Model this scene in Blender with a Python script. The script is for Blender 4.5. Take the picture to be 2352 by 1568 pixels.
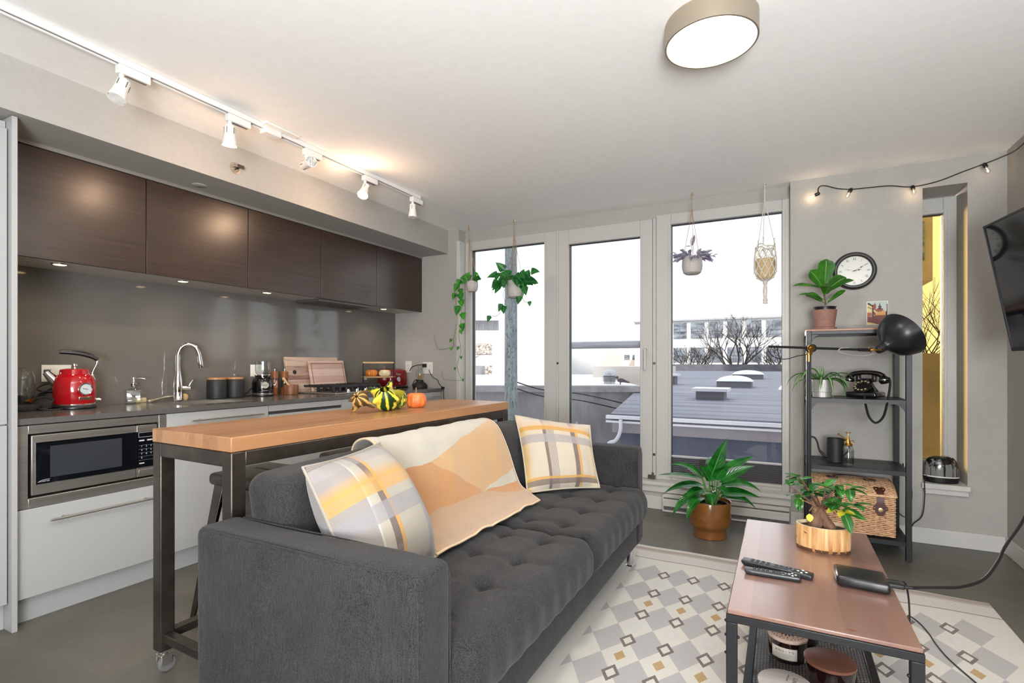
import bpy, math, random
from mathutils import Vector, Matrix
from math import sin, cos, pi, radians, sqrt, exp
for o in list(bpy.data.objects): bpy.data.objects.remove(o)
S = bpy.context.scene
COL = S.collection
random.seed(7)

# ---------------------------------------------------------------- camera, world, lights, exposure
cam_d = bpy.data.cameras.new('camera'); cam = bpy.data.objects.new('camera', cam_d); COL.objects.link(cam)
cam.location = (0, 0, 1.14); cam.rotation_euler = (pi/2, 0, radians(27.54))
cam_d.sensor_width = 36; cam_d.lens = 36*1187/2352; cam_d.shift_y = 50/2352
cam_d.clip_start = 0.03; cam_d.clip_end = 300
S.camera = cam
S.view_settings.view_transform = 'Standard'; S.view_settings.look = 'None'
S.view_settings.exposure = 0.72; S.view_settings.gamma = 1.0; S.view_settings.use_curve_mapping = False
W = bpy.data.worlds.new('sky'); S.world = W; W.use_nodes = True
W.node_tree.nodes['Background'].inputs[0].default_value = (0.90, 0.95, 1.0, 1)
W.node_tree.nodes['Background'].inputs[1].default_value = 1.12

def light(name, kind, loc, energy, color=(1, 1, 1), rot=(0, 0, 0), **k):
    d = bpy.data.lights.new(name, kind); d.energy = energy; d.color = color
    for a, b in k.items(): setattr(d, a, b)
    o = bpy.data.objects.new(name, d); COL.objects.link(o); o.location = loc; o.rotation_euler = rot
    return o
WARM = (1.0, 0.80, 0.58)
light('sun', 'SUN', (0, -10, 12), 2.9, (1, 0.95, 0.88), (radians(50), 0, radians(28)), angle=radians(2))
# added fill light behind the camera, no window stands there
light('rear_fill', 'AREA', (.62, -2.3, 1.35), 20, (0.90, 0.95, 1.0), Vector((-.3, 1, 0)).to_track_quat('-Z', 'Y').to_euler(), shape='RECTANGLE', size=1.0, size_y=1.9)
# added fill light behind the camera, aimed up to brighten the ceiling
light('ceiling_fill', 'AREA', (.60, -1.3, 1.1), 138, (0.95, 0.98, 1.0), Vector((-.30, .52, .80)).to_track_quat('-Z', 'Y').to_euler(), shape='RECTANGLE', size=.9, size_y=1.3)
# the round ceiling fixture
light('ceiling_fixture_light', 'AREA', (-0.235, 2.06, 2.325), 9, (1.0, 0.92, 0.82), (0, 0, 0), shape='DISK', size=0.31)
# added spot outside the amber pane, puts the warm glow on the jamb
light('jamb_fill_spot', 'SPOT', (-1.7, 10.4, 2.1), 10000, (1.0, 0.80, 0.74), (Vector((2.65,-6.1,-.85))).to_track_quat('-Z','Y').to_euler(), shadow_soft_size=1.3, spot_size=radians(13), spot_blend=.3)

# ---------------------------------------------------------------- mesh helpers
def vadd(a, b): return (a[0]+b[0], a[1]+b[1], a[2]+b[2])
def lerp(a, b, t): return a+(b-a)*t
def vl(a, b, t): return tuple(lerp(x, y, t) for x, y in zip(a, b))

class MB:
    def __init__(s): s.v = []; s.f = []; s.m = []; s.uv = {}
    def add(s, vs, fs, m=0, uv=None):
        n = len(s.v); s.v += [tuple(x) for x in vs]
        if uv:
            for i, t in enumerate(uv): s.uv[n+i] = t
        for f in fs: s.f.append(tuple(n+i for i in f)); s.m.append(m)
        return s
    def box(s, x0, x1, y0, y1, z0, z1, m=0):
        return s.add([(x0,y0,z0),(x1,y0,z0),(x1,y1,z0),(x0,y1,z0),(x0,y0,z1),(x1,y0,z1),(x1,y1,z1),(x0,y1,z1)],
                     [(0,3,2,1),(4,5,6,7),(0,1,5,4),(1,2,6,5),(2,3,7,6),(3,0,4,7)], m)
    def bar(s, p, q, w, h, up=(0,0,1), m=0):
        p = Vector(p); q = Vector(q); d = (q-p).normalized(); u = Vector(up)
        if abs(d.dot(u)) > .98: u = Vector((0,1,0))
        r = d.cross(u).normalized(); u = r.cross(d)
        c = [(-w/2,-h/2),(w/2,-h/2),(w/2,h/2),(-w/2,h/2)]
        vs = [p+r*a+u*b for a,b in c]+[q+r*a+u*b for a,b in c]
        return s.add(vs, [(0,1,2,3),(7,6,5,4),(0,4,5,1),(1,5,6,2),(2,6,7,3),(3,7,4,0)], m)
    def tube(s, pts, r, n=8, m=0, closed=False, cap=True):
        P = [Vector(p) for p in pts]; k = len(P)
        R = r if isinstance(r, (list, tuple)) else [r]*k
        nv = None; rings = []
        for i in range(k):
            a = P[(i-1) % k] if (closed or i > 0) else P[i]; b = P[(i+1) % k] if (closed or i < k-1) else P[i]
            t = (b-a).normalized() if (b-a).length > 1e-9 else Vector((0,0,1))
            if nv is None:
                h = Vector((0,0,1)) if abs(t.z) < .9 else Vector((1,0,0))
                nv = t.cross(h).normalized()
            else:
                nv = (nv-t*nv.dot(t)); nv = nv.normalized() if nv.length > 1e-6 else t.orthogonal().normalized()
            b2 = t.cross(nv)
            rings.append([P[i]+(nv*cos(2*pi*j/n)+b2*sin(2*pi*j/n))*R[i] for j in range(n)])
        vs = [v for g in rings for v in g]; fs = []
        for i in range(k if closed else k-1):
            a = i*n; b = ((i+1) % k)*n
            for j in range(n): fs.append((a+j, a+(j+1) % n, b+(j+1) % n, b+j))
        if cap and not closed: fs.append(tuple(reversed(range(n)))); fs.append(tuple(range((k-1)*n, k*n)))
        return s.add(vs, fs, m)
    def cyl(s, p, q, r0, r1=None, n=24, m=0): return s.tube([p, q], [r0, r0 if r1 is None else r1], n, m)
    def lathe(s, prof, n=32, c=(0,0,0), m=0, mat=None, sx=1, sy=1, cap=True):
        vs = []; fs = []; k = len(prof)
        if k == 2 and min(prof[0][0], prof[1][0]) < 2e-5: cap = False
        for r, z in prof:
            for j in range(n):
                p = Vector((r*cos(2*pi*j/n)*sx, r*sin(2*pi*j/n)*sy, z))
                if mat is not None: p = mat @ p
                vs.append((p.x+c[0], p.y+c[1], p.z+c[2]))
        for i in range(k-1):
            for j in range(n): fs.append((i*n+j, i*n+(j+1) % n, (i+1)*n+(j+1) % n, (i+1)*n+j))
        if cap and prof[0][0] > 1e-5: fs.append(tuple(reversed(range(n))))
        if cap and prof[-1][0] > 1e-5: fs.append(tuple(range((k-1)*n, k*n)))
        return s.add(vs, fs, m)
    def ball(s, c, r, n=14, m=0, sc=(1,1,1)):
        pr = [(max(1e-6, r*sin(pi*i/n)), -r*cos(pi*i/n)) for i in range(n+1)]
        return s.lathe(pr, n*2, c, m, Matrix.Diagonal((sc[0], sc[1], sc[2])))
    def grid(s, fn, nu, nv, m=0, cu=False, cv=False, uv=True):
        vs = []; fs = []; U = []
        au = nu if cu else nu+1; av = nv if cv else nv+1
        for i in range(au):
            for j in range(av):
                vs.append(fn(i/nu, j/nv)); U.append((i/nu, j/nv))
        for i in range(nu):
            for j in range(nv):
                a = i*av+j; b = ((i+1) % au)*av+j; j2 = (j+1) % av
                fs.append((a, b, ((i+1) % au)*av+j2, i*av+j2))
        return s.add(vs, fs, m, U if uv else None)
    def prism(s, poly, d0, d1, plane='xy', m=0):
        def mk(a, b, d): return {'xy': (a,b,d), 'xz': (a,d,b), 'yz': (d,a,b)}[plane]
        n = len(poly); vs = [mk(a,b,d0) for a,b in poly]+[mk(a,b,d1) for a,b in poly]
        fs = [tuple(reversed(range(n))), tuple(range(n, 2*n))]+[(i, (i+1) % n, n+(i+1) % n, n+i) for i in range(n)]
        return s.add(vs, fs, m)
    def rbox(s, x0, x1, y0, y1, z0, z1, r, n=(4,4,4), fn=None, m=0, rs=3):
        """box with rounded edges, gridded so fn can push the surface about"""
        def axis(a, b, k):
            e = [a+r*(1-cos(pi/2*i/rs)) for i in range(rs)]
            return e+[lerp(a+r, b-r, i/k) for i in range(k+1)]+[b-(t-a) for t in reversed(e)]
        ax = axis(x0,x1,n[0]); ay = axis(y0,y1,n[1]); az = axis(z0,z1,n[2])
        cl = lambda t, a, b: min(max(t, a+r), b-r)
        idx = {}; vs = []
        def vid(p):
            k = tuple(round(c*1e6) for c in p)
            if k not in idx:
                q = Vector((cl(p[0],x0,x1), cl(p[1],y0,y1), cl(p[2],z0,z1))); d = Vector(p)-q
                w = q+d.normalized()*r if d.length > 1e-9 else Vector(p)
                nn = d.normalized() if d.length > 1e-9 else Vector((0,0,0))
                if fn: w = Vector(fn(w.x, w.y, w.z, nn))
                idx[k] = len(vs); vs.append(w)
            return idx[k]
        fs = []
        def face(A, B, mk, flip):
            for i in range(len(A)-1):
                for j in range(len(B)-1):
                    q = [vid(mk(A[i],B[j])), vid(mk(A[i+1],B[j])), vid(mk(A[i+1],B[j+1])), vid(mk(A[i],B[j+1]))]
                    if len(set(q)) == 4: fs.append(tuple(reversed(q)) if flip else tuple(q))
        face(ax, ay, lambda a,b: (a,b,z0), True); face(ax, ay, lambda a,b: (a,b,z1), False)
        face(ax, az, lambda a,b: (a,y0,b), False); face(ax, az, lambda a,b: (a,y1,b), True)
        face(ay, az, lambda a,b: (x0,a,b), True); face(ay, az, lambda a,b: (x1,a,b), False)
        return s.add(vs, fs, m)
    def leaf(s, base, d, L, w, up=(0,0,1), droop=.3, cup=.15, shape='oval', m=0, nl=7, roll=0):
        """a leaf blade from base along d, bending down by droop, cupped about its midrib"""
        d = Vector(d).normalized(); up = Vector(up); sd = d.cross(up)
        sd = sd.normalized() if sd.length > 1e-4 else Vector((1,0,0)); nrm = sd.cross(d)
        if roll: rm = Matrix.Rotation(roll, 3, d); sd = rm @ sd; nrm = rm @ nrm
        base = Vector(base); vs = []; U = []; fs = []; p = base.copy(); dd = d.copy()
        for i in range(nl+1):
            t = i/nl
            if shape == 'oval': wd = w*sin(pi*min(1, t**.85))**.8
            elif shape == 'lance': wd = w*(sin(pi*t**.7)**.9)*(1-.25*t)
            elif shape == 'heart': wd = w*min(1, (t/.18)**.5 if t > 0 else 0)*(1-t**1.6)*1.05
            elif shape == 'fiddle': wd = w*(.25+.75*t**.8)*(1-t**7)
            else: wd = w*min(1, .45+t)*(1-t**2.2)
            wd = max(wd, w*.015)/2
            for j in range(-2, 3):
                a = j/2; vs.append(p+sd*(a*wd)+nrm*(abs(a)**1.3*wd*cup*2)); U.append((.5+a/2, t))
            dd = (dd+Vector((0,0,-1))*droop*(.4+t)/nl).normalized(); p = p+dd*(L/nl)
            nrm = sd.cross(dd)
        for i in range(nl):
            for j in range(4):
                a = i*5+j; fs.append((a, a+1, a+6, a+5))
        return s.add(vs, fs, m, U)
    def build(s, name, mats, parent=None, smooth=38, bevel=0, seg=2, sub=0, solid=0):
        me = bpy.data.meshes.new(name)
        o = bpy.data.objects.new(name, me); COL.objects.link(o)
        org = ORG.get(parent.name, (0,0,0)) if parent else (0,0,0)
        if parent is None and s.v:
            k = len(s.v); xs, ys, zs = zip(*s.v)
            org = ((min(xs)+max(xs))/2, (min(ys)+max(ys))/2, min(zs))
            if s.keep: org = (0,0,0)
            o.location = org
        me.from_pydata([(a-org[0], b-org[1], c-org[2]) for a,b,c in s.v], [], s.f)
        if s.uv:
            L = me.uv_layers.new(name='UVMap')
            for lp in me.loops:
                if lp.vertex_index in s.uv: L.data[lp.index].uv = s.uv[lp.vertex_index]
        for mt in (mats if isinstance(mats, (list, tuple)) else [mats]): me.materials.append(mt)
        me.polygons.foreach_set('material_index', s.m)
        if smooth:
            me.polygons.foreach_set('use_smooth', [True]*len(me.polygons)); me.set_sharp_from_angle(angle=radians(smooth))
        me.update()
        if parent: o.parent = parent; ORG[o.name] = org
        if solid: md = o.modifiers.new('s', 'SOLIDIFY'); md.thickness = solid; md.offset = 0
        if bevel: md = o.modifiers.new('b', 'BEVEL'); md.width = bevel; md.segments = seg; md.limit_method = 'ANGLE'; md.angle_limit = radians(40); md.harden_normals = False
        if sub: md = o.modifiers.new('u', 'SUBSURF'); md.levels = sub; md.render_levels = sub
        return o
    keep = False
ORG = {}
def tag(o, label, cat, group=None, kind=None):
    o['label'] = label; o['category'] = cat
    if group: o['group'] = group
    if kind: o['kind'] = kind
    return o
def thing(name, label, cat, loc, rz=0, group=None, world=True, rot=None):
    """Empty at the thing's base. world=True: parts are written in world coordinates."""
    o = bpy.data.objects.new(name, None); COL.objects.link(o); o.location = loc
    o.empty_display_size = .05
    o.rotation_euler = rot if rot else (0, 0, rz)
    ORG[o.name] = tuple(loc) if world else (0,0,0)
    return tag(o, label, cat, group)
def attach(o, root):
    """make a part, written in world coordinates, a child of a turned root"""
    o.parent = root; o.matrix_parent_inverse = Matrix.LocRotScale(root.location, root.rotation_euler, None).inverted(); return o
def struct(o): o['kind'] = 'structure'; return o
def dup(root, loc, rz=None, label=None, group=None):
    r = root.copy(); COL.objects.link(r); r.location = loc
    if rz is not None: r.rotation_euler = (0, 0, rz)
    if label: r['label'] = label
    if group: r['group'] = group
    for ch in list(root.children):
        c = ch.copy(); COL.objects.link(c); c.parent = r
        for g in list(ch.children):
            d = g.copy(); COL.objects.link(d); d.parent = c
    return r
def smoothpts(pts, k=6, closed=False):
    """Catmull-Rom through pts"""
    P = [Vector(p) for p in pts]; n = len(P); out = []
    for i in range(n if closed else n-1):
        g = lambda j: P[j % n] if closed else P[min(max(j, 0), n-1)]
        a, b, c, d = g(i-1), g(i), g(i+1), g(i+2)
        for q in range(k):
            t = q/k
            out.append(.5*((2*b)+(c-a)*t+(2*a-5*b+4*c-d)*t*t+(3*b-a-3*c+d)*t**3))
    if not closed: out.append(P[-1])
    return out
def text(name, body, size, mt, parent, loc, rot, ext=.0003, align='CENTER', sx=1):
    cu = bpy.data.curves.new(name, 'FONT'); cu.body = body; cu.size = size; cu.extrude = ext
    cu.align_x = align; cu.align_y = 'CENTER'; cu.resolution_u = 2
    t = bpy.data.objects.new('t', cu); COL.objects.link(t)
    me = bpy.data.meshes.new_from_object(t.evaluated_get(bpy.context.evaluated_depsgraph_get()))
    bpy.data.objects.remove(t); me.name = name
    o = bpy.data.objects.new(name, me); COL.objects.link(o); me.materials.clear(); me.materials.append(mt)
    org = ORG.get(parent.name, (0,0,0)) if parent else (0,0,0)
    o.location = (loc[0]-org[0], loc[1]-org[1], loc[2]-org[2]); o.rotation_euler = rot; o.scale = (sx, 1, 1)
    if parent: o.parent = parent
    return o

# ---------------------------------------------------------------- materials
def lin(c): return tuple((x/255/12.92 if x/255 <= .04045 else ((x/255+.055)/1.055)**2.4) for x in c)+(1,)
class G:
    """small node-graph writer"""
    def __init__(s, name):
        s.mt = bpy.data.materials.new(name); s.mt.use_nodes = True; s.t = s.mt.node_tree; s.N = s.t.nodes
        s.b = s.N['Principled BSDF']; s.out = s.N['Material Output']
    def link(s, a, b): s.t.links.new(a, b)
    def put(s, sock, v):
        if isinstance(v, (int, float)): sock.default_value = v
        elif isinstance(v, tuple): sock.default_value = v
        else: s.link(v, sock)
    def m(s, op, a, b=0, c=None):
        n = s.N.new('ShaderNodeMath'); n.operation = op; s.put(n.inputs[0], a); s.put(n.inputs[1], b)
        if c is not None: s.put(n.inputs[2], c)
        return n.outputs[0]
    def mix(s, f, a, b, mode='MIX'):
        n = s.N.new('ShaderNodeMix'); n.data_type = 'RGBA'; n.blend_type = mode
        s.put(n.inputs[0], f); s.put(n.inputs[6], a); s.put(n.inputs[7], b); return n.outputs[2]
    def co(s, which='Object', scale=(1,1,1)):
        n = s.N.new('ShaderNodeTexCoord'); o = n.outputs[which]
        if scale != (1,1,1):
            p = s.N.new('ShaderNodeMapping'); s.link(o, p.inputs[0]); p.inputs['Scale'].default_value = scale; o = p.outputs[0]
        return o
    def xyz(s, v):
        n = s.N.new('ShaderNodeSeparateXYZ'); s.link(v, n.inputs[0]); return n.outputs
    def noise(s, v, scale, detail=3, rough=.55, dist=0):
        n = s.N.new('ShaderNodeTexNoise'); s.link(v, n.inputs['Vector']); n.inputs['Scale'].default_value = scale
        n.inputs['Detail'].default_value = detail; n.inputs['Roughness'].default_value = rough; n.inputs['Distortion'].default_value = dist
        return n.outputs['Fac']
    def white(s, v):
        n = s.N.new('ShaderNodeTexWhiteNoise'); n.noise_dimensions = '1D'; s.put(n.inputs['W'], v); return n.outputs['Value']
    def ramp(s, f, stops):
        n = s.N.new('ShaderNodeValToRGB'); s.put(n.inputs[0], f); e = n.color_ramp.elements
        e[0].position, e[0].color = stops[0]; e[1].position, e[1].color = stops[-1]
        for p, c in stops[1:-1]: x = e.new(p); x.color = c
        return n.outputs[0]
    def band(s, x, a, b): return s.m('MULTIPLY', s.m('GREATER_THAN', x, a), s.m('LESS_THAN', x, b))
    def bump(s, h, st=.3, d=.002):
        n = s.N.new('ShaderNodeBump'); s.put(n.inputs['Height'], h); n.inputs['Strength'].default_value = st; n.inputs['Distance'].default_value = d
        s.link(n.outputs[0], s.b.inputs['Normal'])
    def p(s, col=None, rough=None, metal=None, spec=None, trans=None, ior=None, coat=None, cr=None, sheen=None, alpha=None, em=None, es=None):
        for k, v in (('Base Color',col),('Roughness',rough),('Metallic',metal),('Specular IOR Level',spec),('Transmission Weight',trans),('IOR',ior),
                     ('Coat Weight',coat),('Coat Roughness',cr),('Sheen Weight',sheen),('Alpha',alpha),('Emission Color',em),('Emission Strength',es)):
            if v is not None: s.put(s.b.inputs[k], v)
        return s
def M(name, rgb, rough=.5, metal=0, **k):
    g = G(name); g.p(lin(rgb), rough, metal, **k); return g.mt
def MN(name, a, b, scale, rough=.5, metal=0, st=(1,1,1), bump=0, bd=.002, detail=4, lo=.35, hi=.65, dist=0, **k):
    g = G(name); v = g.co('Object', st); n = g.noise(v, scale, detail, .6, dist)
    g.p(g.ramp(n, [(lo, lin(a)), (hi, lin(b))]), rough, metal, **k)
    if bump: g.bump(n, bump, bd)
    return g.mt
def fabric(name, a, b, scale=900, bump=.25, big=None, rough=.95):
    g = G(name); v = g.co(); n = g.noise(v, scale*.35, 2, .7); n2 = g.noise(v, 9, 3)
    vx = g.noise(g.co('Object', (1, 1, .12)), scale*.25, 2, .7)
    f = g.m('ADD', g.m('MULTIPLY', n, .6), g.m('ADD', g.m('MULTIPLY', n2, .15), g.m('MULTIPLY', vx, .25)))
    g.p(g.ramp(f, [(.38, lin(a)), (.64, lin(b))]), rough, spec=.2, sheen=.08); g.bump(n, bump, .0015); return g.mt
def wood(name, cols, along='y', stave=.04, off=0, rough=.42, grain=6, across='x', **k):
    """planks along one axis, each its own tone, with stretched grain"""
    g = G(name); v = g.co(); X = g.xyz(v); ix = 'xyz'.index(across)
    st = [1,1,1]; st['xyz'.index(along)] = .06
    gr = g.noise(g.co('Object', tuple(st)), grain*10, 5, .6, .6)
    if stave:
        cell = g.m('FLOOR', g.m('DIVIDE', g.m('ADD', X[ix], off), stave)); rnd = g.white(cell)
        f = g.m('ADD', g.m('MULTIPLY', rnd, .6), g.m('MULTIPLY', gr, .45))
    else: f = gr
    n = len(cols)
    lo, hi = (.1, .95) if stave else (.3, .7)
    g.p(g.ramp(f, [(lerp(lo, hi, i/(n-1)), lin(c)) for i, c in enumerate(cols)]), rough, **k); g.bump(gr, .08, .001)
    return g.mt
def glass(name, tint=(1,1,1), refl=.7, rough=.0):
    """thin clear pane: straight-through with a fresnel reflection"""
    g = G(name); g.N.remove(g.b)
    tr = g.N.new('ShaderNodeBsdfTransparent'); tr.inputs[0].default_value = tint+(1,)
    gl = g.N.new('ShaderNodeBsdfGlossy'); gl.inputs['Roughness'].default_value = rough
    lw = g.N.new('ShaderNodeLayerWeight'); lw.inputs[0].default_value = .5
    sch = g.m('ADD', .04, g.m('MULTIPLY', .96, g.m('POWER', lw.outputs['Facing'], 5)))
    mx = g.N.new('ShaderNodeMixShader'); g.link(g.m('MULTIPLY', sch, refl), mx.inputs[0])
    g.link(tr.outputs[0], mx.inputs[1]); g.link(gl.outputs[0], mx.inputs[2]); g.link(mx.outputs[0], g.out.inputs[0])
    return g.mt
def emit(name, rgb, s):
    g = G(name); g.p(lin(rgb), .5, em=lin(rgb), es=s); return g.mt
def leafmat(name, dark, light_, rib=None, stripe=None, rough=.35, tl=.25):
    g = G(name); uv = g.xyz(g.co('UV')); n = g.noise(g.co(), 14, 3)
    c = g.ramp(n, [(.35, lin(dark)), (.65, lin(light_))])
    a = g.m('ABSOLUTE', g.m('SUBTRACT', uv[0], .5))
    if stripe: c = g.mix(g.m('GREATER_THAN', a, stripe[1]) if stripe[1] > 0 else g.m('LESS_THAN', a, -stripe[1]), c, lin(stripe[0]))
    if rib: c = g.mix(g.m('LESS_THAN', a, .035), c, lin(rib))
    vein = g.m('SINE', g.m('ADD', g.m('MULTIPLY', uv[1], 55), g.m('MULTIPLY', a, -40)))
    g.p(c, rough, spec=.5); g.bump(vein, .12, .002)
    t = g.N.new('ShaderNodeBsdfTranslucent'); g.link(c, t.inputs[0]); mx = g.N.new('ShaderNodeMixShader'); mx.inputs[0].default_value = tl
    g.link(g.b.outputs[0], mx.inputs[1]); g.link(t.outputs[0], mx.inputs[2]); g.link(mx.outputs[0], g.out.inputs[0])
    return g.mt
def meshmat(name, rgb, px, py, open_, ax=(0,1)):
    """expanded metal: diamond openings cut by alpha"""
    g = G(name); X = g.xyz(g.co())
    fx = g.m('PINGPONG', g.m('DIVIDE', X[ax[0]], px), .5); fy = g.m('PINGPONG', g.m('DIVIDE', X[ax[1]], py), .5)
    d = g.m('ADD', fx, fy)     # 0..1, diamonds round 0 and 1
    hole = g.m('GREATER_THAN', g.m('ABSOLUTE', g.m('SUBTRACT', d, .5)), .5-open_)
    g.p(lin(rgb), .4, .3, alpha=g.m('SUBTRACT', 1, hole)); return g.mt

PAINT = MN('wall_paint', (166,163,158), (170,167,162), 30, .85, bump=.03, bd=.001)
CEIL = MN('ceiling_paint', (243,242,240), (246,245,243), 20, .9)
WHITE = M('white_trim_paint', (196,194,189), .45)
VINYL = M('white_vinyl_frame', (184,182,178), .4)
CAB = M('white_cabinet_laminate', (172,172,171), .4)
BLK = M('black_powder_coat', (26,27,29), .45, .2)
BLKP = M('black_plastic', (18,18,19), .35)
BLKM = M('black_matte_ceramic', (30,31,32), .55)
CHROME = M('chrome', (225,225,228), .06, 1)
STEEL = MN('brushed_steel', (168,163,156), (186,181,174), 60, .36, .85, st=(1,.03,1))
BRASS = M('brass', (212,168,88), .25, 1)
RUBBER = M('black_rubber', (22,22,22), .7)
PLATE = M('white_outlet_plastic', (228,226,220), .4)
SOIL = MN('potting_soil', (52,40,32), (92,74,58), 120, .95, bump=.8, bd=.004)
GLASS = glass('clear_glass')
CLEAR = glass('jar_glass', (.93,.95,.95), 1.6)
INK = M('black_ink', (40,38,38), .6)
CORD = M('black_cord', (20,20,21), .5)
# ---------------------------------------------------------------- the room
def conc():
    g = G('polished_concrete'); v = g.co(); n = g.noise(v, 1.3, 6, .62, .8); n2 = g.noise(v, 160, 3, .7)
    c = g.ramp(n, [(.3, lin((82,79,72))), (.5, lin((97,94,86))), (.72, lin((116,112,104)))])
    c = g.mix(g.m('MULTIPLY', n2, .28), c, lin((70,66,60)))
    g.p(c, g.m('ADD', .3, g.m('MULTIPLY', n2, .18)), spec=.45); g.bump(n2, .05, .001); return g.mt
struct(MB().box(-3.7, 1.4, -2.6, 4.45, -.06, 0).build('floor', conc()))
struct(MB().box(-3.7, 1.4, -2.6, 4.45, 2.415, 2.5).build('ceiling', CEIL))
struct(MB().box(-3.7, -3.5, -2.6, 4.12, 0, 2.415).build('wall_left', PAINT))
struct(MB().box(1.2, 1.4, -2.6, 4.12, 0, 2.415).build('wall_right', PAINT))
struct(MB().box(-3.5, 1.2, -2.6, -2.45, 0, 2.415).build('wall_rear', PAINT))
wb = MB()
wb.box(-3.7, -2.72, 4.12, 4.42, 0, 2.415)
wb.box(-2.72, .055, 4.24, 4.42, 2.325, 2.415); wb.box(-2.72, .055, 4.222, 4.24, 2.302, 2.345)
wb.box(-2.72, .055, 4.12, 4.42, 0, .185)
wb.box(.055, .795, 4.12, 4.42, 0, 2.415); wb.box(1.016, 1.4, 4.12, 4.42, 0, 2.415)
wb.box(.795, 1.016, 4.12, 4.42, 2.253, 2.415); wb.box(.795, 1.016, 4.12, 4.42, 0, .345)
struct(wb.build('wall_back', PAINT))
struct(MB().box(-3.5, -2.84, -2.45, 4.12, 2.19, 2.415).build('trim_1', PAINT))                 # dropped soffit over the kitchen
struct(MB().box(-2.738, -2.70, 4.105, 4.20, .2, 2.30).build('trim_2', WHITE, bevel=.003))       # left window casing
st = MB(); st.box(-2.72, .06, 4.085, 4.2, .19, .215); st.box(-2.72, .06, 4.105, 4.12, .135, .19)
struct(st.build('trim_3', WHITE, bevel=.003))                                                   # long window stool and apron
sl = MB(); sl.box(.787, 1.026, 4.09, 4.4, .352, .384); sl.box(.8, 1.02, 4.104, 4.12, .318, .352)
struct(sl.build('trim_4', WHITE, bevel=.003))                                                   # narrow window sill
struct(MB().box(.055, 1.2, 4.106, 4.12, 0, .1).build('baseboard_back', WHITE, bevel=.003))
struct(MB().box(1.186, 1.2, -2.45, 4.106, 0, .1).build('baseboard_right', WHITE, bevel=.003))
struct(MB().box(-3.5, -.812, 4.106, 4.12, 0, .1).build('baseboard_window', WHITE, bevel=.003))
struct(MB().box(-30, 1.4, -9, 4.42, 2.52, 9).build('wall_upper', PAINT))  # unseen storeys above, height set by the shadow they throw outside
struct(MB().box(1.5, 11.8, -9, 4.42, -3.9, 26).build('sun_blocker', PAINT))                          # unseen block, added so its shadow covers the roofs next door

# windows -------------------------------------------------------------------------------
def frame(mb, x0, x1, z0, z1, gx0, gx1, gz0, gz1, y0, y1):
    mb.box(x0, gx0, y0, y1, z0, z1); mb.box(gx1, x1, y0, y1, z0, z1)
    mb.box(gx0, gx1, y0, y1, gz1, z1); mb.box(gx0, gx1, y0, y1, z0, gz0); return mb
SPACER = M('black_glazing_gasket', (40,42,46), .5)
def window(name, x0, x1, z0, z1, gx0, gx1, gz0, gz1, y0=4.2, y1=4.28, pane=GLASS):
    r = struct(frame(MB(), x0, x1, z0, z1, gx0, gx1, gz0, gz1, y0, y1).build(name, VINYL, bevel=.004))
    c = r.location; ORG[r.name] = tuple(c)
    frame(MB(), gx0-.004, gx1+.004, gz0-.004, gz1+.004, gx0+.003, gx1-.003, gz0+.003, gz1-.004, y0+.018, y0+.06).build('glazing_gasket', SPACER, r)
    frame(MB(), gx0-.02, gx1+.02, gz0-.02, gz1+.02, gx0-.003, gx1+.003, gz0-.003, gz1+.003, y0-.006, y0).build('glazing_bead', VINYL, r, bevel=.002)
    MB().box(gx0, gx1, y0+.036, y0+.042, gz0, gz1).build('pane', pane, r)
    return r
w1 = window('window_1', -2.70, -1.752, .215, 2.302, -2.626, -1.868, .30, 2.215)
w2 = window('window_2', -.89, .055, .215, 2.322, -.774, .003, .262, 2.235)
d1 = window('door_1', -1.724, -.916, .218, 2.295, -1.629, -1.015, .34, 2.165, 4.185, 4.26)
mu = MB(); mu.box(-1.751, -1.725, 4.195, 4.27, .215, 2.302); mu.box(-.915, -.891, 4.195, 4.27, .215, 2.302)
struct(mu.build('trim_5', VINYL, bevel=.003))
bl = MB()
for i in range(9): bl.box(-.77, 0, 4.222, 4.2285, .266+i*.0145, .279+i*.0145)
bl.build('folded_blind', M('dark_pleated_blind', (58,55,54), .7), w2, bevel=.002)
MB().box(-.773, .002, 4.215, 4.235, .400, .412).build('blind_rail', VINYL, w2, bevel=.002)
hn = MB(); hn.tube(smoothpts([(-.965,4.188,1.25),(-.965,4.15,1.245),(-.965,4.142,1.2),(-.965,4.142,1.08)],5), [.011]*15+[.008], 10)
hn.box(-.982, -.948, 4.178, 4.186, 1.19, 1.29); hn.build('door_handle', VINYL, d1, bevel=.002)
for z in (1.14, .41):
    for nm, xx, pr in (('lock_screw', -.904, None),):
        MB().cyl((xx, 4.194, z), (xx, 4.188, z), .011, .009, 14).build('lock_screw', M('aged_steel', (120,112,104), .35, 1), d1)
MB().cyl((-1.738, 4.194, 1.14), (-1.738, 4.188, 1.14), .011, .009, 14).build('lock_screw', bpy.data.materials['aged_steel'], d1)
hb = MB(); hb.box(-.948, -.89, 4.165, 4.186, .222, .25); hb.cyl((-.91,4.172,.22),(-.91,4.172,.27),.008); hb.build('hinge', bpy.data.materials['aged_steel'], d1, bevel=.002)
AMBER = glass('amber_film_glass', (1.0, .89, .56), .6)
w3 = window('window_3', .795, 1.016, .384, 2.235, .802, .945, .50, 2.13, 4.335, 4.39, AMBER)

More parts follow.
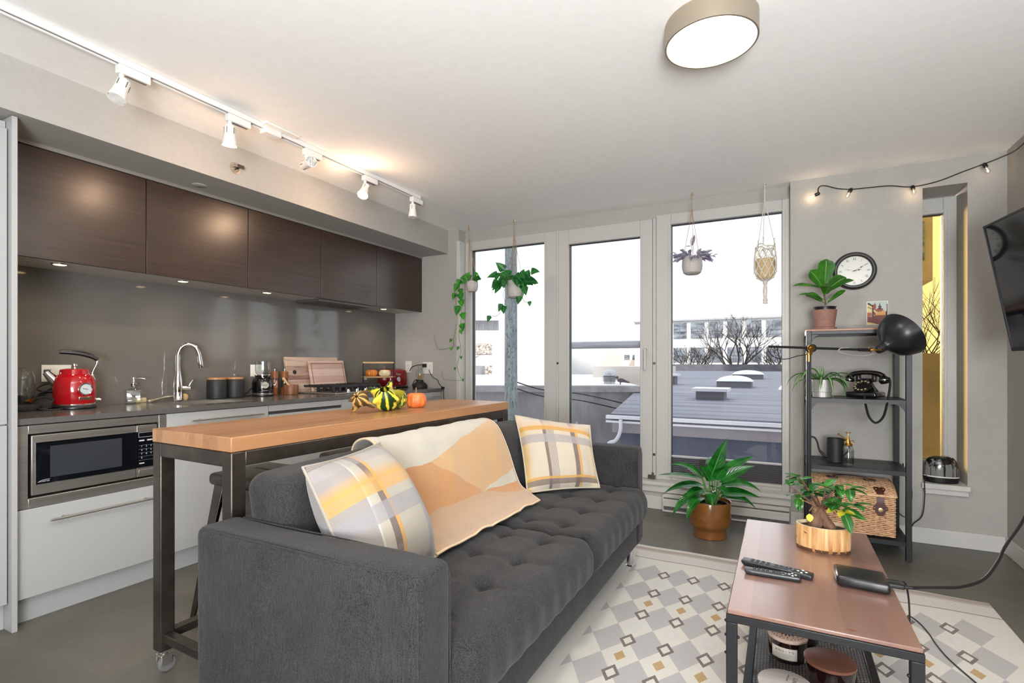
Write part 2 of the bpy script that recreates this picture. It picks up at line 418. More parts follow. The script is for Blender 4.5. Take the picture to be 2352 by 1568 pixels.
# heater under the window ---------------------------------------------------------------
hr = thing('baseboard_heater', 'long low white baseboard heater under the right hand window', 'heater', (-.38, 4.1, .0))
MB().box(-.812, .05, 4.052, 4.104, .045, .1).build('front_cover', WHITE, hr, bevel=.004)
MB().box(-.812, .05, 4.066, 4.104, .108, .132).build('top_cover', WHITE, hr, bevel=.004)
MB().box(-.812, -.802, 4.048, 4.104, .004, .132).build('end_cap', WHITE, hr, bevel=.003)
MB().box(-.80, .045, 4.075, 4.104, .012, .112).build('heating_fins', MN('dark_fins', (60,58,56), (130,127,122), 40, .5, .5, st=(8,1,1)), hr)
MB().box(-.812, .05, 4.056, 4.104, .002, .014).build('base_rail', WHITE, hr, bevel=.003)

# ceiling fixture -----------------------------------------------------------------------
cf = thing('ceiling_light', 'round drum ceiling light with beige metal band and glowing diffuser', 'ceiling light', (-.235, 2.06, 2.415))
MB().lathe([(.145,2.414),(.165,2.414),(.165,2.335),(.158,2.335),(.158,2.405)], 64, (-.235,2.06,0), cap=False).build('drum_band', M('brushed_champagne_metal', (176,164,146), .4, .75), cf)
MB().lathe([(1e-5,2.3465),(.12,2.3465),(.1575,2.3485),(.1575,2.36)], 64, (-.235,2.06,0)).build('diffuser', emit('lit_diffuser', (255,236,208), 6), cf)

# track lighting ------------------------------------------------------------------------
TRK = M('white_track_enamel', (232,230,226), .35)
TX = -2.455
tr = thing('track_rail', 'long white track rail running along the ceiling beside the soffit', 'track light rail', (TX, 1.0, 2.415))
tb = MB(); tb.box(TX-.02, TX-.010, -1.6, 3.17, 2.388, 2.4145); tb.box(TX+.010, TX+.02, -1.6, 3.17, 2.388, 2.4145); tb.box(TX-.006, TX+.006, -1.6, 3.17, 2.404, 2.4145)
tb.build('rail', TRK, tr, bevel=.002)
MB().box(TX-.0098, TX+.0098, -1.6, 3.16, 2.396, 2.403).build('contact_slot', M('dark_track_slot', (92,88,82), .6), tr)
MB().box(TX-.026, TX+.026, 1.83, 1.93, 2.372, 2.414).build('feed_connector', TRK, tr, bevel=.004)
MB().box(TX+.025, TX+.06, 1.81, 2.02, 2.404, 2.4146).build('canopy_plate', TRK, tr, bevel=.003)
VENT = M('vent_dark', (110,105,100), .6)
LAMPOFF = M('reflector_lamp', (150,148,144), .2, .6); LAMPON = emit('lit_spot_lamp', (255,226,186), 30)
spots = [(1.21, (.10,-.34,-.93), 0, 'first spotlight from the left on the ceiling track, unlit and aimed down'),
         (1.69, (-.12,.05,-1), 1, 'second spotlight from the left on the track, glowing warm'),
         (2.16, (.93,-.25,.02), 0, 'middle spotlight on the track, swivelled sideways and unlit'),
         (2.64, (.2,-.55,-.8), 2, 'fourth spotlight on the track, brightest and facing the room'),
         (3.14, (.03,-.05,-1), 0, 'last spotlight at the far end of the ceiling track')]
for y, d, on, lab in spots:
    t = thing('track_spotlight', lab, 'spotlight', (TX, y, 2.388), group='spotlights on the ceiling track')
    MB().box(TX-.017, TX+.017, y-.062, y+.062, 2.352, 2.3885).build('track_adapter', TRK, t, bevel=.004)
    MB().box(TX-.007, TX+.007, y-.03, y+.05, 2.3505, 2.352).build('adapter_grille', M('grille_grey', (130,125,120), .5), t)
    d = Vector(d).normalized(); j = Vector((TX, y-.045, 2.31)); 
    b = j-d*.035+Vector((0,0,-.012)); e = b+d*.10
    MB().tube([(TX, y-.045, 2.355), (TX, y-.045, 2.335), tuple(j)], .009, 12).build('stem', TRK, t)
    can = MB(); can.tube([b, b+d*.004, b+d*.055, b+d*.085, e, e, e-d*.012], [.012,.024,.026,.031,.034,.029,.028], 24, cap=False); can.ball(tuple(b), .013, 8)
    cn = can.build('lamp_can', TRK, t)
    for k in range(5):
        sl_ = MB()
        a = k*2*pi/5; o1 = d.orthogonal().normalized(); o2 = d.cross(o1); q = (o1*cos(a)+o2*sin(a))*.0262
        sl_.bar(b+d*.012+q, b+d*.042+q, .003, .002, tuple(q))
        sl_.build('vent_slot', VENT, cn)
    MB().tube([e-d*.012, e-d*.010], [.028,.028], 24).build('lamp_face', LAMPON if on else LAMPOFF, t)
    if on:
        light('spot_bulb', 'SPOT', e+d*.004, 9 if on == 1 else 13, (1,.74,.46), d.to_track_quat('-Z','Y').to_euler(), shadow_soft_size=.02, spot_size=radians(150), spot_blend=.9)
        light('spot_glow', 'POINT', e+d*.03, 2.2 if on == 1 else 4.0, (1,.66,.42), shadow_soft_size=.03)

# soffit fittings
sp = thing('sprinkler', 'small sidewall fire sprinkler on the face of the soffit', 'sprinkler', (-2.84, 1.936, 2.283))
ry = Matrix.Rotation(pi/2, 3, 'Y')
MB().lathe([(.026,0),(.034,.001),(.034,.004),(.024,.006),(.02,.002)], 28, (-2.84,1.936,2.283), mat=ry).build('escutcheon', M('satin_steel_plate', (190,180,168), .35, .7), sp)
q = MB(); q.cyl((-2.84,1.936,2.283),(-2.815,1.936,2.283),.010); q.tube([(-2.82,1.926,2.283),(-2.806,1.922,2.283),(-2.797,1.936,2.283),(-2.806,1.95,2.283),(-2.82,1.946,2.283)],.003); q.box(-2.798,-2.795,1.922,1.962,2.276,2.296)
q.build('sprinkler_head', M('dark_nickel', (120,112,106), .3, 1), sp)
cp = MB().lathe([(1e-5,-.004),(.038,-.004),(.041,-.002),(.041,0)], 32, (-3.046,1.85,2.19)).build('sprinkler_cover', PAINT)
tag(cp, 'flat round painted sprinkler cover on the underside of the soffit', 'cover plate')
# ---------------------------------------------------------------- kitchen
def face(x, y): return math.atan2(y, x)-pi/2      # rz that turns local -y towards the middle of the room's camera side
WENGE = MN('dark_wenge_veneer', (42,29,23), (60,43,34), 60, .3, st=(1,.05,1), bump=.05, bd=.0008, detail=6, spec=.8)
SPLASH = MN('grey_quartz_backsplash', (100,97,93), (106,103,99), 220, .09, detail=2, spec=.6)
QUARTZ = MN('dark_grey_quartz', (88,85,83), (100,97,95), 300, .16, detail=2, spec=.5)
LINER = M('cabinet_liner', (190,186,178), .5)
GAP = M('shadow_gap', (60,58,56), .7)
struct(MB().box(-3.5, -3.49, .978, 4.12, .9, 1.645).build('wall_splashback', SPLASH))
struct(MB().box(-3.16, -3.146, .978, 4.12, 2.172, 2.19).build('trim_6', M('filler_strip_grey', (150,145,138), .4, .3), bevel=.001))

tc = thing('tall_cabinet', 'tall white pantry cabinet with side panel at the left edge', 'cabinet', (-3.2, .66, 0))
MB().box(-3.49, -2.935, .30, .955, .115, 2.17).build('carcass', CAB, tc)
MB().box(-3.49, -2.88, .958, .977, .0, 2.186).build('side_panel', CAB, tc, bevel=.0015)
MB().box(-2.93, -2.91, .302, .953, .882, 2.135).build('door', CAB, tc, bevel=.0015)
MB().box(-2.93, -2.91, .302, .953, .118, .876).build('door', CAB, tc, bevel=.0015)
MB().box(-3.4, -2.96, .30, .957, 0, .114).build('plinth', CAB, tc)

ub = [.98, 1.617, 2.24, 2.857, 3.471, 4.117]
ulab = ['widest dark brown upper cabinet beside the tall white panel', 'dark brown upper cabinet second from the left, above the faucet', 'middle dark brown upper cabinet above the canisters',
        'dark brown upper cabinet above the cooktop with the hood below', 'last dark brown upper cabinet touching the window wall']
for i in range(5):
    a, b = ub[i], ub[i+1]
    t = thing('upper_cabinet', ulab[i], 'cabinet', (-3.32, (a+b)/2, 1.645), group='dark wood upper cabinets')
    c = MB(); c.box(-3.489, -3.174, a+.001, b-.001, 1.66, 2.168); c.build('carcass', WENGE, t)
    MB().box(-3.489, -3.172, a+.001, b-.001, 1.645, 1.66).build('underside_panel', LINER, t)
    MB().box(-3.171, -3.15, a+.002, b-.002, 1.643, 2.167).build('door', WENGE, t, bevel=.001)
hd = thing('range_hood', 'slim built-in range hood under the cabinet above the cooktop', 'range hood', (-3.3, 3.16, 1.62))
MB().box(-3.46, -3.19, 2.875, 3.455, 1.625, 1.6445).build('hood_body', M('hood_grey', (105,100,95), .35, .6), hd, bevel=.002)
q = MB()
for k in range(2): q.box(-3.43, -3.22, 2.92+k*.27, 3.15+k*.27, 1.622, 1.6255)
q.build('grease_filter', MN('filter_mesh', (60,58,55), (120,116,110), 90, .4, .6, st=(1,6,1)), hd)

for k, (x, y) in enumerate(((-3.256,1.268),(-3.256,1.878),(-3.25,2.457),(-3.272,3.699))):
    t = thing('puck_light', ['puck light above the red kettle', 'puck light above the faucet', 'puck light above the blender', 'puck light above the stand with the little pumpkins'][k]+', under the upper cabinets', 'puck light', (x, y, 1.645), group='under-cabinet puck lights')
    MB().lathe([(.028,1.6445),(.037,1.6445),(.035,1.640),(.028,1.6395)], 28, (x,y,0), cap=False).build('trim_ring', CHROME, t)
    MB().lathe([(1e-5,1.641),(.028,1.641),(.028,1.644)], 28, (x,y,0)).build('lens', emit('puck_lens', (255,214,160), 7), t)
    light('puck_bulb', 'SPOT', (x, y, 1.637), 3.0, (1,.82,.60), (0,0,0), shadow_soft_size=.03, spot_size=radians(140), spot_blend=.8)

# base units
bb = [.98, 1.594, 2.212, 2.833, 3.46, 4.10]
HX = -2.872
def handle(par, y0, y1, z):
    h = MB(); h.bar((HX,y0,z), (HX,y1,z), .014, .008)
    for y in (y0+.06, y1-.06): h.cyl((-2.911,y,z), (HX,y,z), .005, n=10)
    return h.build('bar_handle', STEEL, par, bevel=.001)
def carc(t, i, z1=.872, z0=.114):
    c = MB(); c.box(-3.489, -2.932, bb[i]+.001, bb[i+1]-.001, z0, z1); c.build('carcass', CAB, t)
    MB().box(-3.4, -2.965, bb[i]+.001, bb[i+1]-.001, 0, .113).build('plinth', CAB, t)
blab = ['white base unit with a wide drawer below the built-in microwave', 'white sink base cabinet with a long bar handle near the top', 'white panelled appliance unit with a dark gap below its top strip',
        'white base drawers below the gas cooktop', 'white base drawers at the window end of the counter']
base = []
for i in range(5):
    a, b = bb[i], bb[i+1]
    t = thing('base_cabinet', blab[i], 'cabinet', (-3.2, (a+b)/2, 0), group='white base cabinets'); base.append(t)
    if i == 0:
        carc(t, i, .505)
        d = MB().box(-2.931, -2.91, a+.002, b-.002, .118, .503).build('drawer', CAB, t, bevel=.0015); handle(d, 1.085, 1.545, .443)
    elif i == 1:
        carc(t, i, .73)
        d = MB().box(-2.931, -2.91, a+.002, b-.002, .118, .869).build('door', CAB, t, bevel=.0015); handle(d, 1.705, 2.15, .823)
    elif i == 2:
        carc(t, i)
        MB().box(-2.931, -2.91, a+.002, b-.002, .118, .81).build('door', CAB, t, bevel=.0015)
        MB().box(-2.931, -2.91, a+.002, b-.002, .83, .869).build('top_strip', CAB, t, bevel=.0015)
        MB().box(-2.932, -2.918, a+.002, b-.002, .81, .83).build('finger_gap', GAP, t)
    else:
        carc(t, i)
        for z0, z1 in ((.118,.36),(.363,.62),(.623,.869)):
            d = MB().box(-2.931, -2.91, a+.002, b-.002, z0, z1).build('drawer', CAB, t, bevel=.0015); handle(d, a+.10, b-.07, z1-.04)
MB().box(-3.488,-2.932,4.101,4.119,0,.872).build('end_panel', CAB, base[4])

ct = MB(); SX0, SX1, SY0, SY1 = -3.40, -3.03, 1.74, 2.205
ct.box(-3.489, -2.9, .979, SY0, .873, .9); ct.box(-3.489, -2.9, SY1, 4.118, .873, .9); ct.box(-3.489, SX0, SY0, SY1, .873, .9); ct.box(SX1, -2.9, SY0, SY1, .873, .9)
tag(ct.build('worktop', QUARTZ), 'dark grey stone worktop running the length of the kitchen', 'worktop')
sk = MB(); sk.box(SX0-.0, SX0+.004, SY0, SY1, .74, .893); sk.box(SX1-.004, SX1, SY0, SY1, .74, .893); sk.box(SX0,SX1,SY0,SY0+.004,.74,.893); sk.box(SX0,SX1,SY1-.004,SY1,.74,.893); sk.box(SX0,SX1,SY0,SY1,.736,.74)
sr = thing('kitchen_sink', 'steel undermount sink set into the worktop below the faucet', 'sink', (-3.2, 2.0, .74))
sk.build('basin', STEEL, sr)
MB().lathe([(1e-5,.743),(.035,.743),(.04,.741)], 24, (-3.22,2.0,0)).build('drain', CHROME, sr)

# microwave with trim kit
mw = thing('microwave', 'stainless steel microwave built in under the worktop', 'microwave', (-2.95, 1.287, .508))
mx = -2.912
tk = MB()
tk.box(mx-.02, mx, .984, 1.022, .508, .868); tk.box(mx-.02, mx, 1.556, 1.591, .508, .868); tk.box(mx-.02, mx, 1.022, 1.556, .83, .868); tk.box(mx-.02, mx, 1.022, 1.556, .508, .548)
tk.build('trim_kit_frame', STEEL, mw, bevel=.002)
MB().box(mx-.35, mx-.03, 1.0, 1.575, .52, .86).build('oven_body', BLKP, mw)
MB().box(mx-.022, mx-.006, 1.035, 1.45, .558, .822).build('door', STEEL, mw, bevel=.003)
dg = MB().box(mx-.007, mx-.003, 1.05, 1.45, .606, .788).build('door_glass', M('dark_oven_glass', (14,16,20), .06, spec=.6), mw)
rim_ = frame(MB(), 1.0485,1.4515,.6045,.7895, 1.0505,1.4495,.6065,.7875, mx-.0031, mx-.0015).build('glass_rim', CHROME, mw)
for me in (rim_.data,):                    # frame() lays out x/z rims; stand this one on the oven front
    for v in me.vertices:
        x, y, z = v.co; X0, Y0, Z0 = ORG[mw.name]
        v.co = ((y+Y0)-X0, (x+X0)-Y0, z)
    me.flip_normals()
MB().box(mx-.0034, mx-.0026, 1.10, 1.385, .628, .768).build('window_screen', M('perforated_screen', (52,55,60), .3), mw)
cpn = MB().box(mx-.022, mx-.006, 1.453, 1.55, .558, .822).build('control_panel', STEEL, mw, bevel=.003)
ORG[cpn.name] = ORG[mw.name]
MB().box(mx-.007, mx-.003, 1.453, 1.535, .606, .788).build('panel_glass', bpy.data.materials['dark_oven_glass'], cpn)
LBL = M('pale_grey_print', (190,192,196), .5)
k = MB()
for a_, b_, c_, d_ in ((1.46,1.53,.785,.7835),(1.46,1.53,.7615,.76),(1.46,1.4615,.76,.785)): k.box(mx-.0031, mx-.0024, a_, b_, min(c_,d_), max(c_,d_))
k.box(mx-.0031, mx-.0024, 1.463, 1.487, .74, .747); k.box(mx-.0031, mx-.0024, 1.463, 1.487, .624, .63); k.box(mx-.0031, mx-.0024, 1.50, 1.524, .74, .747)
for r_ in range(5): k.box(mx-.0031, mx-.0026, 1.46, 1.532, .642+r_*.019, .6424+r_*.019)
k.build('key_outlines', LBL, cpn)
RX = (pi/2, 0, pi/2)
for r_, row in enumerate(('123','456','789','0')):
    for c_, ch in enumerate(row): text('key_number', ch, .012, LBL, cpn, (mx-.0026, 1.475+c_*.022, .713-r_*.0195), RX)
db = MB(); db.box(mx-.0065, mx-.0045, 1.462, 1.532, .568, .594); db.build('door_button', STEEL, cpn, bevel=.003)
sw = MB(); sw.tube(smoothpts([(mx-.0026,1.056,.6125),(mx-.0026,1.075,.6215),(mx-.0026,1.10,.6215)],6), .0007, 4); sw.build('badge_swoosh', LBL, mw)
text('badge_lettering', 'INVERTER', .0085, LBL, mw, (mx-.0026, 1.0795, .6150), RX)

# gas cooktop
gx0, gx1, gy0, gy1 = -3.46, -3.01, 2.87, 3.515
gk = thing('gas_cooktop', 'stainless gas cooktop with black cast iron grates', 'cooktop', (-3.24, 3.19, .9))
MB().box(gx0, gx1, gy0, gy1, .9, .912).build('steel_tray', STEEL, gk, bevel=.004)
IRON = M('cast_iron', (44,46,52), .5, .3)
for yy in (gy0+.06, gy1-.325):
    gr = MB(); y1_ = yy+.265
    for x in (gx0+.03, gx1-.09): gr.box(x-.007, x+.007, yy, y1_, .948, .966)
    for y in (yy, y1_): gr.box(gx0+.03, gx1-.09, y-.007, y+.007, .948, .966)
    for j in range(5): gr.box(gx0+.03, gx1-.09, yy+.045+j*.044-.004, yy+.045+j*.044+.004, .952, .968)
    xm = (gx0+gx1-.06)/2; gr.box(xm-.006, xm+.006, yy, y1_, .950, .968)
    for x in (gx0+.03, gx1-.09, xm):
        for y in [yy+(y1_-yy)*j_/4 for j_ in range(5)]: gr.box(x-.010, x+.010, y-.009, y+.009, .9125, .951)
    gr.build('grate', IRON, gk, bevel=.002)
for x in (gx0+.12, gx1-.18):
    for y in (gy0+.19, gy1-.19):
        MB().lathe([(.045,.912),(.045,.92),(.03,.926),(.03,.932),(1e-5,.934)], 24, (x,y,0)).build('burner', M('burner_cap', (70,68,66), .5, .5), gk)
for j in range(4):
    y = gy0+.16+j*.095
    q = MB().lathe([(.017,.912),(.017,.918),(.013,.934),(1e-5,.936)], 20, (gx1-.035,y,0)); q.box(gx1-.05, gx1-.02, y-.003, y+.003, .93, .942); q.build('control_knob', CHROME, gk)

# outlets on the splashback and wall
def outlet(name, lab, pts, plane, n, group='wall outlets and switches'):
    t = thing(name, lab, 'wall plate', pts[0], group=group)
    (x, y, z), w, h = pts
    if plane == 'x':
        MB().box(x, x+.006, y-w/2, y+w/2, z-h/2, z+h/2).build('cover_plate', PLATE, t, bevel=.002)
        for i in range(n):
            c = y-w/2+w*(i+.5)/n
            MB().box(x+.006, x+.008, c-.017, c+.017, z-.033, z+.033).build('socket', PLATE, t, bevel=.001)
            q = MB()
            for s_ in (-.018, .018):
                q.box(x+.008, x+.0083, c-.007, c-.005, z+s_-.005, z+s_+.005); q.box(x+.008, x+.0083, c+.005, c+.007, z+s_-.004, z+s_+.004)
            q.build('socket_slots', GAP, t)
    else:
        MB().box(x-w/2, x+w/2, y-.006, y, z-h/2, z+h/2).build('cover_plate', PLATE, t, bevel=.002)
        for i in range(n):
            c = x-w/2+w*(i+.5)/n
            MB().box(c-.017, c+.017, y-.008, y-.006, z-.033, z+.033).build('socket', PLATE, t, bevel=.001)
            q = MB()
            for s_ in (-.018, .018):
                q.box(c-.007, c-.005, y-.0083, y-.008, z+s_-.005, z+s_+.005); q.box(c+.005, c+.007, y-.0083, y-.008, z+s_-.004, z+s_+.004)
            q.build('socket_slots', GAP, t)
    return t
outlet('wall_outlet', 'wide white outlet plate behind the red kettle', ((-3.49,1.343,1.086),.13,.09), 'x', 2)
outlet('wall_outlet', 'white outlet plate behind the blender jar', ((-3.49,2.55,1.086),.105,.088), 'x', 1)
outlet('wall_outlet', 'narrow outlet plate on the wall right of the toaster', ((-3.318,4.12,1.105),.075,.115), 'y', 1)
outlet('wall_outlet', 'double outlet plate on the wall behind the oil lamp', ((-3.08,4.12,1.095),.12,.115), 'y', 2)

# kettle
kx, ky = -3.335, 1.362
kt = thing('electric_kettle', 'glossy red retro kettle with round gauge and black handle', 'kettle', (kx, ky, .9), face(kx, ky), world=False)
RED = M('glossy_red_enamel', (165,8,20), .12, coat=.6)
MB().lathe([(.086,0),(.093,.004),(.093,.014),(.090,.018)], 48).build('power_base', BLKP, kt)
MB().lathe([(.0905,.0185),(.0915,.02),(.0915,.026),(.089,.028)], 48).build('chrome_band', CHROME, kt)
MB().lathe([(.087,.028),(.090,.032),(.090,.10),(.0885,.138),(.083,.158),(.071,.178),(.064,.184),(.062,.203),(.060,.205)], 48).build('body', RED, kt)
MB().lathe([(.060,.203),(.058,.208),(.036,.212),(1e-5,.213)], 40).build('lid', RED, kt)
MB().lathe([(.008,.212),(.007,.222),(.0125,.226),(.0125,.236),(1e-5,.238)], 20).build('lid_knob', CHROME, kt)
sp_ = MB().tube([(-.070,0,.135),(-.086,0,.158),(-.106,0,.183),(-.113,0,.194)], [.027,.024,.018,.0165], 18); sp_.build('spout', CHROME, kt)
MB().box(-.122,-.097,-.013,.013,.188,.207).build('spout_flap', BLKP, kt, bevel=.003)
MB().tube(smoothpts([(.080,0,.150),(.072,0,.178),(.080,0,.205),(.092,0,.236),(.093,0,.256)],5), [.009]*6+[.0055]*15, 10).build('handle_bracket', CHROME, kt)
hp = smoothpts([(.097,0,.258),(.072,0,.276),(.03,0,.291),(-.02,0,.298),(-.062,0,.299)],5)
MB().tube(hp, [lerp(.010,.0135,sin(pi*i/20)) for i in range(21)], 14).build('handle', BLKP, kt)
a = radians(-62); gm = Matrix.Rotation(a+pi/2, 3, 'Z') @ Matrix.Rotation(pi/2, 3, 'X')
def onk(r, z, dz=0): return (cos(a)*r, sin(a)*r, z)
MB().lathe([(.018,-.006),(.031,0),(.033,.008),(.029,.013),(.026,.012)], 32, onk(.088,.105), mat=gm, cap=False).build('gauge_bezel', CHROME, kt)
gf = MB().lathe([(.026,.0105),(1e-5,.0108)], 32, onk(.088,.105), mat=gm).build('gauge_face', M('gauge_face_grey', (196,200,206), .3), kt)
e1 = Vector((-sin(a), cos(a), 0)); o_ = Vector(onk(.0997,.105))
MB().bar(o_-e1*.016+Vector((0,0,.004)), o_+e1*.008-Vector((0,0,.002)), .002, .001, up=(cos(a),sin(a),0)).build('gauge_needle', INK, kt)
bd_ = MB(); o2 = Vector(onk(.0912,.056)); bd_.bar(o2-e1*.030, o2+e1*.030, .004, .016, up=(0,0,1)); bd_.build('name_badge', CHROME, kt, bevel=.001)
text('badge_lettering', 'HADEN', .0135, INK, kt, tuple(o2+Vector((cos(a),sin(a),0))*.0024), (pi/2, 0, a+pi/2))
MB().tube([(.089,0,.045),(.102,0,.046),(.110,0,.042)], [.005,.006,.004], 10).build('switch_lever', M('white_plastic', (230,228,222), .4), kt)

# lamp at the far left and the cords
lx, ly = -3.385, 1.165
ll = thing('table_lamp', 'glass globe lamp with black base half hidden by the tall cabinet', 'lamp', (lx, ly, .9))
MB().lathe([(.075,.9),(.077,.905),(.075,.925),(.05,.934),(.034,.937),(1e-5,.938)], 40, (lx,ly,0)).build('base', BLKM, ll)
MB().cyl((lx+.02,ly+.012,.95),(lx+.037,ly+.022,.952),.011,n=18).build('dimmer_knob', BRASS, ll)
MB().lathe([(.02,.936),(.022,.975),(.018,.98)], 20, (lx,ly,0)).build('socket', BLKM, ll)
MB().lathe([(.03,.938),(.046,.97),(.05,1.02),(.048,1.07),(.036,1.105),(.015,1.122),(1e-5,1.125)], 32, (lx,ly,0)).build('glass_globe', CLEAR, ll)
MB().lathe([(.012,.98),(.014,1.0),(.02,1.03),(.012,1.055),(1e-5,1.06)], 20, (lx,ly,0)).build('bulb', CLEAR, ll)
cd = MB()
cd.tube(smoothpts([(-3.47,1.40,1.055),(-3.45,1.37,1.05),(-3.43,1.30,1.0),(-3.42,1.23,.95),(-3.42,1.19,.905)],6), .006, 8)
cd.tube(smoothpts([(-3.47,1.405,1.05),(-3.44,1.35,1.035),(-3.42,1.27,1.03),(-3.40,1.23,1.005),(-3.41,1.30,.985),(-3.42,1.36,1.0),(-3.40,1.36,.96),(-3.33,1.29,.906),(-3.27,1.27,.9045)],6), .0042, 8)
cd.tube(smoothpts([(-3.40,1.19,.905),(-3.39,1.21,.95),(-3.385,1.25,.965),(-3.37,1.285,.945),(-3.36,1.27,.91),(-3.37,1.20,.9045)],6), .0042, 8)
cd.tube(smoothpts([(-3.46,1.385,1.045),(-3.44,1.33,1.02),(-3.43,1.26,.98),(-3.41,1.21,.94),(-3.38,1.235,.91)],6), .005, 8)
cd.tube(smoothpts([(-3.31,1.235,.905),(-3.33,1.27,.95),(-3.36,1.30,.985),(-3.39,1.26,.995),(-3.385,1.20,.965),(-3.35,1.19,.93),(-3.30,1.22,.905),(-3.28,1.30,.905),(-3.265,1.33,.906)],6), .0042, 8)
attach(cd.build('power_cord', CORD), kt)

# soap dispenser
sx, sy = -3.40, 1.677
sd = thing('soap_dispenser', 'square clear glass soap bottle with chrome pump beside the sink', 'soap dispenser', (sx, sy, .9), face(sx, sy), world=False)
def bottle(z0=0): return MB().rbox(-.043,.043,-.035,.035,z0,.088,.012,(2,2,2))
bottle().build('bottle', CLEAR, sd)
MB().rbox(-.038,.038,-.030,.030,.005,.035,.010,(2,2,2)).build('liquid_soap', glass('pale_soap', (.95,.93,.86), 1), sd)
MB().lathe([(.03,.082),(.02,.094),(.0145,.098),(.0145,.104)], 24).build('bottle_neck', CLEAR, sd)
p_ = MB().lathe([(.016,.102),(.017,.104),(.017,.122),(.009,.125),(.006,.128),(.006,.145),(.012,.148),(.012,.156),(1e-5,.157)], 24)
p_.tube([(0,0,.15),(.03,-.008,.151),(.05,-.012,.149),(.056,-.013,.143)], .004, 10); p_.build('pump', CHROME, sd)

# sponge, scrubbing brush
br = thing('dish_brush', 'dish brush with pale wooden handle lying behind the sink', 'brush', (-3.45, 1.86, .9))
MB().tube(smoothpts([(-3.405,1.755,.907),(-3.42,1.80,.915),(-3.44,1.87,.927),(-3.455,1.94,.931)],5), [.009,.011,.011,.010,.009]+[.007]*11, 10).build('handle', M('clear_steel_handle', (200,195,180), .2, .8), br)
MB().lathe([(.018,.9),(.026,.912),(.026,.93),(.012,.942),(1e-5,.943)], 20, (-3.457,2.0,0)).build('brush_head', M('bristle_tan', (196,168,116), .8), br)
sg = thing('sponge_holder', 'small pale sponge standing behind the soap bottle', 'sponge', (-3.455, 1.755, .9))
MB().rbox(-3.475,-3.45,1.72,1.775,.9,.93,.006,(1,2,2)).build('sponge', MN('sponge_cream', (214,200,168),(190,172,138),200,.9,bump=.5), sg)

# faucet
fx, fy = -3.425, 1.945
fa = thing('kitchen_faucet', 'tall chrome gooseneck faucet with a side lever', 'faucet', (fx, fy, .9), face(fx, fy), world=False)
MB().lathe([(.03,0),(.031,.006),(.027,.012),(.0255,.06),(.028,.09),(.026,.125),(.019,.165),(.0155,.19)], 32).build('body', CHROME, fa)
pts = smoothpts([(0,0,.18),(0,0,.26),(.002,0,.305),(.022,0,.345),(.058,0,.362),(.093,0,.347),(.112,0,.31),(.119,0,.275)],6)
MB().tube(pts, .0135, 16).build('gooseneck', CHROME, fa)
MB().tube([(.117,0,.285),(.122,0,.25),(.126,0,.215),(.1265,0,.208)], [.0145,.0155,.0165,.014], 18).build('spray_head', CHROME, fa)
lv = MB().tube([(.02,0,.082),(.05,0,.082),(.068,0,.082)], [.0125,.0125,.0125], 16); lv.tube([(.058,0,.088),(.068,0,.112),(.082,0,.132)], [.006,.005,.008], 10); lv.build('lever', CHROME, fa)

# canisters
def canister(x, y, lab):
    t = thing('canister', lab, 'canister', (x, y, .9), 0, 'black canisters with wooden lids', world=False)
    MB().lathe([(.056,0),(.06,.004),(.061,.02),(.061,.118),(.058,.126),(.056,.129)], 36).build('jar', BLKM, t)
    MB().lathe([(.055,.129),(.0575,.130),(.0575,.141),(.055,.143),(1e-5,.143)], 36).build('wooden_lid', wood('acacia_lid', [(150,104,66),(190,142,96)], 'y', 0, grain=12), t)
    return t
c1 = canister(-3.40, 2.185, 'left black canister with wooden lid, beside the faucet')
dup(c1, (-3.40, 2.315, .9), label='right black canister with wooden lid, nearer the blender')

# blender
bx, by = -3.365, 2.51
bn = thing('blender', 'black retro personal blender with a clear cup', 'blender', (bx, by, .9), face(bx, by), world=False)
MB().lathe([(.066,0),(.071,.004),(.071,.012)], 40).build('foot', BLKP, bn)
MB().lathe([(.0715,.012),(.0735,.015),(.0735,.022),(.071,.025)], 40).build('chrome_band', CHROME, bn)
MB().lathe([(.071,.025),(.073,.05),(.073,.10),(.068,.122),(.055,.137),(.052,.14),(.052,.152)], 40).build('body', M('glossy_black_enamel', (12,12,13), .1, coat=.5), bn)
MB().lathe([(.054,.151),(.056,.153),(.056,.158),(.045,.160)], 40).build('collar', CHROME, bn)
MB().lathe([(.04,.158),(.05,.17),(.0515,.19),(.0515,.252),(.048,.256),(.0495,.252),(.0495,.19),(.046,.172),(1e-5,.165)], 32).build('clear_cup', CLEAR, bn)
a = radians(-78); g2 = Matrix.Rotation(a+pi/2, 3, 'Z') @ Matrix.Rotation(pi/2, 3, 'X')
MB().lathe([(.0235,0),(.0235,.003),(.020,.003),(.020,.0015),(1e-5,.0016)], 32, (cos(a)*.0725,sin(a)*.0725,.082), mat=g2).build('round_badge', M('badge_silver', (205,205,190), .3, .6), bn)
text('badge_lettering', 'HADEN', .0095, INK, bn, (cos(a)*.0748,sin(a)*.0748,.082), (pi/2,0,a+pi/2))
text('badge_line', 'HADEN', .007, LBL, bn, (cos(a)*.0738,sin(a)*.0738,.044), (pi/2,0,a+pi/2), sx=1.6)
lv = MB().tube([(.07,-.01,.08),(.082,-.012,.08),(.09,-.013,.098),(.094,-.013,.112)], [.006,.006,.004,.007], 10); lv.tube([(.082,-.012,.08),(.086,-.013,.066)], .004, 8); lv.build('pulse_lever', CHROME, bn)
attach(MB().tube(smoothpts([(-3.47,2.535,1.06),(-3.455,2.52,1.0),(-3.465,2.46,.93),(-3.46,2.42,.905),(-3.42,2.44,.905),(-3.40,2.455,.908)],6), .004, 8).build('power_cord', CORD), bn)

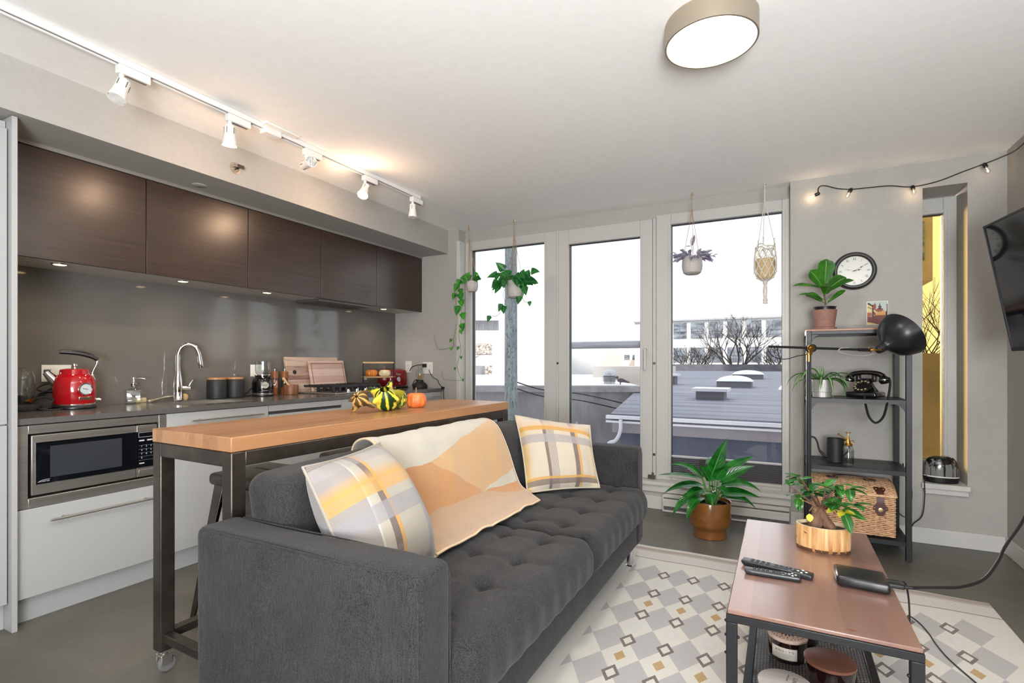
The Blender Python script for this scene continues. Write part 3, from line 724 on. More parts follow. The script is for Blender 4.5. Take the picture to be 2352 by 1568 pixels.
# pepper and salt mills
TEAK = wood('teak', [(104,58,26),(150,92,44)], 'z', 0, grain=9)
def mill(x, y, lab, fill):
    t = thing('spice_mill', lab, 'spice mill', (x, y, .9), 0, 'pair of wooden mills', world=False)
    MB().lathe([(.024,0),(.026,.002),(.026,.052),(.025,.053)], 28).build('wooden_foot', TEAK, t)
    MB().lathe([(.0255,.053),(.0255,.124)], 28).build('acrylic_tube', CLEAR, t)
    MB().lathe([(.0235,.054),(.0235,.108),(.01,.116),(1e-5,.117)], 24).build('contents', fill, t)
    MB().lathe([(.025,.124),(.026,.125),(.026,.174),(.024,.177),(1e-5,.178)], 28).build('wooden_cap', TEAK, t)
    MB().lathe([(.005,.178),(.004,.184),(.0075,.188),(.006,.196),(1e-5,.199)], 16).build('top_knob', CHROME, t)
mill(-3.43, 2.66, 'left wooden mill, filled with pink salt', MN('pink_salt', (196,108,84), (226,160,140), 260, .7, bump=.6))
mill(-3.435, 2.752, 'right wooden mill, filled with black peppercorns', MN('peppercorns', (28,22,20), (74,58,48), 300, .7, bump=.6))

# mortar and pestle
mox, moy = -3.355, 2.745
mo = thing('mortar', 'small wooden mortar standing in front of the mills', 'mortar', (mox, moy, .9), 0, world=False)
MB().lathe([(.05,0),(.0535,.003),(.0545,.02),(.0545,.072),(.053,.074),(.048,.074),(.046,.05),(.03,.02),(1e-5,.015)], 36).build('bowl', wood('walnut_mortar', [(92,56,34),(148,98,62)], 'z', 0, grain=7), mo)
ps = thing('pestle', 'pale wooden pestle leaning in the small mortar', 'pestle', (mox, moy, .93))
MB().tube(smoothpts([(mox+.01,moy+.012,.925),(mox-.005,moy+.0,.955),(mox-.03,moy-.018,.995),(mox-.043,moy-.028,1.018),(mox-.052,moy-.036,1.022)],4), [.014,.015,.014,.012,.011,.0095,.009,.009,.009,.0095,.0105,.0115,.0125,.0135,.013,.011,.008], 14).build('pestle_stick', wood('maple_pestle', [(196,140,96),(222,172,128)], 'z', 0), ps)

# cutting boards leaning on the splashback
WALN = wood('mixed_walnut', [(96,66,54),(150,118,104),(196,172,156),(122,88,74),(168,140,126)], 'y', .037, off=3, across='z', grain=5)
def lean(t, y0, y1, z1, x0, x1, th, mt, r=.012, nm='board'):
    """a board whose foot stands at x0 and whose top touches at x1"""
    L = sqrt((z1-.9)**2+(x1-x0)**2); an = math.atan2(x0-x1, z1-.9)
    b = MB().rbox(-th/2, th/2, y0, y1, 0, L, min(r, th*.45), (1,3,3))
    ca, sa = cos(an), sin(an)
    b.v = [(x0+x*ca-z*sa, y, .9+.004+x*sa+z*ca) for x,y,z in b.v]
    return b.build(nm, mt, t), (lambda x, y, z: (x0+x*ca-z*sa, y, .904+x*sa+z*ca)), an
b1 = thing('cutting_board', 'large striped walnut cutting board at the back with a finger hole', 'cutting board', (-3.44, 3.04, .9), group='wooden cutting boards')
_, f1, an1 = lean(b1, 2.775, 3.315, 1.185, -3.425, -3.472, .026, WALN, .004)
hole = MB(); hole.lathe([(.017,.0005),(.017,-.004),(1e-5,-.004)], 24, mat=Matrix.Rotation(pi/2-an1*0, 3, 'Y')); hole.v = [f1(.0137+x*1, 2.85+y, .165+z) for x,y,z in hole.v]
hole.build('finger_hole', M('hole_dark', (34,26,22), .8), b1)
b2 = thing('cutting_board', 'smaller paler cutting board with a juice groove leaning in front', 'cutting board', (-3.40, 3.18, .9), group='wooden cutting boards')
PALE = wood('pale_acacia', [(172,138,124),(206,178,164),(160,126,112)], 'y', .055, off=3, across='z', grain=5)
_, f2, an2 = lean(b2, 2.975, 3.36, 1.16, -3.385, -3.440, .02, PALE, .009)
gv = MB(); pr_ = [(2.998,.02),(3.337,.02),(3.337,.238),(2.998,.238)]
for i in range(4):
    (ya, za), (yb, zb) = pr_[i], pr_[(i+1) % 4]
    gv.tube([f2(.0098, ya, za), f2(.0098, yb, zb)], .003, 6)
gv.build('juice_groove', M('groove_brown', (128,92,78), .7), b2)

# tiered stand with two little pumpkins
stx, sty = -3.285, 3.645
rz_ = face(stx, sty)
ts = thing('tiered_stand', 'two-tier stand with black legs and a wooden top bar', 'tiered stand', (stx, sty, .9), rz_, world=False)
SW = wood('pale_beech', [(186,146,104),(214,178,136)], 'x', 0, grain=6)
lg = MB()
for x in (-.135, .135):
    for y in (-.07, .07): lg.tube([(x, y, .004), (x, 0, .245)], .004, 8)
lg.build('wire_frame', BLK, ts)
MB().tube([(-.138,0,.245),(.138,0,.245)], .0085, 12).build('top_bar', SW, ts)
MB().lathe([(1e-5,.006),(.16,.006),(.168,.012),(.165,.02),(1e-5,.018)], 36, sx=.94, sy=.47).build('lower_tray', SW, ts)
MB().lathe([(1e-5,.108),(.15,.108),(.158,.114),(.155,.12),(1e-5,.118)], 36, sx=.95, sy=.4).build('upper_tray', SW, ts)
def pumpkin_mb(R, H, ribs, dip=.08, n=64, m=16, wob=0):
    def fn(u, v):
        a = 2*pi*u; t = pi*v; rib = 1-dip*(abs(cos(a*ribs/2))**6)
        r = R*(sin(t)**.75 if t > 0 else 0)*rib*(1+wob*sin(3*a+1)); z = -cos(t)*H/2*(1-.28*exp(-(sin(t)/.45)**2)) + H/2*(.72 if 0 else 1)*.86
        return (r*cos(a), r*sin(a), z)
    return MB().grid(fn, n, m, cu=True)
def pumpkin(lab, loc, R, H, ribs, col1, col2, stem=.03, rz=0, group=None, sc=(92,80,50)):
    t = thing('pumpkin', lab, 'pumpkin', loc, rz, group, world=False)
    mb = pumpkin_mb(R, H, ribs); zmin = min(v[2] for v in mb.v); mb.v = [(x,y,z-zmin) for x,y,z in mb.v]
    mb.build('skin', MN('pumpkin_skin', col1, col2, 18, .42, bump=.05), t, smooth=80)
    zt = max(v[2] for v in mb.v)-H*.13
    MB().tube(smoothpts([(0,0,zt-.004),(0,0,zt+stem*.5),(stem*.12,0,zt+stem),(stem*.3,0,zt+stem*1.35)],4), [R*.11,R*.09,R*.08,R*.07]+[R*.06]*9, 8).build('stem', M('pumpkin_stem', sc, .8), t)
    return t
def wp(x, y, z): return (stx+cos(rz_)*x-sin(rz_)*y, sty+sin(rz_)*x+cos(rz_)*y, z)
pumpkin('small orange pumpkin on the upper tray of the black-legged stand', wp(-.062, 0, 1.02), .056, .075, 12, (196,104,28), (222,140,58), .03, 1, 'little pumpkins on the tiered stand')
pumpkin('small cream pumpkin on the upper tray of the black-legged stand', wp(.055, 0, 1.02), .054, .074, 11, (226,206,168), (238,224,194), .03, 2, 'little pumpkins on the tiered stand', (150,120,70))

# toaster
to = thing('toaster', 'glossy dark red toaster with a round gauge in the far corner', 'toaster', (-3.36, 3.93, .9))
TRED = M('dark_red_enamel', (128,10,20), .14, coat=.5)
def tf(x, y, z, n): k = 1-.10*max(0, (z-.98)/.12)**2; return (-3.36+(x+3.36)*k, 3.93+(y-3.93)*k, z)
MB().rbox(-3.455,-3.272,3.80,4.06,.912,1.085,.035,(2,2,3),tf).build('body', TRED, to)
MB().rbox(-3.452,-3.274,3.803,4.057,.9,.914,.006,(1,1,1)).build('base', BLKP, to)
MB().box(-3.4525,-3.2715,3.806,4.054,.913,.918).build('chrome_band', CHROME, to, bevel=.001)
MB().box(-3.40,-3.375,3.84,4.02,1.083,1.087).build('slot', BLKP, to); MB().box(-3.35,-3.325,3.84,4.02,1.083,1.087).build('slot', BLKP, to)
my = Matrix.Rotation(pi/2, 3, 'Y')
MB().lathe([(.024,-.004),(.026,.004),(.021,.008),(.020,.006)], 28, (-3.273,3.91,.985), mat=my, cap=False).build('gauge_bezel', CHROME, to)
MB().lathe([(.020,.006),(1e-5,.0062)], 28, (-3.273,3.91,.985), mat=my).build('gauge_face', bpy.data.materials['gauge_face_grey'], to)
MB().bar((-3.2666,3.904,.992),(-3.2666,3.918,.976),.0025,.001,(1,0,0)).build('gauge_needle', INK, to)
MB().box(-3.274,-3.269,3.883,3.937,1.026,1.041).build('name_badge', CHROME, to, bevel=.001)
text('badge_lettering', 'HADEN', .012, INK, to, (-3.2687,3.91,1.0335), RX)
for j in range(3): MB().cyl((-3.273,3.885+j*.025,.945),(-3.268,3.885+j*.025,.945),.005,n=12).build('button', CHROME, to)
MB().tube([(-3.36,4.055,1.03),(-3.36,4.078,1.03),(-3.36,4.083,1.025)], [.006,.006,.009], 10).build('lever', CHROME, to)

# oil-lamp style lamp in the corner
ox, oy = -3.105, 4.025
ol = thing('corner_lamp', 'black squat lamp with a clear glass chimney by the toaster', 'lamp', (ox, oy, .9))
MB().lathe([(.06,.9),(.071,.904),(.073,.92),(.066,.938),(.042,.956),(.034,.963),(.034,.972),(.038,.976)], 36, (ox,oy,0)).build('base', BLKM, ol)
MB().lathe([(.026,.976),(.032,.985),(.040,1.02),(.038,1.06),(.024,1.085),(.022,1.11),(.024,1.112)], 28, (ox,oy,0)).build('glass_chimney', CLEAR, ol)
MB().lathe([(.010,.976),(.011,.99),(.017,1.012),(.013,1.03),(.004,1.042),(1e-5,1.043)], 20, (ox,oy,0)).build('bulb', glass('amber_bulb', (1,.85,.6), 1.5), ol)
ck = MB(); ck.tube(smoothpts([(-3.107,4.108,1.115),(-3.12,4.09,1.125),(-3.19,4.085,1.12),(-3.25,4.085,1.10),(-3.275,4.082,1.06)],6), .004, 8)
ck.box(-3.125,-3.09,4.09,4.113,1.10,1.135)
attach(ck.build('power_cord', CORD), to)
cl2 = MB(); cl2.tube(smoothpts([(-3.18,4.03,.905),(-3.215,4.05,.93),(-3.20,4.07,.972),(-3.16,4.08,.98)],6), .004, 8)
cl2.tube(smoothpts([(-3.06,4.11,1.075),(-3.04,4.105,1.04),(-3.0,4.10,1.0),(-2.95,4.098,.98),(-2.925,4.09,.94),(-2.895,4.09,.915),(-2.875,4.09,.90),(-2.873,4.095,.80),(-2.868,4.098,.70)],6), .003, 8)
cl2.box(-2.893,-2.868,4.078,4.10,.893,.915)
attach(cl2.build('power_cord', CORD), ol)
# ---------------------------------------------------------------- bar table, gourds, stools
tx, ty, trz = -1.785, 1.967, radians(-1.84)
def tw(x, y, z): return (tx+cos(trz)*x-sin(trz)*y, ty+sin(trz)*x+cos(trz)*y, z)
RAW = MN('raw_steel_tube', (66,59,53), (86,78,71), 9, .38, .75, bump=.03)
BUTCH = wood('butcher_block', [(134,92,60),(164,118,80),(178,132,94),(150,104,70)], 'y', .042, off=5, rough=.36, grain=4)
bt = thing('bar_table', 'tall bar table with butcher block top on a raw steel frame', 'table', (tx, ty, 0), trz, world=False)
MB().box(-.24, .24, -.901, .901, .851, .90).build('tabletop', BUTCH, bt, bevel=.003)
q = MB()
for x in (-.213, .213): q.box(x-.025, x+.025, -.85, .85, .80, .85)
for y in (-.874, .874): q.box(-.19, .19, y-.025, y+.025, .80, .85)
q.build('top_rails', RAW, bt, bevel=.004)
for x in (-.213, .213):
    for y in (-.874, .874):
        MB().box(x-.026, x+.026, y-.026, y+.026, .085, .8505).build('leg', RAW, bt, bevel=.005)
        c = MB(); c.box(x-.022, x+.022, y-.022, y+.022, .078, .085); c.cyl((x,y,.06),(x,y,.08),.012,n=14)
        c.box(x-.02, x-.016, y-.018, y+.02, .03, .07); c.box(x+.016, x+.02, y-.018, y+.02, .03, .07); c.box(x-.02, x+.02, y-.02, y+.016, .062, .068)
        cs = c.build('caster', STEEL, bt, bevel=.002)
        MB().lathe([(.012,-.013),(.026,-.012),(.029,-.008),(.029,.008),(.026,.012),(.012,.013)], 24, (x,y+.008,.0295), mat=Matrix.Rotation(pi/2,3,'Y')).build('caster_wheel', M('grey_rubber', (112,112,110), .5), cs)
for y in (-.874, .874): MB().box(-.19, .19, y-.017, y+.017, .118, .152).build('foot_rail', RAW, bt, bevel=.004)
MB().box(-.23, -.196, -.85, .85, .118, .152).build('foot_rail', RAW, bt, bevel=.004)

def gourd(lab, loc, mb, mats, stem=None, rz=0):
    t = thing('gourd', lab, 'gourd', loc, rz, 'gourds on the bar table', world=False)
    zmin = min(v[2] for v in mb.v); mb.v = [(x,y,z-zmin) for x,y,z in mb.v]
    mb.build('skin', mats, t, smooth=80)
    if stem: stem.v = [(x,y,z-zmin) for x,y,z in stem.v]; stem.build('stem', M('gourd_stem', (96,84,52), .8), t)
    return t
def stripes(name, cols, n, rough=.45, bump=0):
    """ribbed colour round the axis (uv u), wobbled with noise"""
    g = G(name); uv = g.xyz(g.co('UV')); nz = g.noise(g.co(), 22, 3)
    w = g.m('SINE', g.m('ADD', g.m('MULTIPLY', uv[0], 2*pi*n), g.m('MULTIPLY', nz, 5)))
    g.p(g.ramp(w, cols), rough); 
    if bump: g.bump(g.noise(g.co(), 90, 3), bump, .006)
    return g.mt
# a crown gourd lying on its side: fingers of yellow ridge over dark green
def crown(R, L, fingers, flare):
    def fn(u, v):
        a = 2*pi*u; t = v; fg = max(0, cos(fingers*a/2))**2
        r = R*(sin(pi*min(1, t*.92+.02))**.6)*(1+.16*fg*sin(pi*t))
        r += flare*fg*exp(-((t-.78)/.12)**2); r -= R*.12*(1-fg)*exp(-((t-.55)/.22)**2)
        x = (t-.5)*L+.35*flare*fg*exp(-((t-.8)/.12)**2)
        return (x, r*cos(a), r*sin(a)*.92)
    return MB().grid(fn, 80, 26, cu=True)
def roty(mb, d, z=0):
    c, s_ = cos(d), sin(d); mb.v = [(x*c+zz*s_, y, -x*s_+zz*c) for x,y,zz in mb.v]
    return mb
STRIPE = stripes('yellow_green_gourd', [(0.0,lin((26,58,24))),(.22,lin((48,84,26))),(.40,lin((222,202,52))),(1,lin((236,212,70)))], 10)
DRYG = stripes('dried_gourd', [(0,lin((92,70,34))),(.3,lin((128,96,46))),(.55,lin((206,164,86))),(1,lin((222,178,104)))], 7, .7, .5)
WARTY = stripes('warty_gourd', [(0,lin((74,96,30))),(.35,lin((150,156,40))),(.6,lin((208,190,56))),(1,lin((216,196,70)))], 9, .55, .9)
X0, Y0, _ = (-1.80, 1.87, 0)
gourd('dried brown gourd with curled fingers, leftmost of the gourds on the bar table', (-1.815, 1.885, .9), roty(crown(.042,.105,7,.035), radians(20)), DRYG, None, radians(115))
gourd('large yellow and dark green striped gourd in the middle of the bar table', (-1.765, 2.015, .9), roty(crown(.062,.13,9,.042), radians(-52)), STRIPE, None, radians(-60))
def wfn(u, v):
    a = 2*pi*u; t = pi*v; k = 1+.09*sin(9*a)*sin(5*t)+.07*cos(11*a+2)*sin(8*t)
    return (.052*sin(t)**.8*cos(a)*k, .052*sin(t)**.8*sin(a)*k, -.047*cos(t)*k)
gourd('bumpy yellow-green gourd between the striped gourd and the orange pumpkin', (-1.80, 2.13, .9), MB().grid(wfn, 72, 36, cu=True), WARTY, None, 0)
pumpkin('round orange pumpkin on the bar table, right of the gourds', (-1.765, 2.255, .9), .056, .098, 10, (214,104,44), (238,138,74), .03, 2.2, None, (132,110,86))

GUN = MN('gunmetal_sheet', (70,66,63), (88,83,79), 12, .36, .85)
def make_stool(loc, lab, rz=0):
    t = thing('counter_stool', lab, 'stool', loc, rz, 'metal stools under the bar table', world=False)
    def dome(x, y, z, n): return (x, y, z+(.006*(1-(x/.16)**2)*(1-(y/.16)**2) if z > .64 else 0))
    MB().rbox(-.155,.155,-.155,.155,.607,.66,.02,(4,4,1),dome).build('seat', GUN, t)
    MB().rbox(-.05,.05,-.012,.012,.6605,.6662,.0028,(2,1,1)).build('hand_hole', M('hole_black', (10,10,10), .8), t)
    for sx_ in (-1, 1):
        for sy_ in (-1, 1):
            a = Vector((sx_*.135, sy_*.135, .615)); b = Vector((sx_*.205, sy_*.205, .018))
            l = MB()
            # folded channel leg: two tapering flanges meeting at the outer corner
            for ax in ((1,0,0),(0,1,0)):
                A = Vector(ax)*(-sx_ if ax[0] else -sy_)
                n_ = Vector((0,1,0))*(-sy_) if ax[0] else Vector((1,0,0))*(-sx_)
                vs = [a, a+A*.062, b+A*.026, b]; vs += [p+n_*.004 for p in vs]
                l.add(vs, [(0,1,2,3),(7,6,5,4),(0,4,5,1),(1,5,6,2),(2,6,7,3),(3,7,4,0)])
            lg_ = l.build('leg', GUN, t, bevel=.002)
            MB().rbox(b.x-.002 if sx_ < 0 else b.x-.026, b.x+.026 if sx_ < 0 else b.x+.002, b.y-.002 if sy_ < 0 else b.y-.026, b.y+.026 if sy_ < 0 else b.y+.002, 0, .034, .006, (1,1,1)).build('rubber_foot', RUBBER, lg_)
    h = .2; s_ = .135+(.205-.135)*(.615-h)/.6-.008
    q = MB()
    for u in (-1, 1): q.box(-s_, s_, u*s_-.006, u*s_+.006, h-.008, h+.008); q.box(u*s_-.006, u*s_+.006, -s_, s_, h-.008, h+.008)
    q.build('foot_ring', GUN, t, bevel=.002)
    s2 = .155
    q = MB(); q.bar((-s2,-s2+.02,.53),(s2,s2-.02,.53),.014,.006); q.bar((-s2,s2-.02,.521),(s2,-s2+.02,.521),.014,.006); q.build('cross_brace', GUN, t)
    return t
s1 = make_stool((-2.075, 1.545, 0), 'metal counter stool nearest the camera, beside the table leg')
dup(s1, (-2.05, 2.13, 0), label='middle metal counter stool, half hidden under the bar table')
dup(s1, (-2.04, 2.59, 0), label='farthest metal counter stool, under the window end of the bar table')

# ---------------------------------------------------------------- sofa
FAB = fabric('charcoal_weave', (25,24.5,25), (65,64,65), 1100, .3)
so = thing('sofa', 'charcoal fabric three-seat sofa with tufted seat and chrome legs', 'sofa', (-1.1, 1.93, 0))
MB().rbox(-1.49,-.705,.94,2.92,.135,.30,.012,(6,12,2)).build('base_frame', FAB, so)
def armfn(x, y, z, n): return (x, y+.004*sin(x*9+y*40)*max(0, z-.2), z+.004*sin(x*7+1))
for y0, y1 in ((.90,1.035),(2.83,2.955)):
    a_ = MB().rbox(-1.505,-.70,y0,y1,.125,.67,.026,(14,3,10),armfn).build('arm', FAB, so)
    sm = MB()
    for y in (y0+.006, y1-.006):
        pts = [(-1.47,y,.664),(-1.1,y,.6655),(-.735,y,.664),(-.712,y,.655),(-.7045,y,.63),(-.7035,y,.3),(-.7035,y,.15)]
        sm.tube(pts, .0022, 5)
    sm.build('seam_piping', FAB, a_)
MB().rbox(-1.512,-1.44,1.035,2.83,.13,.66,.02,(2,8,4)).build('back_frame', FAB, so)
def seatfn(y0, y1):
    bx_ = [-1.15,-.98,-.81]; by_ = [y0+(y1-y0)*(i+.5)/4 for i in range(4)]
    def fn(x, y, z, n):
        if z > .425:
            d = 0
            for bxx in bx_:
                d -= .010*exp(-((x-bxx)/.020)**2)
                for byy in by_: d -= .021*exp(-(((x-bxx)/.032)**2+((y-byy)/.032)**2))
            for byy in by_: d -= .007*exp(-((y-byy)/.018)**2)
            e = min(1, (-.64-x)/.06) if x > -.70 else 1
            return (x, y, z+d*max(0, e)+.014)
        if x > -.66: return (x+.012*sin(pi*(z-.29)/.17)+.002*sin(y*60), y, z)
        return (x, y, z)
    return fn
for y0, y1 in ((1.037,1.926),(1.932,2.828)):
    s_ = MB().rbox(-1.30,-.645,y0,y1,.298,.452,.05,(34,46,5),seatfn(y0,y1),rs=5).build('seat_cushion', FAB, so)
    sm = MB(); sm.tube([(-.668,y0+.02+ (y1-y0-.04)*i/20,.447) for i in range(21)], .0022, 5)
    sm.tube([(-.700+.01*i,y0+.010,.452) for i in range(4)], .002, 5); sm.build('seam_piping', FAB, s_)
def backfn(y0, y1):
    by_ = [y0+(y1-y0)*(i+.5)/3 for i in range(3)]
    def fn(x, y, z, n):
        sh = -.075*(z-.42)/.37
        if x > -1.26 and .47 < z < .76:
            d = 0
            for zz in (.55,.67):
                d -= .008*exp(-((z-zz)/.02)**2)
                for byy in by_: d -= .014*exp(-(((z-zz)/.03)**2+((y-byy)/.03)**2))
            x += d
        if z > .75: z += .012*sin(pi*(y-y0)/(y1-y0))-.006
        return (x+sh, y, z)
    return fn
for y0, y1 in ((1.04,1.928),(1.932,2.826)):
    MB().rbox(-1.435,-1.225,y0,y1,.43,.80,.06,(6,34,24),backfn(y0,y1),rs=5).build('back_cushion', FAB, so)
for x in (-1.44,-.745):
    for y in (1.0,2.86):
        l = MB().lathe([(.026,.0125),(.028,.013),(.028,.018),(.0225,.022),(.0225,.136)], 24, (x,y,0)); l.build('leg', CHROME, so)

# pillows
def plaid(name, vert, horz, base=(174,163,146)):
    g = G(name); uv = g.xyz(g.co('UV')); n = g.noise(g.co(), 500, 2, .7); n2 = g.noise(g.co(), 12, 2)
    c = g.mix(n2, lin(base), lin(tuple(min(255, x+10) for x in base)))
    for ax, L in ((0, vert), (1, horz)):
        for a, b, col, al in L:
            w = g.band(uv[ax], a, b)
            if al == 'lines': w = g.m('MULTIPLY', w, g.m('MULTIPLY', g.m('GREATER_THAN', g.m('SINE', g.m('MULTIPLY', uv[ax], 420)), .2), .75))
            elif al == 'fade': w = g.m('MULTIPLY', w, g.m('SUBTRACT', 1, g.m('DIVIDE', g.m('SUBTRACT', uv[ax], a), b-a)))
            elif al == 'rise': w = g.m('MULTIPLY', w, g.m('DIVIDE', g.m('SUBTRACT', uv[ax], a), b-a))
            else: w = g.m('MULTIPLY', w, al)
            c = g.mix(w, c, lin(col))
    tw_ = g.m('SINE', g.m('ADD', g.m('MULTIPLY', uv[0], 700), g.m('MULTIPLY', uv[1], 700)))
    c = g.mix(g.m('MULTIPLY', g.m('GREATER_THAN', tw_, .1), .10), c, lin((246,240,230)))
    g.p(c, .95, spec=.15, sheen=.2); g.bump(g.m('ADD', g.m('MULTIPLY', tw_, .3), n), .25, .0012); return g.mt
BR, MU, GR, CR = (92,74,72), (184,136,56), (142,136,138), (218,208,192)
PL1 = plaid('plaid_weave', [(.0,.10,(196,158,84),'fade'),(.285,.325,BR,.9),(.325,.43,BR,'lines'),(.325,.43,GR,.25),(.655,.715,BR,.9),(.715,.752,MU,.85),(.88,.97,(222,196,140),.35)],
            [(.045,.105,BR,.8),(.105,.135,MU,.85),(.575,.69,GR,.8),(.755,.80,MU,.9),(.80,.93,MU,'fade'),(.82,1,(196,186,184),.4)])
PL2 = plaid('plaid_weave_turned', [(.0,.20,(124,117,116),.75),(.20,.215,(180,174,166),.8),(.30,.365,BR,.92),(.365,.405,MU,.9),(.76,.86,(130,130,138),.75),(.93,1,MU,.4)],
            [(.95,1,BR,'lines'),(.60,.69,MU,.75),(.69,.80,MU,'fade'),(.40,.53,(130,127,131),.75),(.86,.95,GR,.45),(.18,.22,GR,.2)], base=(152,144,132))
def pillow(lab, BL, BR_, TR, TL, th, mt, side=1, seed=0):
    BL, BR_, TR, TL = map(Vector, (BL, BR_, TR, TL)); nrm = (BR_-BL).cross(TL-BL).normalized()*side
    cen = (BL+BR_+TR+TL)/4; base = (min(p[0] for p in (BL,BR_,TR,TL))+.15, cen.y, .46)
    t = thing('throw_pillow', lab, 'pillow', base, 0, 'plaid pillows on the sofa')
    def P(u, v, s):
        U = 2*u-1; V = 2*v-1
        p = BL*(1-u)*(1-v)+BR_*u*(1-v)+TR*u*v+TL*(1-u)*v
        pin = .05; p = p+(cen-p)*(pin*((1-U*U)*abs(V)**3+(1-V*V)*abs(U)**3))
        h = max(0, (1-U**4)*(1-V**4))**.62*th*(1-.18*(U*U+V*V))
        ed = exp(-((1-max(abs(U),abs(V)))/.12)**2)
        h += .006*ed*sin(17*(U+V)+seed)*min(1, (1-max(abs(U),abs(V)))*8)+.003*sin(6*U+3*V+seed)*(1-ed)
        return p+nrm*(h*s)
    n = 30; mb = MB(); mb.grid(lambda u, v: P(u, v, 1), n, n); mb.build('cover_front', mt, t, smooth=180)
    mb = MB(); mb.grid(lambda u, v: P(u, 1-v, -1), n, n); mb.build('cover_back', mt, t, smooth=180)
    ring = [P(i/n,0,0) for i in range(n)]+[P(1,i/n,0) for i in range(n)]+[P(1-i/n,1,0) for i in range(n)]+[P(0,1-i/n,0) for i in range(n)]
    MB().tube(ring, .0045, 6, closed=True).build('seam_edge', mt, t)
    return t
pillow('plaid pillow propped at the window end of the sofa, standing upright', (-1.155,2.385,.475), (-.86,2.66,.478), (-.955,2.775,.79), (-1.335,2.60,.845), .075, PL1, 1, 1)
pillow('plaid pillow nearest the camera, tipped behind the near sofa arm', (-1.01,1.05,.475), (-1.05,1.46,.478), (-1.30,1.45,.850), (-1.245,1.06,.835), .115, PL2, 1, 4)

# throw blanket
def throwmat():
    g = G('throw_wool'); uv = g.xyz(g.co('UV')); u, v = uv[0], uv[1]
    n = g.noise(g.co(), 9, 4, .6); f = g.noise(g.co(), 260, 3, .7)
    wob = g.m('MULTIPLY', g.m('SUBTRACT', n, .5), .02); v = g.m('ADD', v, wob)
    L, R = g.m('LESS_THAN', u, .29), g.m('GREATER_THAN', u, .63)
    lt = lambda k: g.m('LESS_THAN', v, k)
    ln = lambda k, s_, u0: g.m('ADD', g.m('MULTIPLY', g.m('SUBTRACT', u, u0), s_), k)
    sel = lambda c, a, b: g.m('ADD', g.m('MULTIPLY', c, a), g.m('MULTIPLY', g.m('SUBTRACT', 1, c), b))
    ORr, LI, CRm, TA = lin((166,104,22)), lin((176,132,76)), lin((168,163,151)), lin((160,124,90))
    c = g.mix(g.m('SUBTRACT', 1, lt(sel(L, ln(.475,.05,0), ln(.49,.26,.29)))), LI, CRm)
    c = g.mix(lt(sel(L, ln(.475,.05,0), ln(.49,-.709,.29))), c, ORr)
    c = g.mix(g.m('MULTIPLY', R, lt(ln(.249,.17,.63))), c, CRm)
    c = g.mix(g.m('MULTIPLY', R, lt(ln(.249,-.07,.63))), c, ORr)
    c = g.mix(lt(sel(R, ln(.249,-.3,.63), .249)), c, TA)
    c = g.mix(g.m('MULTIPLY', f, .28), c, lin((238,226,206)))
    g.p(c, .95, spec=.1, sheen=.4); g.bump(f, .4, .002); return g.mt
path = [(-1.045,.483),(-1.12,.484),(-1.19,.502),(-1.225,.56),(-1.262,.68),(-1.315,.79),(-1.37,.833),(-1.44,.836),(-1.505,.80),(-1.526,.68)]
PT = smoothpts([(a,0,b) for a,b in path], 8); LN = [0]
for i in range(1, len(PT)): LN.append(LN[-1]+(PT[i]-PT[i-1]).length)
def along(t):
    s_ = t*LN[-1]
    for i in range(1, len(PT)):
        if LN[i] >= s_-1e-9:
            f = (s_-LN[i-1])/(LN[i]-LN[i-1]); return PT[i-1].lerp(PT[i], f)
    return PT[-1]
def thr(u, v):
    p = along(v); k0 = 1.452+.055*min(1, v*1.3)+.02*sin(v*9); k1 = 2.25+.13*sin(min(v,.25)/.25*pi/2)-.02*max(0, v-.4)
    w = .004*sin(u*13+v*6)+.003*sin(u*29-v*11)
    return (p.x+w*.7+(.02*u*(1-min(1,v*5))), lerp(k0, k1, u), p.z+abs(w)+.003)
tb_ = thing('throw_blanket', 'orange, tan and cream throw blanket draped over the sofa back', 'blanket', (-1.2, 1.9, .48))
MB().grid(thr, 46, 60).build('blanket_cloth', throwmat(), tb_, smooth=180, solid=.007)
ed = MB(); ring = [thr(i/40,0) for i in range(40)]+[thr(1,i/60) for i in range(60)]+[thr(1-i/40,1) for i in range(40)]+[thr(0,1-i/60) for i in range(60)]
g_ = G('blanket_stitch'); sx3 = g_.xyz(g_.co()); w_ = g_.m('SINE', g_.m('MULTIPLY', g_.m('ADD', g_.m('ADD', sx3[0], sx3[1]), sx3[2]), 900))
g_.p(g_.mix(g_.m('GREATER_THAN', w_, 0), lin((196,160,118)), lin((226,212,190))), .95)
ed.tube(ring, .005, 7, closed=True); ed.build('stitched_edge', g_.mt, tb_)

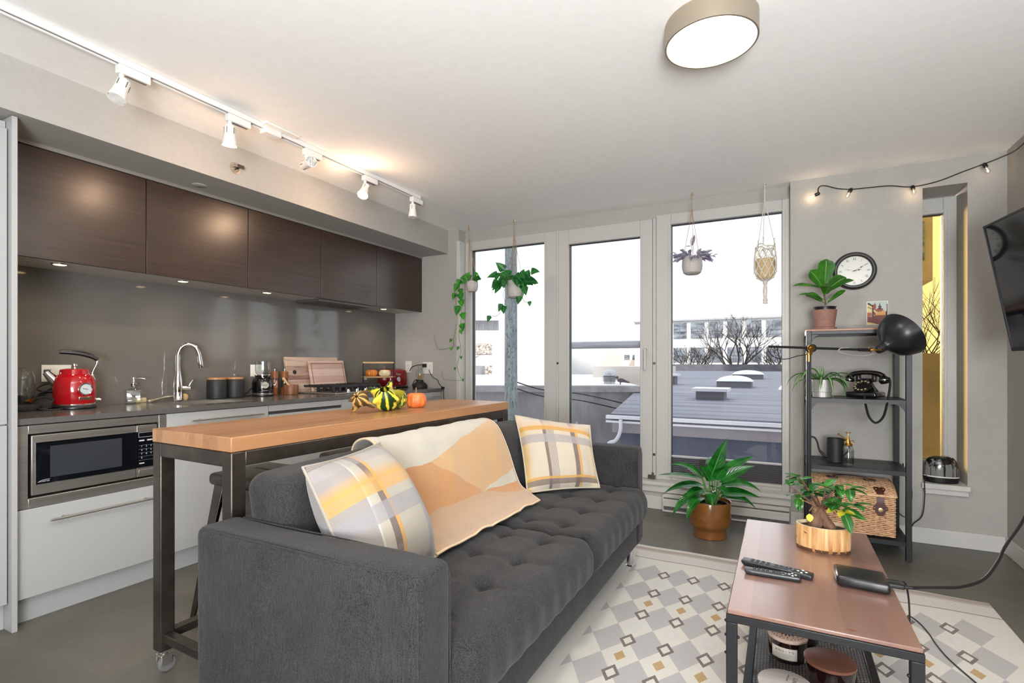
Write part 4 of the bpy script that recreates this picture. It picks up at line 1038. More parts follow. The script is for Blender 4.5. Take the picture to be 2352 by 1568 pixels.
# ---------------------------------------------------------------- rug
def rugmat():
    g = G('flatweave_rug'); X = g.xyz(g.co()); x, y = X[0], X[1]      # object origin: rug centre
    n = g.noise(g.co(), 420, 2, .8); n2 = g.noise(g.co(), 6, 3)
    jag = g.m('MULTIPLY', g.m('SUBTRACT', g.m('PINGPONG', g.m('MULTIPLY', y, 160), 1), .5), .012)
    wx = g.m('ADD', x, RCX); wy = g.m('ADD', y, RCY)
    u = g.m('ADD', g.m('DIVIDE', g.m('ADD', wx, .6295), .1486), jag); v = g.m('DIVIDE', g.m('SUBTRACT', wy, 2.815), .2433)
    fold = lambda a: g.m('ABSOLUTE', g.m('SUBTRACT', a, g.m('ROUND', a)))
    half = lambda a: g.m('SUBTRACT', g.m('ABSOLUTE', g.m('SUBTRACT', g.m('FRACT', a), .5)), 0)
    d = g.m('ADD', fold(u), fold(v))                       # 0 at grey centres, 1 at white centres
    inx = g.band(wx, -.735, .785); iny = g.m('LESS_THAN', wy, 2.945)
    inside = g.m('MULTIPLY', inx, iny)
    WH, GY, DK, TN, PG = lin((208,205,197)), lin((174,171,172)), lin((108,96,94)), lin((178,146,100)), lin((204,201,200))
    grey = g.m('MULTIPLY', g.m('LESS_THAN', d, .5), inside)
    c = g.mix(grey, WH, GY)
    # dark outlined squares where grey diamonds meet side by side: half-integer u, integer v
    du = half(u); dv = fold(v); r = g.m('ADD', du, dv)
    ins2 = g.m('MULTIPLY', g.band(wx, -.66, .72), iny)
    c = g.mix(g.m('MULTIPLY', g.m('LESS_THAN', r, .235), ins2), c, DK); c = g.mix(g.m('MULTIPLY', g.m('LESS_THAN', r, .135), ins2), c, WH)
    # motifs in the white diamonds: half-integer u and v, rows in turn tan squares and pale flowers
    ev = half(v); r2 = g.m('ADD', du, ev)
    row = g.m('LESS_THAN', g.m('FRACT', g.m('MULTIPLY', g.m('ADD', g.m('FLOOR', v), 20), .5)), .25)   # every other row
    ins3 = g.m('MULTIPLY', ins2, g.m('LESS_THAN', wy, 2.76))
    c = g.mix(g.m('MULTIPLY', g.m('MULTIPLY', g.m('LESS_THAN', r2, .16), row), ins3), c, TN)
    fl = g.m('MULTIPLY', g.m('MULTIPLY', g.band(r2, .11, .27), g.m('SUBTRACT', 1, row)), g.m('MULTIPLY', g.m('LESS_THAN', g.m('MAXIMUM', du, ev), .20), ins3))
    c = g.mix(fl, c, PG)
    # end borders
    b = g.m('SUBTRACT', 3.232, wy)
    for a0, a1, col, al in ((.035,.085,(176,164,158),.9),(.045,.05,(120,104,98),.8),(.062,.067,(120,104,98),.8),(.10,.205,(206,202,198),.8),(.205,.215,(122,104,98),.8),(.088,.093,(130,112,106),.7)):
        c = g.mix(g.m('MULTIPLY', g.band(b, a0, a1), al), c, lin(col))
    tick = g.m('GREATER_THAN', g.m('SINE', g.m('MULTIPLY', g.m('ADD', x, g.m('PINGPONG', y, .012)), 420)), .35)
    c = g.mix(g.m('MULTIPLY', g.m('MULTIPLY', tick, g.band(b, .10, .205)), .35), c, lin((170,162,158)))
    c = g.mix(g.m('MULTIPLY', n2, .12), c, lin((236,230,220))); c = g.mix(g.m('MULTIPLY', n, .12), c, lin((120,112,106)))
    g.p(c, .97, spec=.1); g.bump(n, .35, .002); return g.mt
RX0, RX1, RY0, RY1 = -.825, .868, .60, 3.232
RCX, RCY = (RX0+RX1)/2, (RY0+RY1)/2
def rugfn(x, y, z, n):
    k = max(0, (y-2.9)/.3)
    return (x, y-.03*max(0, (x+.2)/1.1)*k, z+.0012*(1+sin(x*17+y*5)) if z > .005 else z)
rg = MB().rbox(RX0,RX1,RY0,RY1,.0005,.0098,.003,(40,50,1),rugfn).build('area_rug', rugmat())
rg.location = (RCX, RCY, 0)
me = rg.data; me_c = [v.co.copy() for v in me.vertices]
zmn = min(c.z for c in me_c)
for v in me.vertices: v.co.z += .0005-zmn
tag(rg, 'cream flatweave rug with grey diamonds under the sofa and coffee table', 'rug')
# ---------------------------------------------------------------- shelf unit by the window and what stands on it
BLU = M('black_steel', (30,31,34), .42, .25)
MESH = meshmat('perforated_black_sheet', (34,35,38), .0075, .0075, .17)
PINE = wood('stained_pine_top', [(150,100,70),(176,124,92)], 'x', 0, grain=5)
sh = thing('shelf_unit', 'black metal shelf unit with mesh shelves and a wooden top', 'shelf', (.40, 3.88, 0))
A0, A1, B0, B1 = .15, .65, 3.70, 4.06
q = .014
for x in (A0, A1):
    for y in (B0, B1): MB().box(x-q, x+q, y-q, y+q, 0, 1.338).build('post', BLU, sh, bevel=.002)
MB().box(A0-q, A1+q, B0-q, B1+q, 1.3385, 1.348).build('wooden_top', PINE, sh, bevel=.001)
q_ = MB()
for y in (B0, B1): q_.box(A0+q, A1-q, y-q, y+q, 1.318, 1.338)
for x in (A0, A1): q_.box(x-q, x+q, B0+q, B1-q, 1.318, 1.338)
def gus(x, y, z, sx_): return [(x, z), (x+sx_*.05, z), (x+sx_*.028, z-.010), (x+sx_*.010, z-.028), (x, z-.05)]
for x, s_ in ((A0+q,1),(A1-q,-1)): q_.prism(gus(x, 0, 1.318, s_), B0-.004, B0+.004, 'xz'); q_.prism(gus(x, 0, 1.318, s_), B1-.004, B1+.004, 'xz')
q_.build('top_frame', BLU, sh, bevel=.001)
for z in (.925, .512, .105):
    f = MB()
    for y in (B0, B1): f.box(A0+q, A1-q, y-.010, y+.010, z-.024, z)
    for x in (A0, A1): f.box(x-.010, x+.010, B0+q, B1-q, z-.024, z)
    f.box(A0+.008, A1-.008, B0+.01, B0+.045, z-.0035, z-.002); f.box(A0+.008, A1-.008, B1-.045, B1-.01, z-.0035, z-.002)
    f.box(A0+.01, A0+.05, B0+.045, B1-.045, z-.0035, z-.002); f.box(A1-.05, A1-.01, B0+.045, B1-.045, z-.0035, z-.002)
    if z > .9:
        for x, s_ in ((A0+q,1),(A1-q,-1)): f.prism(gus(x, 0, z-.024, s_), B0-.004, B0+.004, 'xz'); f.prism(gus(x, 0, z-.024, s_), B1-.004, B1+.004, 'xz')
    fo = f.build('shelf_frame', BLU, sh)
    MB().add([(A0+.05,B0+.045,z-.0022),(A1-.05,B0+.045,z-.0022),(A1-.05,B1-.045,z-.0022),(A0+.05,B1-.045,z-.0022)], [(0,1,2,3)]).build('mesh_panel', MESH, fo, smooth=0)

# fiddle leaf fig on top
def pot_plant(name, lab, cat, loc, world=False, rz=0): return thing(name, lab, cat, loc, rz, world=world)
FIG = leafmat('fiddle_leaf', (28,84,22), (66,132,34), (110,158,70))
ff = pot_plant('potted_fig', 'fiddle leaf fig in a brown clay pot on top of the shelf', 'plant', (.245, 3.86, 1.348))
TERRA = MN('brown_clay', (134,98,86), (148,110,97), 30, .75)
MB().lathe([(.052,.022),(.055,.024),(.069,.128),(.069,.132),(.063,.132),(.06,.1),(1e-5,.098)], 40).build('clay_pot', TERRA, ff)
MB().lathe([(.058,0),(.066,.003),(.067,.021),(.062,.021),(.058,.012),(1e-5,.012)], 40).build('saucer', TERRA, ff)
MB().lathe([(.058,.118),(.0625,.146),(.066,.148),(.066,.152),(.0605,.152),(.056,.13)], 36).build('nursery_pot', BLKP, ff)
MB().lathe([(1e-5,.142),(.03,.141),(.0585,.138)], 24).build('soil', SOIL, ff)
st_ = MB().tube(smoothpts([(0,0,.13),(.004,0,.18),(-.004,0,.24),(.0,.0,.29)],5), .0045, 8)
lf = MB()
for b, d, L, w, up, dr, cup, roll in (((0,0,.285),(.06,.05,1),.155,.105,(0,-1,.2),.25,.10,.3), ((-.002,0,.26),(-.45,-.35,.85),.14,.10,(.2,-.9,.5),.5,.12,0),
        ((-.002,0,.27),(-1,.1,.30),.16,.062,(0,-.5,1),.35,.15,0), ((0,0,.24),(.70,-.45,.75),.135,.095,(-.1,-.9,.55),.6,.12,0), ((0,0,.26),(1,.15,.42),.15,.075,(-.2,-.6,1),.2,.15,0),
        ((0,0,.20),(-.9,-.1,.45),.135,.052,(0,-.4,1),.75,.12,0), ((0,0,.175),(-.8,.25,.75),.11,.06,(.1,-.7,.6),.6,.12,0), ((.002,0,.165),(.75,-.1,.65),.12,.042,(-.3,-.7,.6),.2,.18,0), ((0,0,.25),(.05,.8,.6),.12,.09,(0,-1,.6),.5,.1,0),
        ((0,0,.22),(.15,-.85,.55),.12,.085,(0,.3,1),.9,.12,0)):
    dv = Vector(d).normalized(); pb = Vector(b)+dv*.022; st_.tube([b, pb], .0022, 6); lf.leaf(pb, d, L, w*1.3, up, dr, cup, 'fiddle', roll=roll, nl=9)
st_.build('stem', M('fig_stem', (92,84,52), .7), ff); lf.build('leaves', FIG, ff, smooth=180)

# wall clock
ck_ = thing('wall_clock', 'round black-framed wall clock with Roman numerals above the shelf', 'clock', (.431, 4.12, 1.756), world=False)
rx = Matrix.Rotation(pi/2, 3, 'X')
MB().lathe([(.124,0),(.126,.006),(.122,.020),(.112,.030),(.104,.030),(.101,.022),(.098,.020),(.0965,.010)], 72, mat=rx, cap=False).build('frame', M('black_wood_frame', (34,33,33), .4), ck_)
MB().lathe([(.098,.0085),(1e-5,.0085)], 64, mat=rx).build('dial', M('ivory_dial', (214,213,206), .6), ck_)
nm_ = ['XII','I','II','III','IIII','V','VI','VII','VIII','IX','X','XI']
for i, s_ in enumerate(nm_):
    a = i*pi/6; text('numeral', s_, .026, INK, ck_, (sin(a)*.078, -.0089, cos(a)*.078), (pi/2, -a if 0 else a, 0), ext=.0002, sx=.62)
tk = MB()
for i in range(60):
    a = i*pi/30; s0 = .092; tk.bar((sin(a)*s0,-.0088,cos(a)*s0),(sin(a)*.0945,-.0088,cos(a)*.0945),.0009,.0004,(0,-1,0))
tk.build('minute_track', INK, ck_)
def hand(an, L, w, nm):
    a = radians(an); d = Vector((sin(a),0,cos(a))); s_ = Vector((cos(a),0,-sin(a))); y = Vector((0,-.012,0))
    pr = [(-.2,w*.5),(0,w*.5),(.45,w*.4),(.6,w*1.6),(.72,w*.5),(1,.0004)]
    vs = [d*(L*t)+s_*k+y for t,k in pr]+[d*(L*t)-s_*k+y for t,k in reversed(pr)]
    n = len(vs); m = MB().add(vs+[v+Vector((0,-.001,0)) for v in vs], [tuple(range(n)), tuple(reversed(range(n,2*n)))]+[(i,n+i,n+(i+1)%n,(i+1)%n) for i in range(n)]); m.build(nm, INK, ck_, smooth=0)
hand(80, .042, .003, 'hour_hand'); hand(60, .074, .0022, 'minute_hand'); hand(283, .06, .001, 'second_hand')
MB().cyl((0,-.009,0),(0,-.0145,0),.004,n=14).build('hand_boss', INK, ck_)
MB().lathe([(.0975,.0175),(1e-5,.0175)], 48, mat=rx).build('clock_glass', glass('clock_glass', (1,1,1), .8), ck_)

# postcard on the wall
pc = thing('postcard', 'colourful postcard of old town roofs taped above the shelf', 'postcard', (.558, 4.12, 1.352))
P0, P1, Q0, Q1 = .500, .616, 1.392, 1.548
PC = [M('card_'+n, c, .55) for n, c in (('edge',(232,226,212)),('sky',(176,190,184)),('cream',(214,196,142)),('roof_red',(146,64,48)),('dark',(62,36,32)),('ochre',(212,156,92)),('brick',(168,92,62)),('street',(120,64,58)),('spire',(74,54,56)))]
MB().box(P0, P1, 4.1175, 4.1195, Q0, Q1).build('card', PC[0], pc)
pm = MB()
def poly(pts, m, lay):
    pm.add([(lerp(P0+.003,P1-.003,a), 4.1174-.0001*lay, lerp(Q0+.003,Q1-.003,b)) for a,b in pts], [tuple(range(len(pts)))], m)
poly([(0,0),(1,0),(1,1),(0,1)], 1, 0)
poly([(0,.35),(.25,.35),(.25,.80),(0,.92)], 2, 1); poly([(0,.90),(.06,.97),(.30,.82),(.26,.78)], 4, 2)
poly([(.24,.42),(.42,.42),(.44,.88),(.28,.88),(.24,.80)], 3, 2); poly([(.24,.30),(.32,.30),(.32,.72),(.24,.72)], 4, 3); poly([(.37,.86),(.40,.86),(.40,.95),(.37,.95)], 4, 3)
poly([(.40,.40),(.95,.40),(.95,.52),(.72,.62),(.45,.62)], 5, 2); poly([(.42,.58),(.78,.60),(.84,.52),(.75,.70),(.48,.70)], 3, 3)
poly([(.30,.60),(.46,.46),(.50,.48),(.34,.66)], 2, 4)
poly([(.54,.68),(.70,.68),(.66,.80),(.62,.98),(.58,.80)], 8, 3); poly([(.52,.76),(.72,.76),(.68,.81),(.56,.81)], 4, 4)
poly([(0,.08),(.5,.0),(1,.0),(1,.42),(.45,.44),(.25,.34),(0,.36)], 7, 1); poly([(0,.0),(.5,0),(.3,.07),(0,.1)], 2, 2)
poly([(.9,.2),(1,.2),(1,.9),(.95,.86),(.96,.6),(.9,.52)], 4, 4); poly([(0,.36),(.22,.36),(.22,.52),(0,.54)], 6, 3)
for a,b in ((.04,.72),(.11,.70),(.18,.67),(.52,.54),(.60,.55),(.67,.54)): poly([(a,b),(a+.035,b),(a+.035,b+.07),(a,b+.07)], 4, 5)
pm.build('printed_picture', PC, pc, smooth=0)

# spider plant
sp2 = pot_plant('spider_plant', 'spider plant with striped arching leaves in a ribbed silver pot', 'plant', (.228, 3.815, .925))
g_ = G('ribbed_silver'); xx = g_.xyz(g_.co()); an_ = g_.m('ARCTAN2', xx[1], xx[0])
g_.p(lin((178,176,172)), .4, .5); g_.bump(g_.m('SINE', g_.m('MULTIPLY', an_, 60)), .2, .002)
MB().lathe([(.050,0),(.052,.002),(.052,.034),(.056,.036),(.058,.112),(.055,.112),(.052,.09),(1e-5,.09)], 48).build('silver_pot', g_.mt, sp2)
MB().lathe([(1e-5,.1),(.0545,.098)], 24).build('soil', SOIL, sp2)
SPI = leafmat('spider_leaf', (34,92,30), (64,124,48), None, ((206,214,170),-.12))
lf = MB(); random.seed(11)
for i in range(22):
    a = i*2.399+random.uniform(-.2,.2); el = random.uniform(.6,2.2); L = random.uniform(.16,.25); r0 = .02
    if sin(a) > .3: L *= .7
    lf.leaf((r0*cos(a), r0*sin(a), .098), (cos(a), sin(a)*.8, el), L, random.uniform(.018,.026), (0,0,1), random.uniform(3.0,5.0), .35, 'strap', nl=12)
for d in ((.05,0,1),(-.08,.02,1)): lf.leaf((0,0,.1), d, .11, .016, (0,-1,0), .3, .3, 'strap', nl=7)
lf.build('leaves', SPI, sp2, smooth=180)

# rotary telephone
ph = thing('rotary_telephone', 'black vintage rotary telephone on the second shelf', 'telephone', (.462, 3.85, .925), radians(-26), world=False)
BAK = M('black_bakelite', (14,14,15), .14, coat=.3)
MB().rbox(-.085,.085,-.085,.075,.004,.040,.014,(2,2,1)).build('plinth', BAK, ph)
def bodyfn(u, v):
    a = 2*pi*u; z = lerp(.036,.118,v); w = lerp(.078,.024,v**.55); d = lerp(.076,.022,v**.6); k = .55
    c, s_ = cos(a), sin(a); f = (abs(c)**3+abs(s_)**3)**(-1/3)
    return (c*f*w, s_*f*d+.012*v, z)
MB().grid(bodyfn, 48, 14, cu=True).build('body', BAK, ph)
dm = Matrix.Rotation(radians(42), 3, 'X')
dl = MB().lathe([(.047,-.006),(.049,.002),(.046,.008),(.030,.010),(.028,.007),(1e-5,.007)], 36, (0,-.048,.072), mat=dm); dl.build('rotary_dial', M('dial_black', (24,24,26), .25), ph)
fh = MB()
for i in range(10):
    a = radians(-50-i*29); p = dm @ Vector((cos(a)*.038, sin(a)*.038, .0092)); fh.lathe([(.0065,0),(.0065,.001),(1e-5,.001)], 14, (p.x, p.y-.048, p.z+.072), mat=dm)
fh.build('finger_holes', M('dial_ivory', (150,142,110), .5), ph)
cr = MB()
for x in (-.043,.043): cr.rbox(x-.010,x+.010,-.008,.034,.10,.142,.005,(1,1,1))
cr.box(-.045,.045,.004,.022,.112,.122); cr.build('cradle', BAK, ph, bevel=.002)
hs = MB(); hp = smoothpts([(-.088,.013,.134),(-.062,.013,.150),(0,.013,.158),(.062,.013,.150),(.088,.013,.134)],6)
hs.tube(hp, [.013+.005*abs(1-i/12) for i in range(25)], 14); hso = hs.build('handset', BAK, ph)
for x, s_ in ((-.092,1),(.092,1)):
    m_ = Matrix.Rotation(pi+radians(-12 if x > 0 else 12), 3, 'Y')
    MB().lathe([(.012,-.020),(.026,-.004),(.030,.006),(.030,.016),(.026,.020),(1e-5,.022)] if x < 0 else [(.012,-.020),(.024,-.004),(.029,.008),(.027,.022),(.018,.032),(1e-5,.034)], 28, (x,.013,.122), mat=m_).build('earpiece' if x < 0 else 'mouthpiece', BAK, hso)
    MB().lathe([(.0302,.006),(.0306,.008),(.0302,.010)], 28, (x,.013,.122), mat=m_).build('chrome_ring', CHROME, hso)
hc = MB().tube(smoothpts([(.118,.01,.128),(.132,-.01,.10),(.142,-.06,.04),(.146,-.11,-.03),(.135,-.135,-.10),(.100,-.14,-.135),(.065,-.138,-.10),(.045,-.13,-.03),(.035,-.118,.006),(.03,-.09,.02),(.03,-.06,.02)],8), .0065, 10)
gc = G('coiled_cord'); cx = gc.xyz(gc.co()); gc.p(lin((22,22,23)), .5); gc.bump(gc.m('SINE', gc.m('MULTIPLY', gc.m('ADD', cx[2], gc.m('MULTIPLY', cx[0], .6)), 1500)), .6, .003)
hc.build('handset_cord', gc.mt, ph)

# watering can, mister
wc = thing('watering_can', 'small black watering can with a long curved spout', 'watering can', (.305, 3.88, .512), world=False)
MB().lathe([(.043,0),(.046,.003),(.0475,.12),(.047,.150),(.044,.150),(.043,.02),(1e-5,.015)], 40).build('can_body', BLKM, wc)
MB().tube(smoothpts([(-.043,0,.03),(-.062,0,.036),(-.088,0,.07),(-.10,0,.12),(-.115,0,.146),(-.14,0,.152)],6), [.008]*12+[.006]*19, 10).build('spout', BLKM, wc)
MB().tube(smoothpts([(.045,.01,.14),(.07,.02,.13),(.073,.02,.08),(.046,.01,.04)],6), .005, 8).build('handle', BLKM, wc)
mi = thing('plant_mister', 'ribbed glass plant mister with brass pump', 'spray bottle', (.366, 3.80, .512), world=False)
gm_ = MB().lathe([(.026,0),(.029,.003),(.029,.105),(.024,.116),(.020,.120)], 40); gm_.build('glass_bottle', glass('fluted_glass', (.86,.89,.88), 1.8, .05), mi)
fl = MB()
for i in range(22):
    a = 2*pi*i/22; fl.tube([(cos(a)*.029,sin(a)*.029,.006),(cos(a)*.029,sin(a)*.029,.09)], .0017, 6)
fl.build('glass_fluting', bpy.data.materials['fluted_glass'], mi)
MB().lathe([(1e-5,.004),(.0265,.004),(.0265,.05),(1e-5,.05)], 32).build('water', glass('water_fill', (.9,.93,.93), .8), mi)
b_ = MB().lathe([(.0235,.118),(.0245,.120),(.0245,.131),(.016,.134),(.012,.15),(.008,.155),(.007,.168),(.004,.172),(.004,.194),(.016,.198),(.016,.201),(1e-5,.203)], 28)
b_.tube([(0,0,.15),(-.025,-.006,.168),(-.052,-.012,.188)], .0035, 8); b_.tube([(-.050,-.012,.186),(-.055,-.013,.191)], .0055, 10)
b_.tube(smoothpts([(.012,.004,.145),(.026,.008,.150),(.030,.009,.136),(.022,.006,.124)],5), .0022, 6); b_.build('brass_pump', BRASS, mi)

# picnic basket
WK = MN('wicker_tan', (186,142,104), (222,182,142), 40, .6, st=(1,1,1), bump=.1)
pb = thing('picnic_basket', 'wicker picnic basket with dark leather straps on the bottom shelf', 'basket', (.385, 3.86, .107))
K0, K1, L0, L1, Z0, Z1, Z2 = .185, .592, 3.735, 3.985, .112, .345, .405
MB().box(K0+.010, K1-.010, L0+.010, L1-.010, Z0, Z1).build('lining', M('basket_lining', (70,48,34), .9), pb)
wv = MB(); rows = 21
for r in range(rows):
    z = Z0+.006+r*(Z1-Z0-.012)/(rows-1); s_ = 1 if r % 2 else -1
    pts = []
    def side(p, q_, nn, k):
        for i in range(k): 
            t = i/k; o_ = s_*.0035*sin(t*k/4*pi*1.0)
            pts.append((lerp(p[0],q_[0],t)+nn[0]*o_, lerp(p[1],q_[1],t)+nn[1]*o_, z+.0012*sin(i*1.7+r)))
    side((K0,L0),(K1,L0),(0,-1),56); side((K1,L0),(K1,L1),(1,0),32); side((K1,L1),(K0,L1),(0,1),56); side((K0,L1),(K0,L0),(-1,0),32)
    wv.tube(pts, .0052, 6, closed=True)
for i in range(15):
    x = lerp(K0+.01,K1-.01,i/14)
    for y in (L0+.004, L1-.004): wv.tube([(x,y,Z0),(x,y,Z1)], .004, 6)
for i in range(9):
    y = lerp(L0+.01,L1-.01,i/8)
    for x in (K0+.004, K1-.004): wv.tube([(x,y,Z0),(x,y,Z1)], .004, 6)
wv.build('woven_body', WK, pb, smooth=80)
lw = MB()
def lidp(a, b): # a across, b front-to-back 0..1
    return (lerp(K0-.004,K1+.004,a), lerp(L0-.006,L1+.004,b), Z1+.008+(Z2-Z1-.008)*sin(pi*min(1,b*1.5)/2)**.8)
for r in range(22):
    b = r/21; lw.tube([(p:=lidp(i/70,b))[:2]+(p[2]+.0022*sin(i*pi/2.5+(r % 2)*pi),) for i in range(71)], .0058, 6)
for i in range(15): lw.tube([lidp(i/14,j/14) for j in range(15)], .005, 6)
lw.tube([lidp(i/20,0) for i in range(21)], .0085, 8); lw.tube([lidp(0,i/10) for i in range(11)], .008, 8); lw.tube([lidp(1,i/10) for i in range(11)], .008, 8)
for x in (K0-.002, K1+.002): 
    for b in range(1,11): p = lidp(0,b/10); lw.tube([(x,p[1],Z1),(x,p[1],p[2])], .0055, 6)
lw.build('woven_lid', WK, pb, smooth=80)
LEA = MN('dark_brown_leather', (62,30,24), (84,44,34), 30, .45, bump=.1)
def strap_leaf(cx):
    s_ = MB(); pr = [(0,.024),(.012,.03),(.024,.026),(.04,.019),(.07,.017),(.095,.019),(.11,.026),(.118,.036),(.132,.036),(.140,.026),(.158,.020),(.168,.010)]
    top = [];
    for t, w in pr:
        if t < .055: b = (.055-t)/.25; p = lidp(.5,b); y, z = p[1]-.004, p[2]+.009
        else: y, z = L0-.012-.003*min(1,(t-.055)/.05), Z1+.006-(t-.055)
        top.append((w, y, z))
    vs = []
    for w, y, z in top: vs += [(cx-w,y,z),(cx+w,y,z),(cx-w,y-.003,z+.003),(cx+w,y-.003,z+.003)]
    fs = []
    for i in range(len(top)-1):
        a = i*4; fs += [(a,a+1,a+5,a+4),(a+2,a+6,a+7,a+3),(a,a+4,a+6,a+2),(a+1,a+3,a+7,a+5)]
    s_.add(vs, fs+[(0,2,3,1)]); o_ = s_.build('leather_strap', LEA, pb, smooth=50)
    m_ = Matrix.Rotation(pi/2, 3, 'X')
    MB().lathe([(.013,0),(.013,.003),(.009,.004),(1e-5,.004)], 20, (cx, L0-.018, Z1-.073), mat=m_, sy=1).build('brass_clasp', M('aged_brass', (196,180,130), .3, .9), o_)
    for dx, dz in ((-.029,-.063),(.029,-.063)): MB().ball((cx+dx, L0-.017, Z1+dz), .0045, 6).build('rivet', bpy.data.materials['aged_brass'], o_)
    for dx, t in ((-.018,.02),(.018,.02),(0,.005)): p = lidp(.5,(.055-t)/.25); MB().ball((cx+dx, p[1]-.006, p[2]+.013), .0045, 6).build('rivet', bpy.data.materials['aged_brass'], o_)
strap_leaf(.255); strap_leaf(.520)
hnd = MB(); hp = smoothpts([(.30,3.865,.415),(.315,3.865,.428),(.39,3.865,.434),(.46,3.865,.428),(.475,3.865,.415)],6)
for i in range(len(hp)-1): hnd.bar(hp[i], hp[i+1], .022, .006)
for x in (.29,.485): hnd.rbox(x-.03,x+.03,3.85,3.88,.412,.421,.004,(1,1,1))
hnd.build('leather_handle', LEA, pb)
MB().rbox(K1+.006,K1+.012,3.84,3.88,.26,.35,.002,(1,1,1)).build('side_loop', LEA, pb)

# floor lamp beside the shelf
lx_, ly_ = .134, 3.30
fl_ = thing('floor_lamp', 'black reading lamp with brass joints and a bell shade before the shelf', 'lamp', (lx_, ly_, 0))
MB().lathe([(.12,.0),(.125,.003),(.125,.018),(.118,.024),(.012,.028),(1e-5,.028)], 40, (lx_,ly_,0)).build('base', BLU, fl_)
MB().cyl((lx_,ly_,.027),(lx_,ly_,1.155),.0085,n=18).build('pole', BLU, fl_)
MB().lathe([(.011,1.15),(.011,1.185),(.0145,1.187),(.0145,1.195),(1e-5,1.196)], 22, (lx_,ly_,0)).build('brass_sleeve', BRASS, fl_)
ad = Vector((.887,.462,-.03)).normalized(); J = Vector((lx_,ly_,1.224)); side_ = Vector((.462,-.887,0)).normalized()
MB().tube([J-side_*.022+ad*.014, J+side_*.016+ad*.014], [.022,.022], 22).build('joint_hub', BLU, fl_)
jb = MB(); jb.tube([J+side_*.016, J+side_*.026], [.019,.019], 24); jb.tube([J+side_*.026, J+side_*.036], [.009,.006], 16); jb.bar(J+Vector((0,0,-.036))+side_*.018, J+side_*.018, .016, .006, tuple(side_)); jb.build('brass_joint', BRASS, fl_)
MB().tube([J-ad*.222+Vector((0,0,.002)), J+ad*.335], .0068, 14).build('arm', BLU, fl_)
E_ = J+ad*.335
MB().tube([E_-ad*.06, E_+ad*.004], .0095, 14).build('arm_end', BLU, fl_)
hx = Vector((.72,.45,.53)).normalized()                      # the way the shade opens
nk = E_+ad*.045+Vector((0,0,-.004))
yk = MB()
for s_ in (-1, 1):
    o_ = side_*(.017*s_)
    yk.tube(smoothpts([E_+ad*.0+o_*.2, E_+ad*.012+o_, nk+o_+hx*.012],4), .0048, 8)
yk.tube([E_-ad*.002, E_+ad*.012], .013, 16); yk.tube([nk-side_*.02+hx*.012, nk+side_*.02+hx*.012], .007, 12)
ring_ = Matrix(hx.to_track_quat('Z','Y').to_matrix())
yk.lathe([(.021,.018),(.024,.021),(.021,.024)], 24, tuple(nk), mat=ring_); yk.build('brass_yoke', BRASS, fl_)
prof = [(r*1.2, z*1.15) for r, z in [(.014,.0),(.019,.01),(.021,.035),(.028,.05),(.055,.072),(.082,.095),(.098,.122),(.106,.150),(.1085,.156),(.106,.158),(.1035,.152),(.095,.122),(.078,.096),(.05,.074),(.02,.055)]]
shd = MB().lathe(prof, 56, tuple(nk), mat=ring_).build('bell_shade', M('black_shade_enamel', (26,27,31), .32, .3), fl_)
MB().ball(tuple(nk+hx*.085), .03, 12).build('bulb', M('opal_bulb', (232,228,218), .3), shd)
cdp = MB().tube(smoothpts([J-ad*.222, J-ad*.225+Vector((0,0,-.02)), J-ad*.19+Vector((0,0,-.055)), J-ad*.13+Vector((0,0,-.065)), J-ad*.06+Vector((0,0,-.045)), J+Vector((0,0,-.035))+side_*-.012],6), .0025, 8)
cdp.build('lamp_cord', CORD, fl_)
gt = G('braided_cord'); bx3 = gt.xyz(gt.co()); w_ = gt.m('SINE', gt.m('MULTIPLY', gt.m('ADD', bx3[0], bx3[2]), 1400)); gt.p(gt.mix(gt.m('GREATER_THAN', w_, 0), lin((40,40,42)), lin((190,188,184))), .8)
MB().tube(smoothpts([J+ad*.225+Vector((0,0,.008)), J+ad*.17+Vector((0,0,.004))+side_*.012, J+ad*.155+Vector((0,0,-.016))+side_*.02, J+ad*.2+Vector((0,0,-.030))+side_*.02, J+ad*.28+Vector((0,0,-.036))+side_*.016, E_+ad*.02+Vector((0,0,-.022))+side_*.01],6), .0035, 8).build('braided_cord', gt.mt, fl_)

# diffuser on the narrow sill
df = thing('aroma_diffuser', 'glossy black diffuser with a forest silhouette on the narrow window sill', 'diffuser', (.900, 4.175, .384), world=False); df.scale = (1.02, 1, 1.42)
def sq(r, z): return (r, z)
MB().lathe([(.078,0),(.085,.004),(.088,.02),(.088,.026)], 48, sy=.62).build('base', BLKP, df)
MB().lathe([(.0885,.026),(.0892,.0285),(.0885,.031)], 48, sy=.62).build('white_band', M('white_band', (220,220,218), .4), df)
gd = G('forest_print'); dv_ = gd.co(); dx3 = gd.xyz(dv_)
an_ = gd.m('ARCTAN2', dx3[1], dx3[0]); nz_ = gd.noise(dv_, 60, 4, .7)
trk = gd.noise(gd.co('Object', (60, 60, 3)), 1.2, 3, .6); cr_ = gd.noise(dv_, 45, 5, .75)
hgt = gd.m('DIVIDE', gd.m('SUBTRACT', dx3[2], .031), .08)
blk_ = gd.m('MAXIMUM', gd.m('GREATER_THAN', trk, .56), gd.m('GREATER_THAN', gd.m('ADD', cr_, gd.m('MULTIPLY', hgt, .33)), .72))
gd.p(gd.mix(blk_, lin((120,120,118)), lin((14,12,11))), .15, coat=.4)
MB().lathe([(.088,.031),(.0885,.05),(.086,.075),(.078,.094),(.066,.106)], 56, sy=.62).build('printed_cover', gd.mt, df)
MB().lathe([(.066,.106),(.058,.112),(.050,.113),(.046,.108),(1e-5,.104)], 48, sy=.62).build('top_opening', BLKP, df)
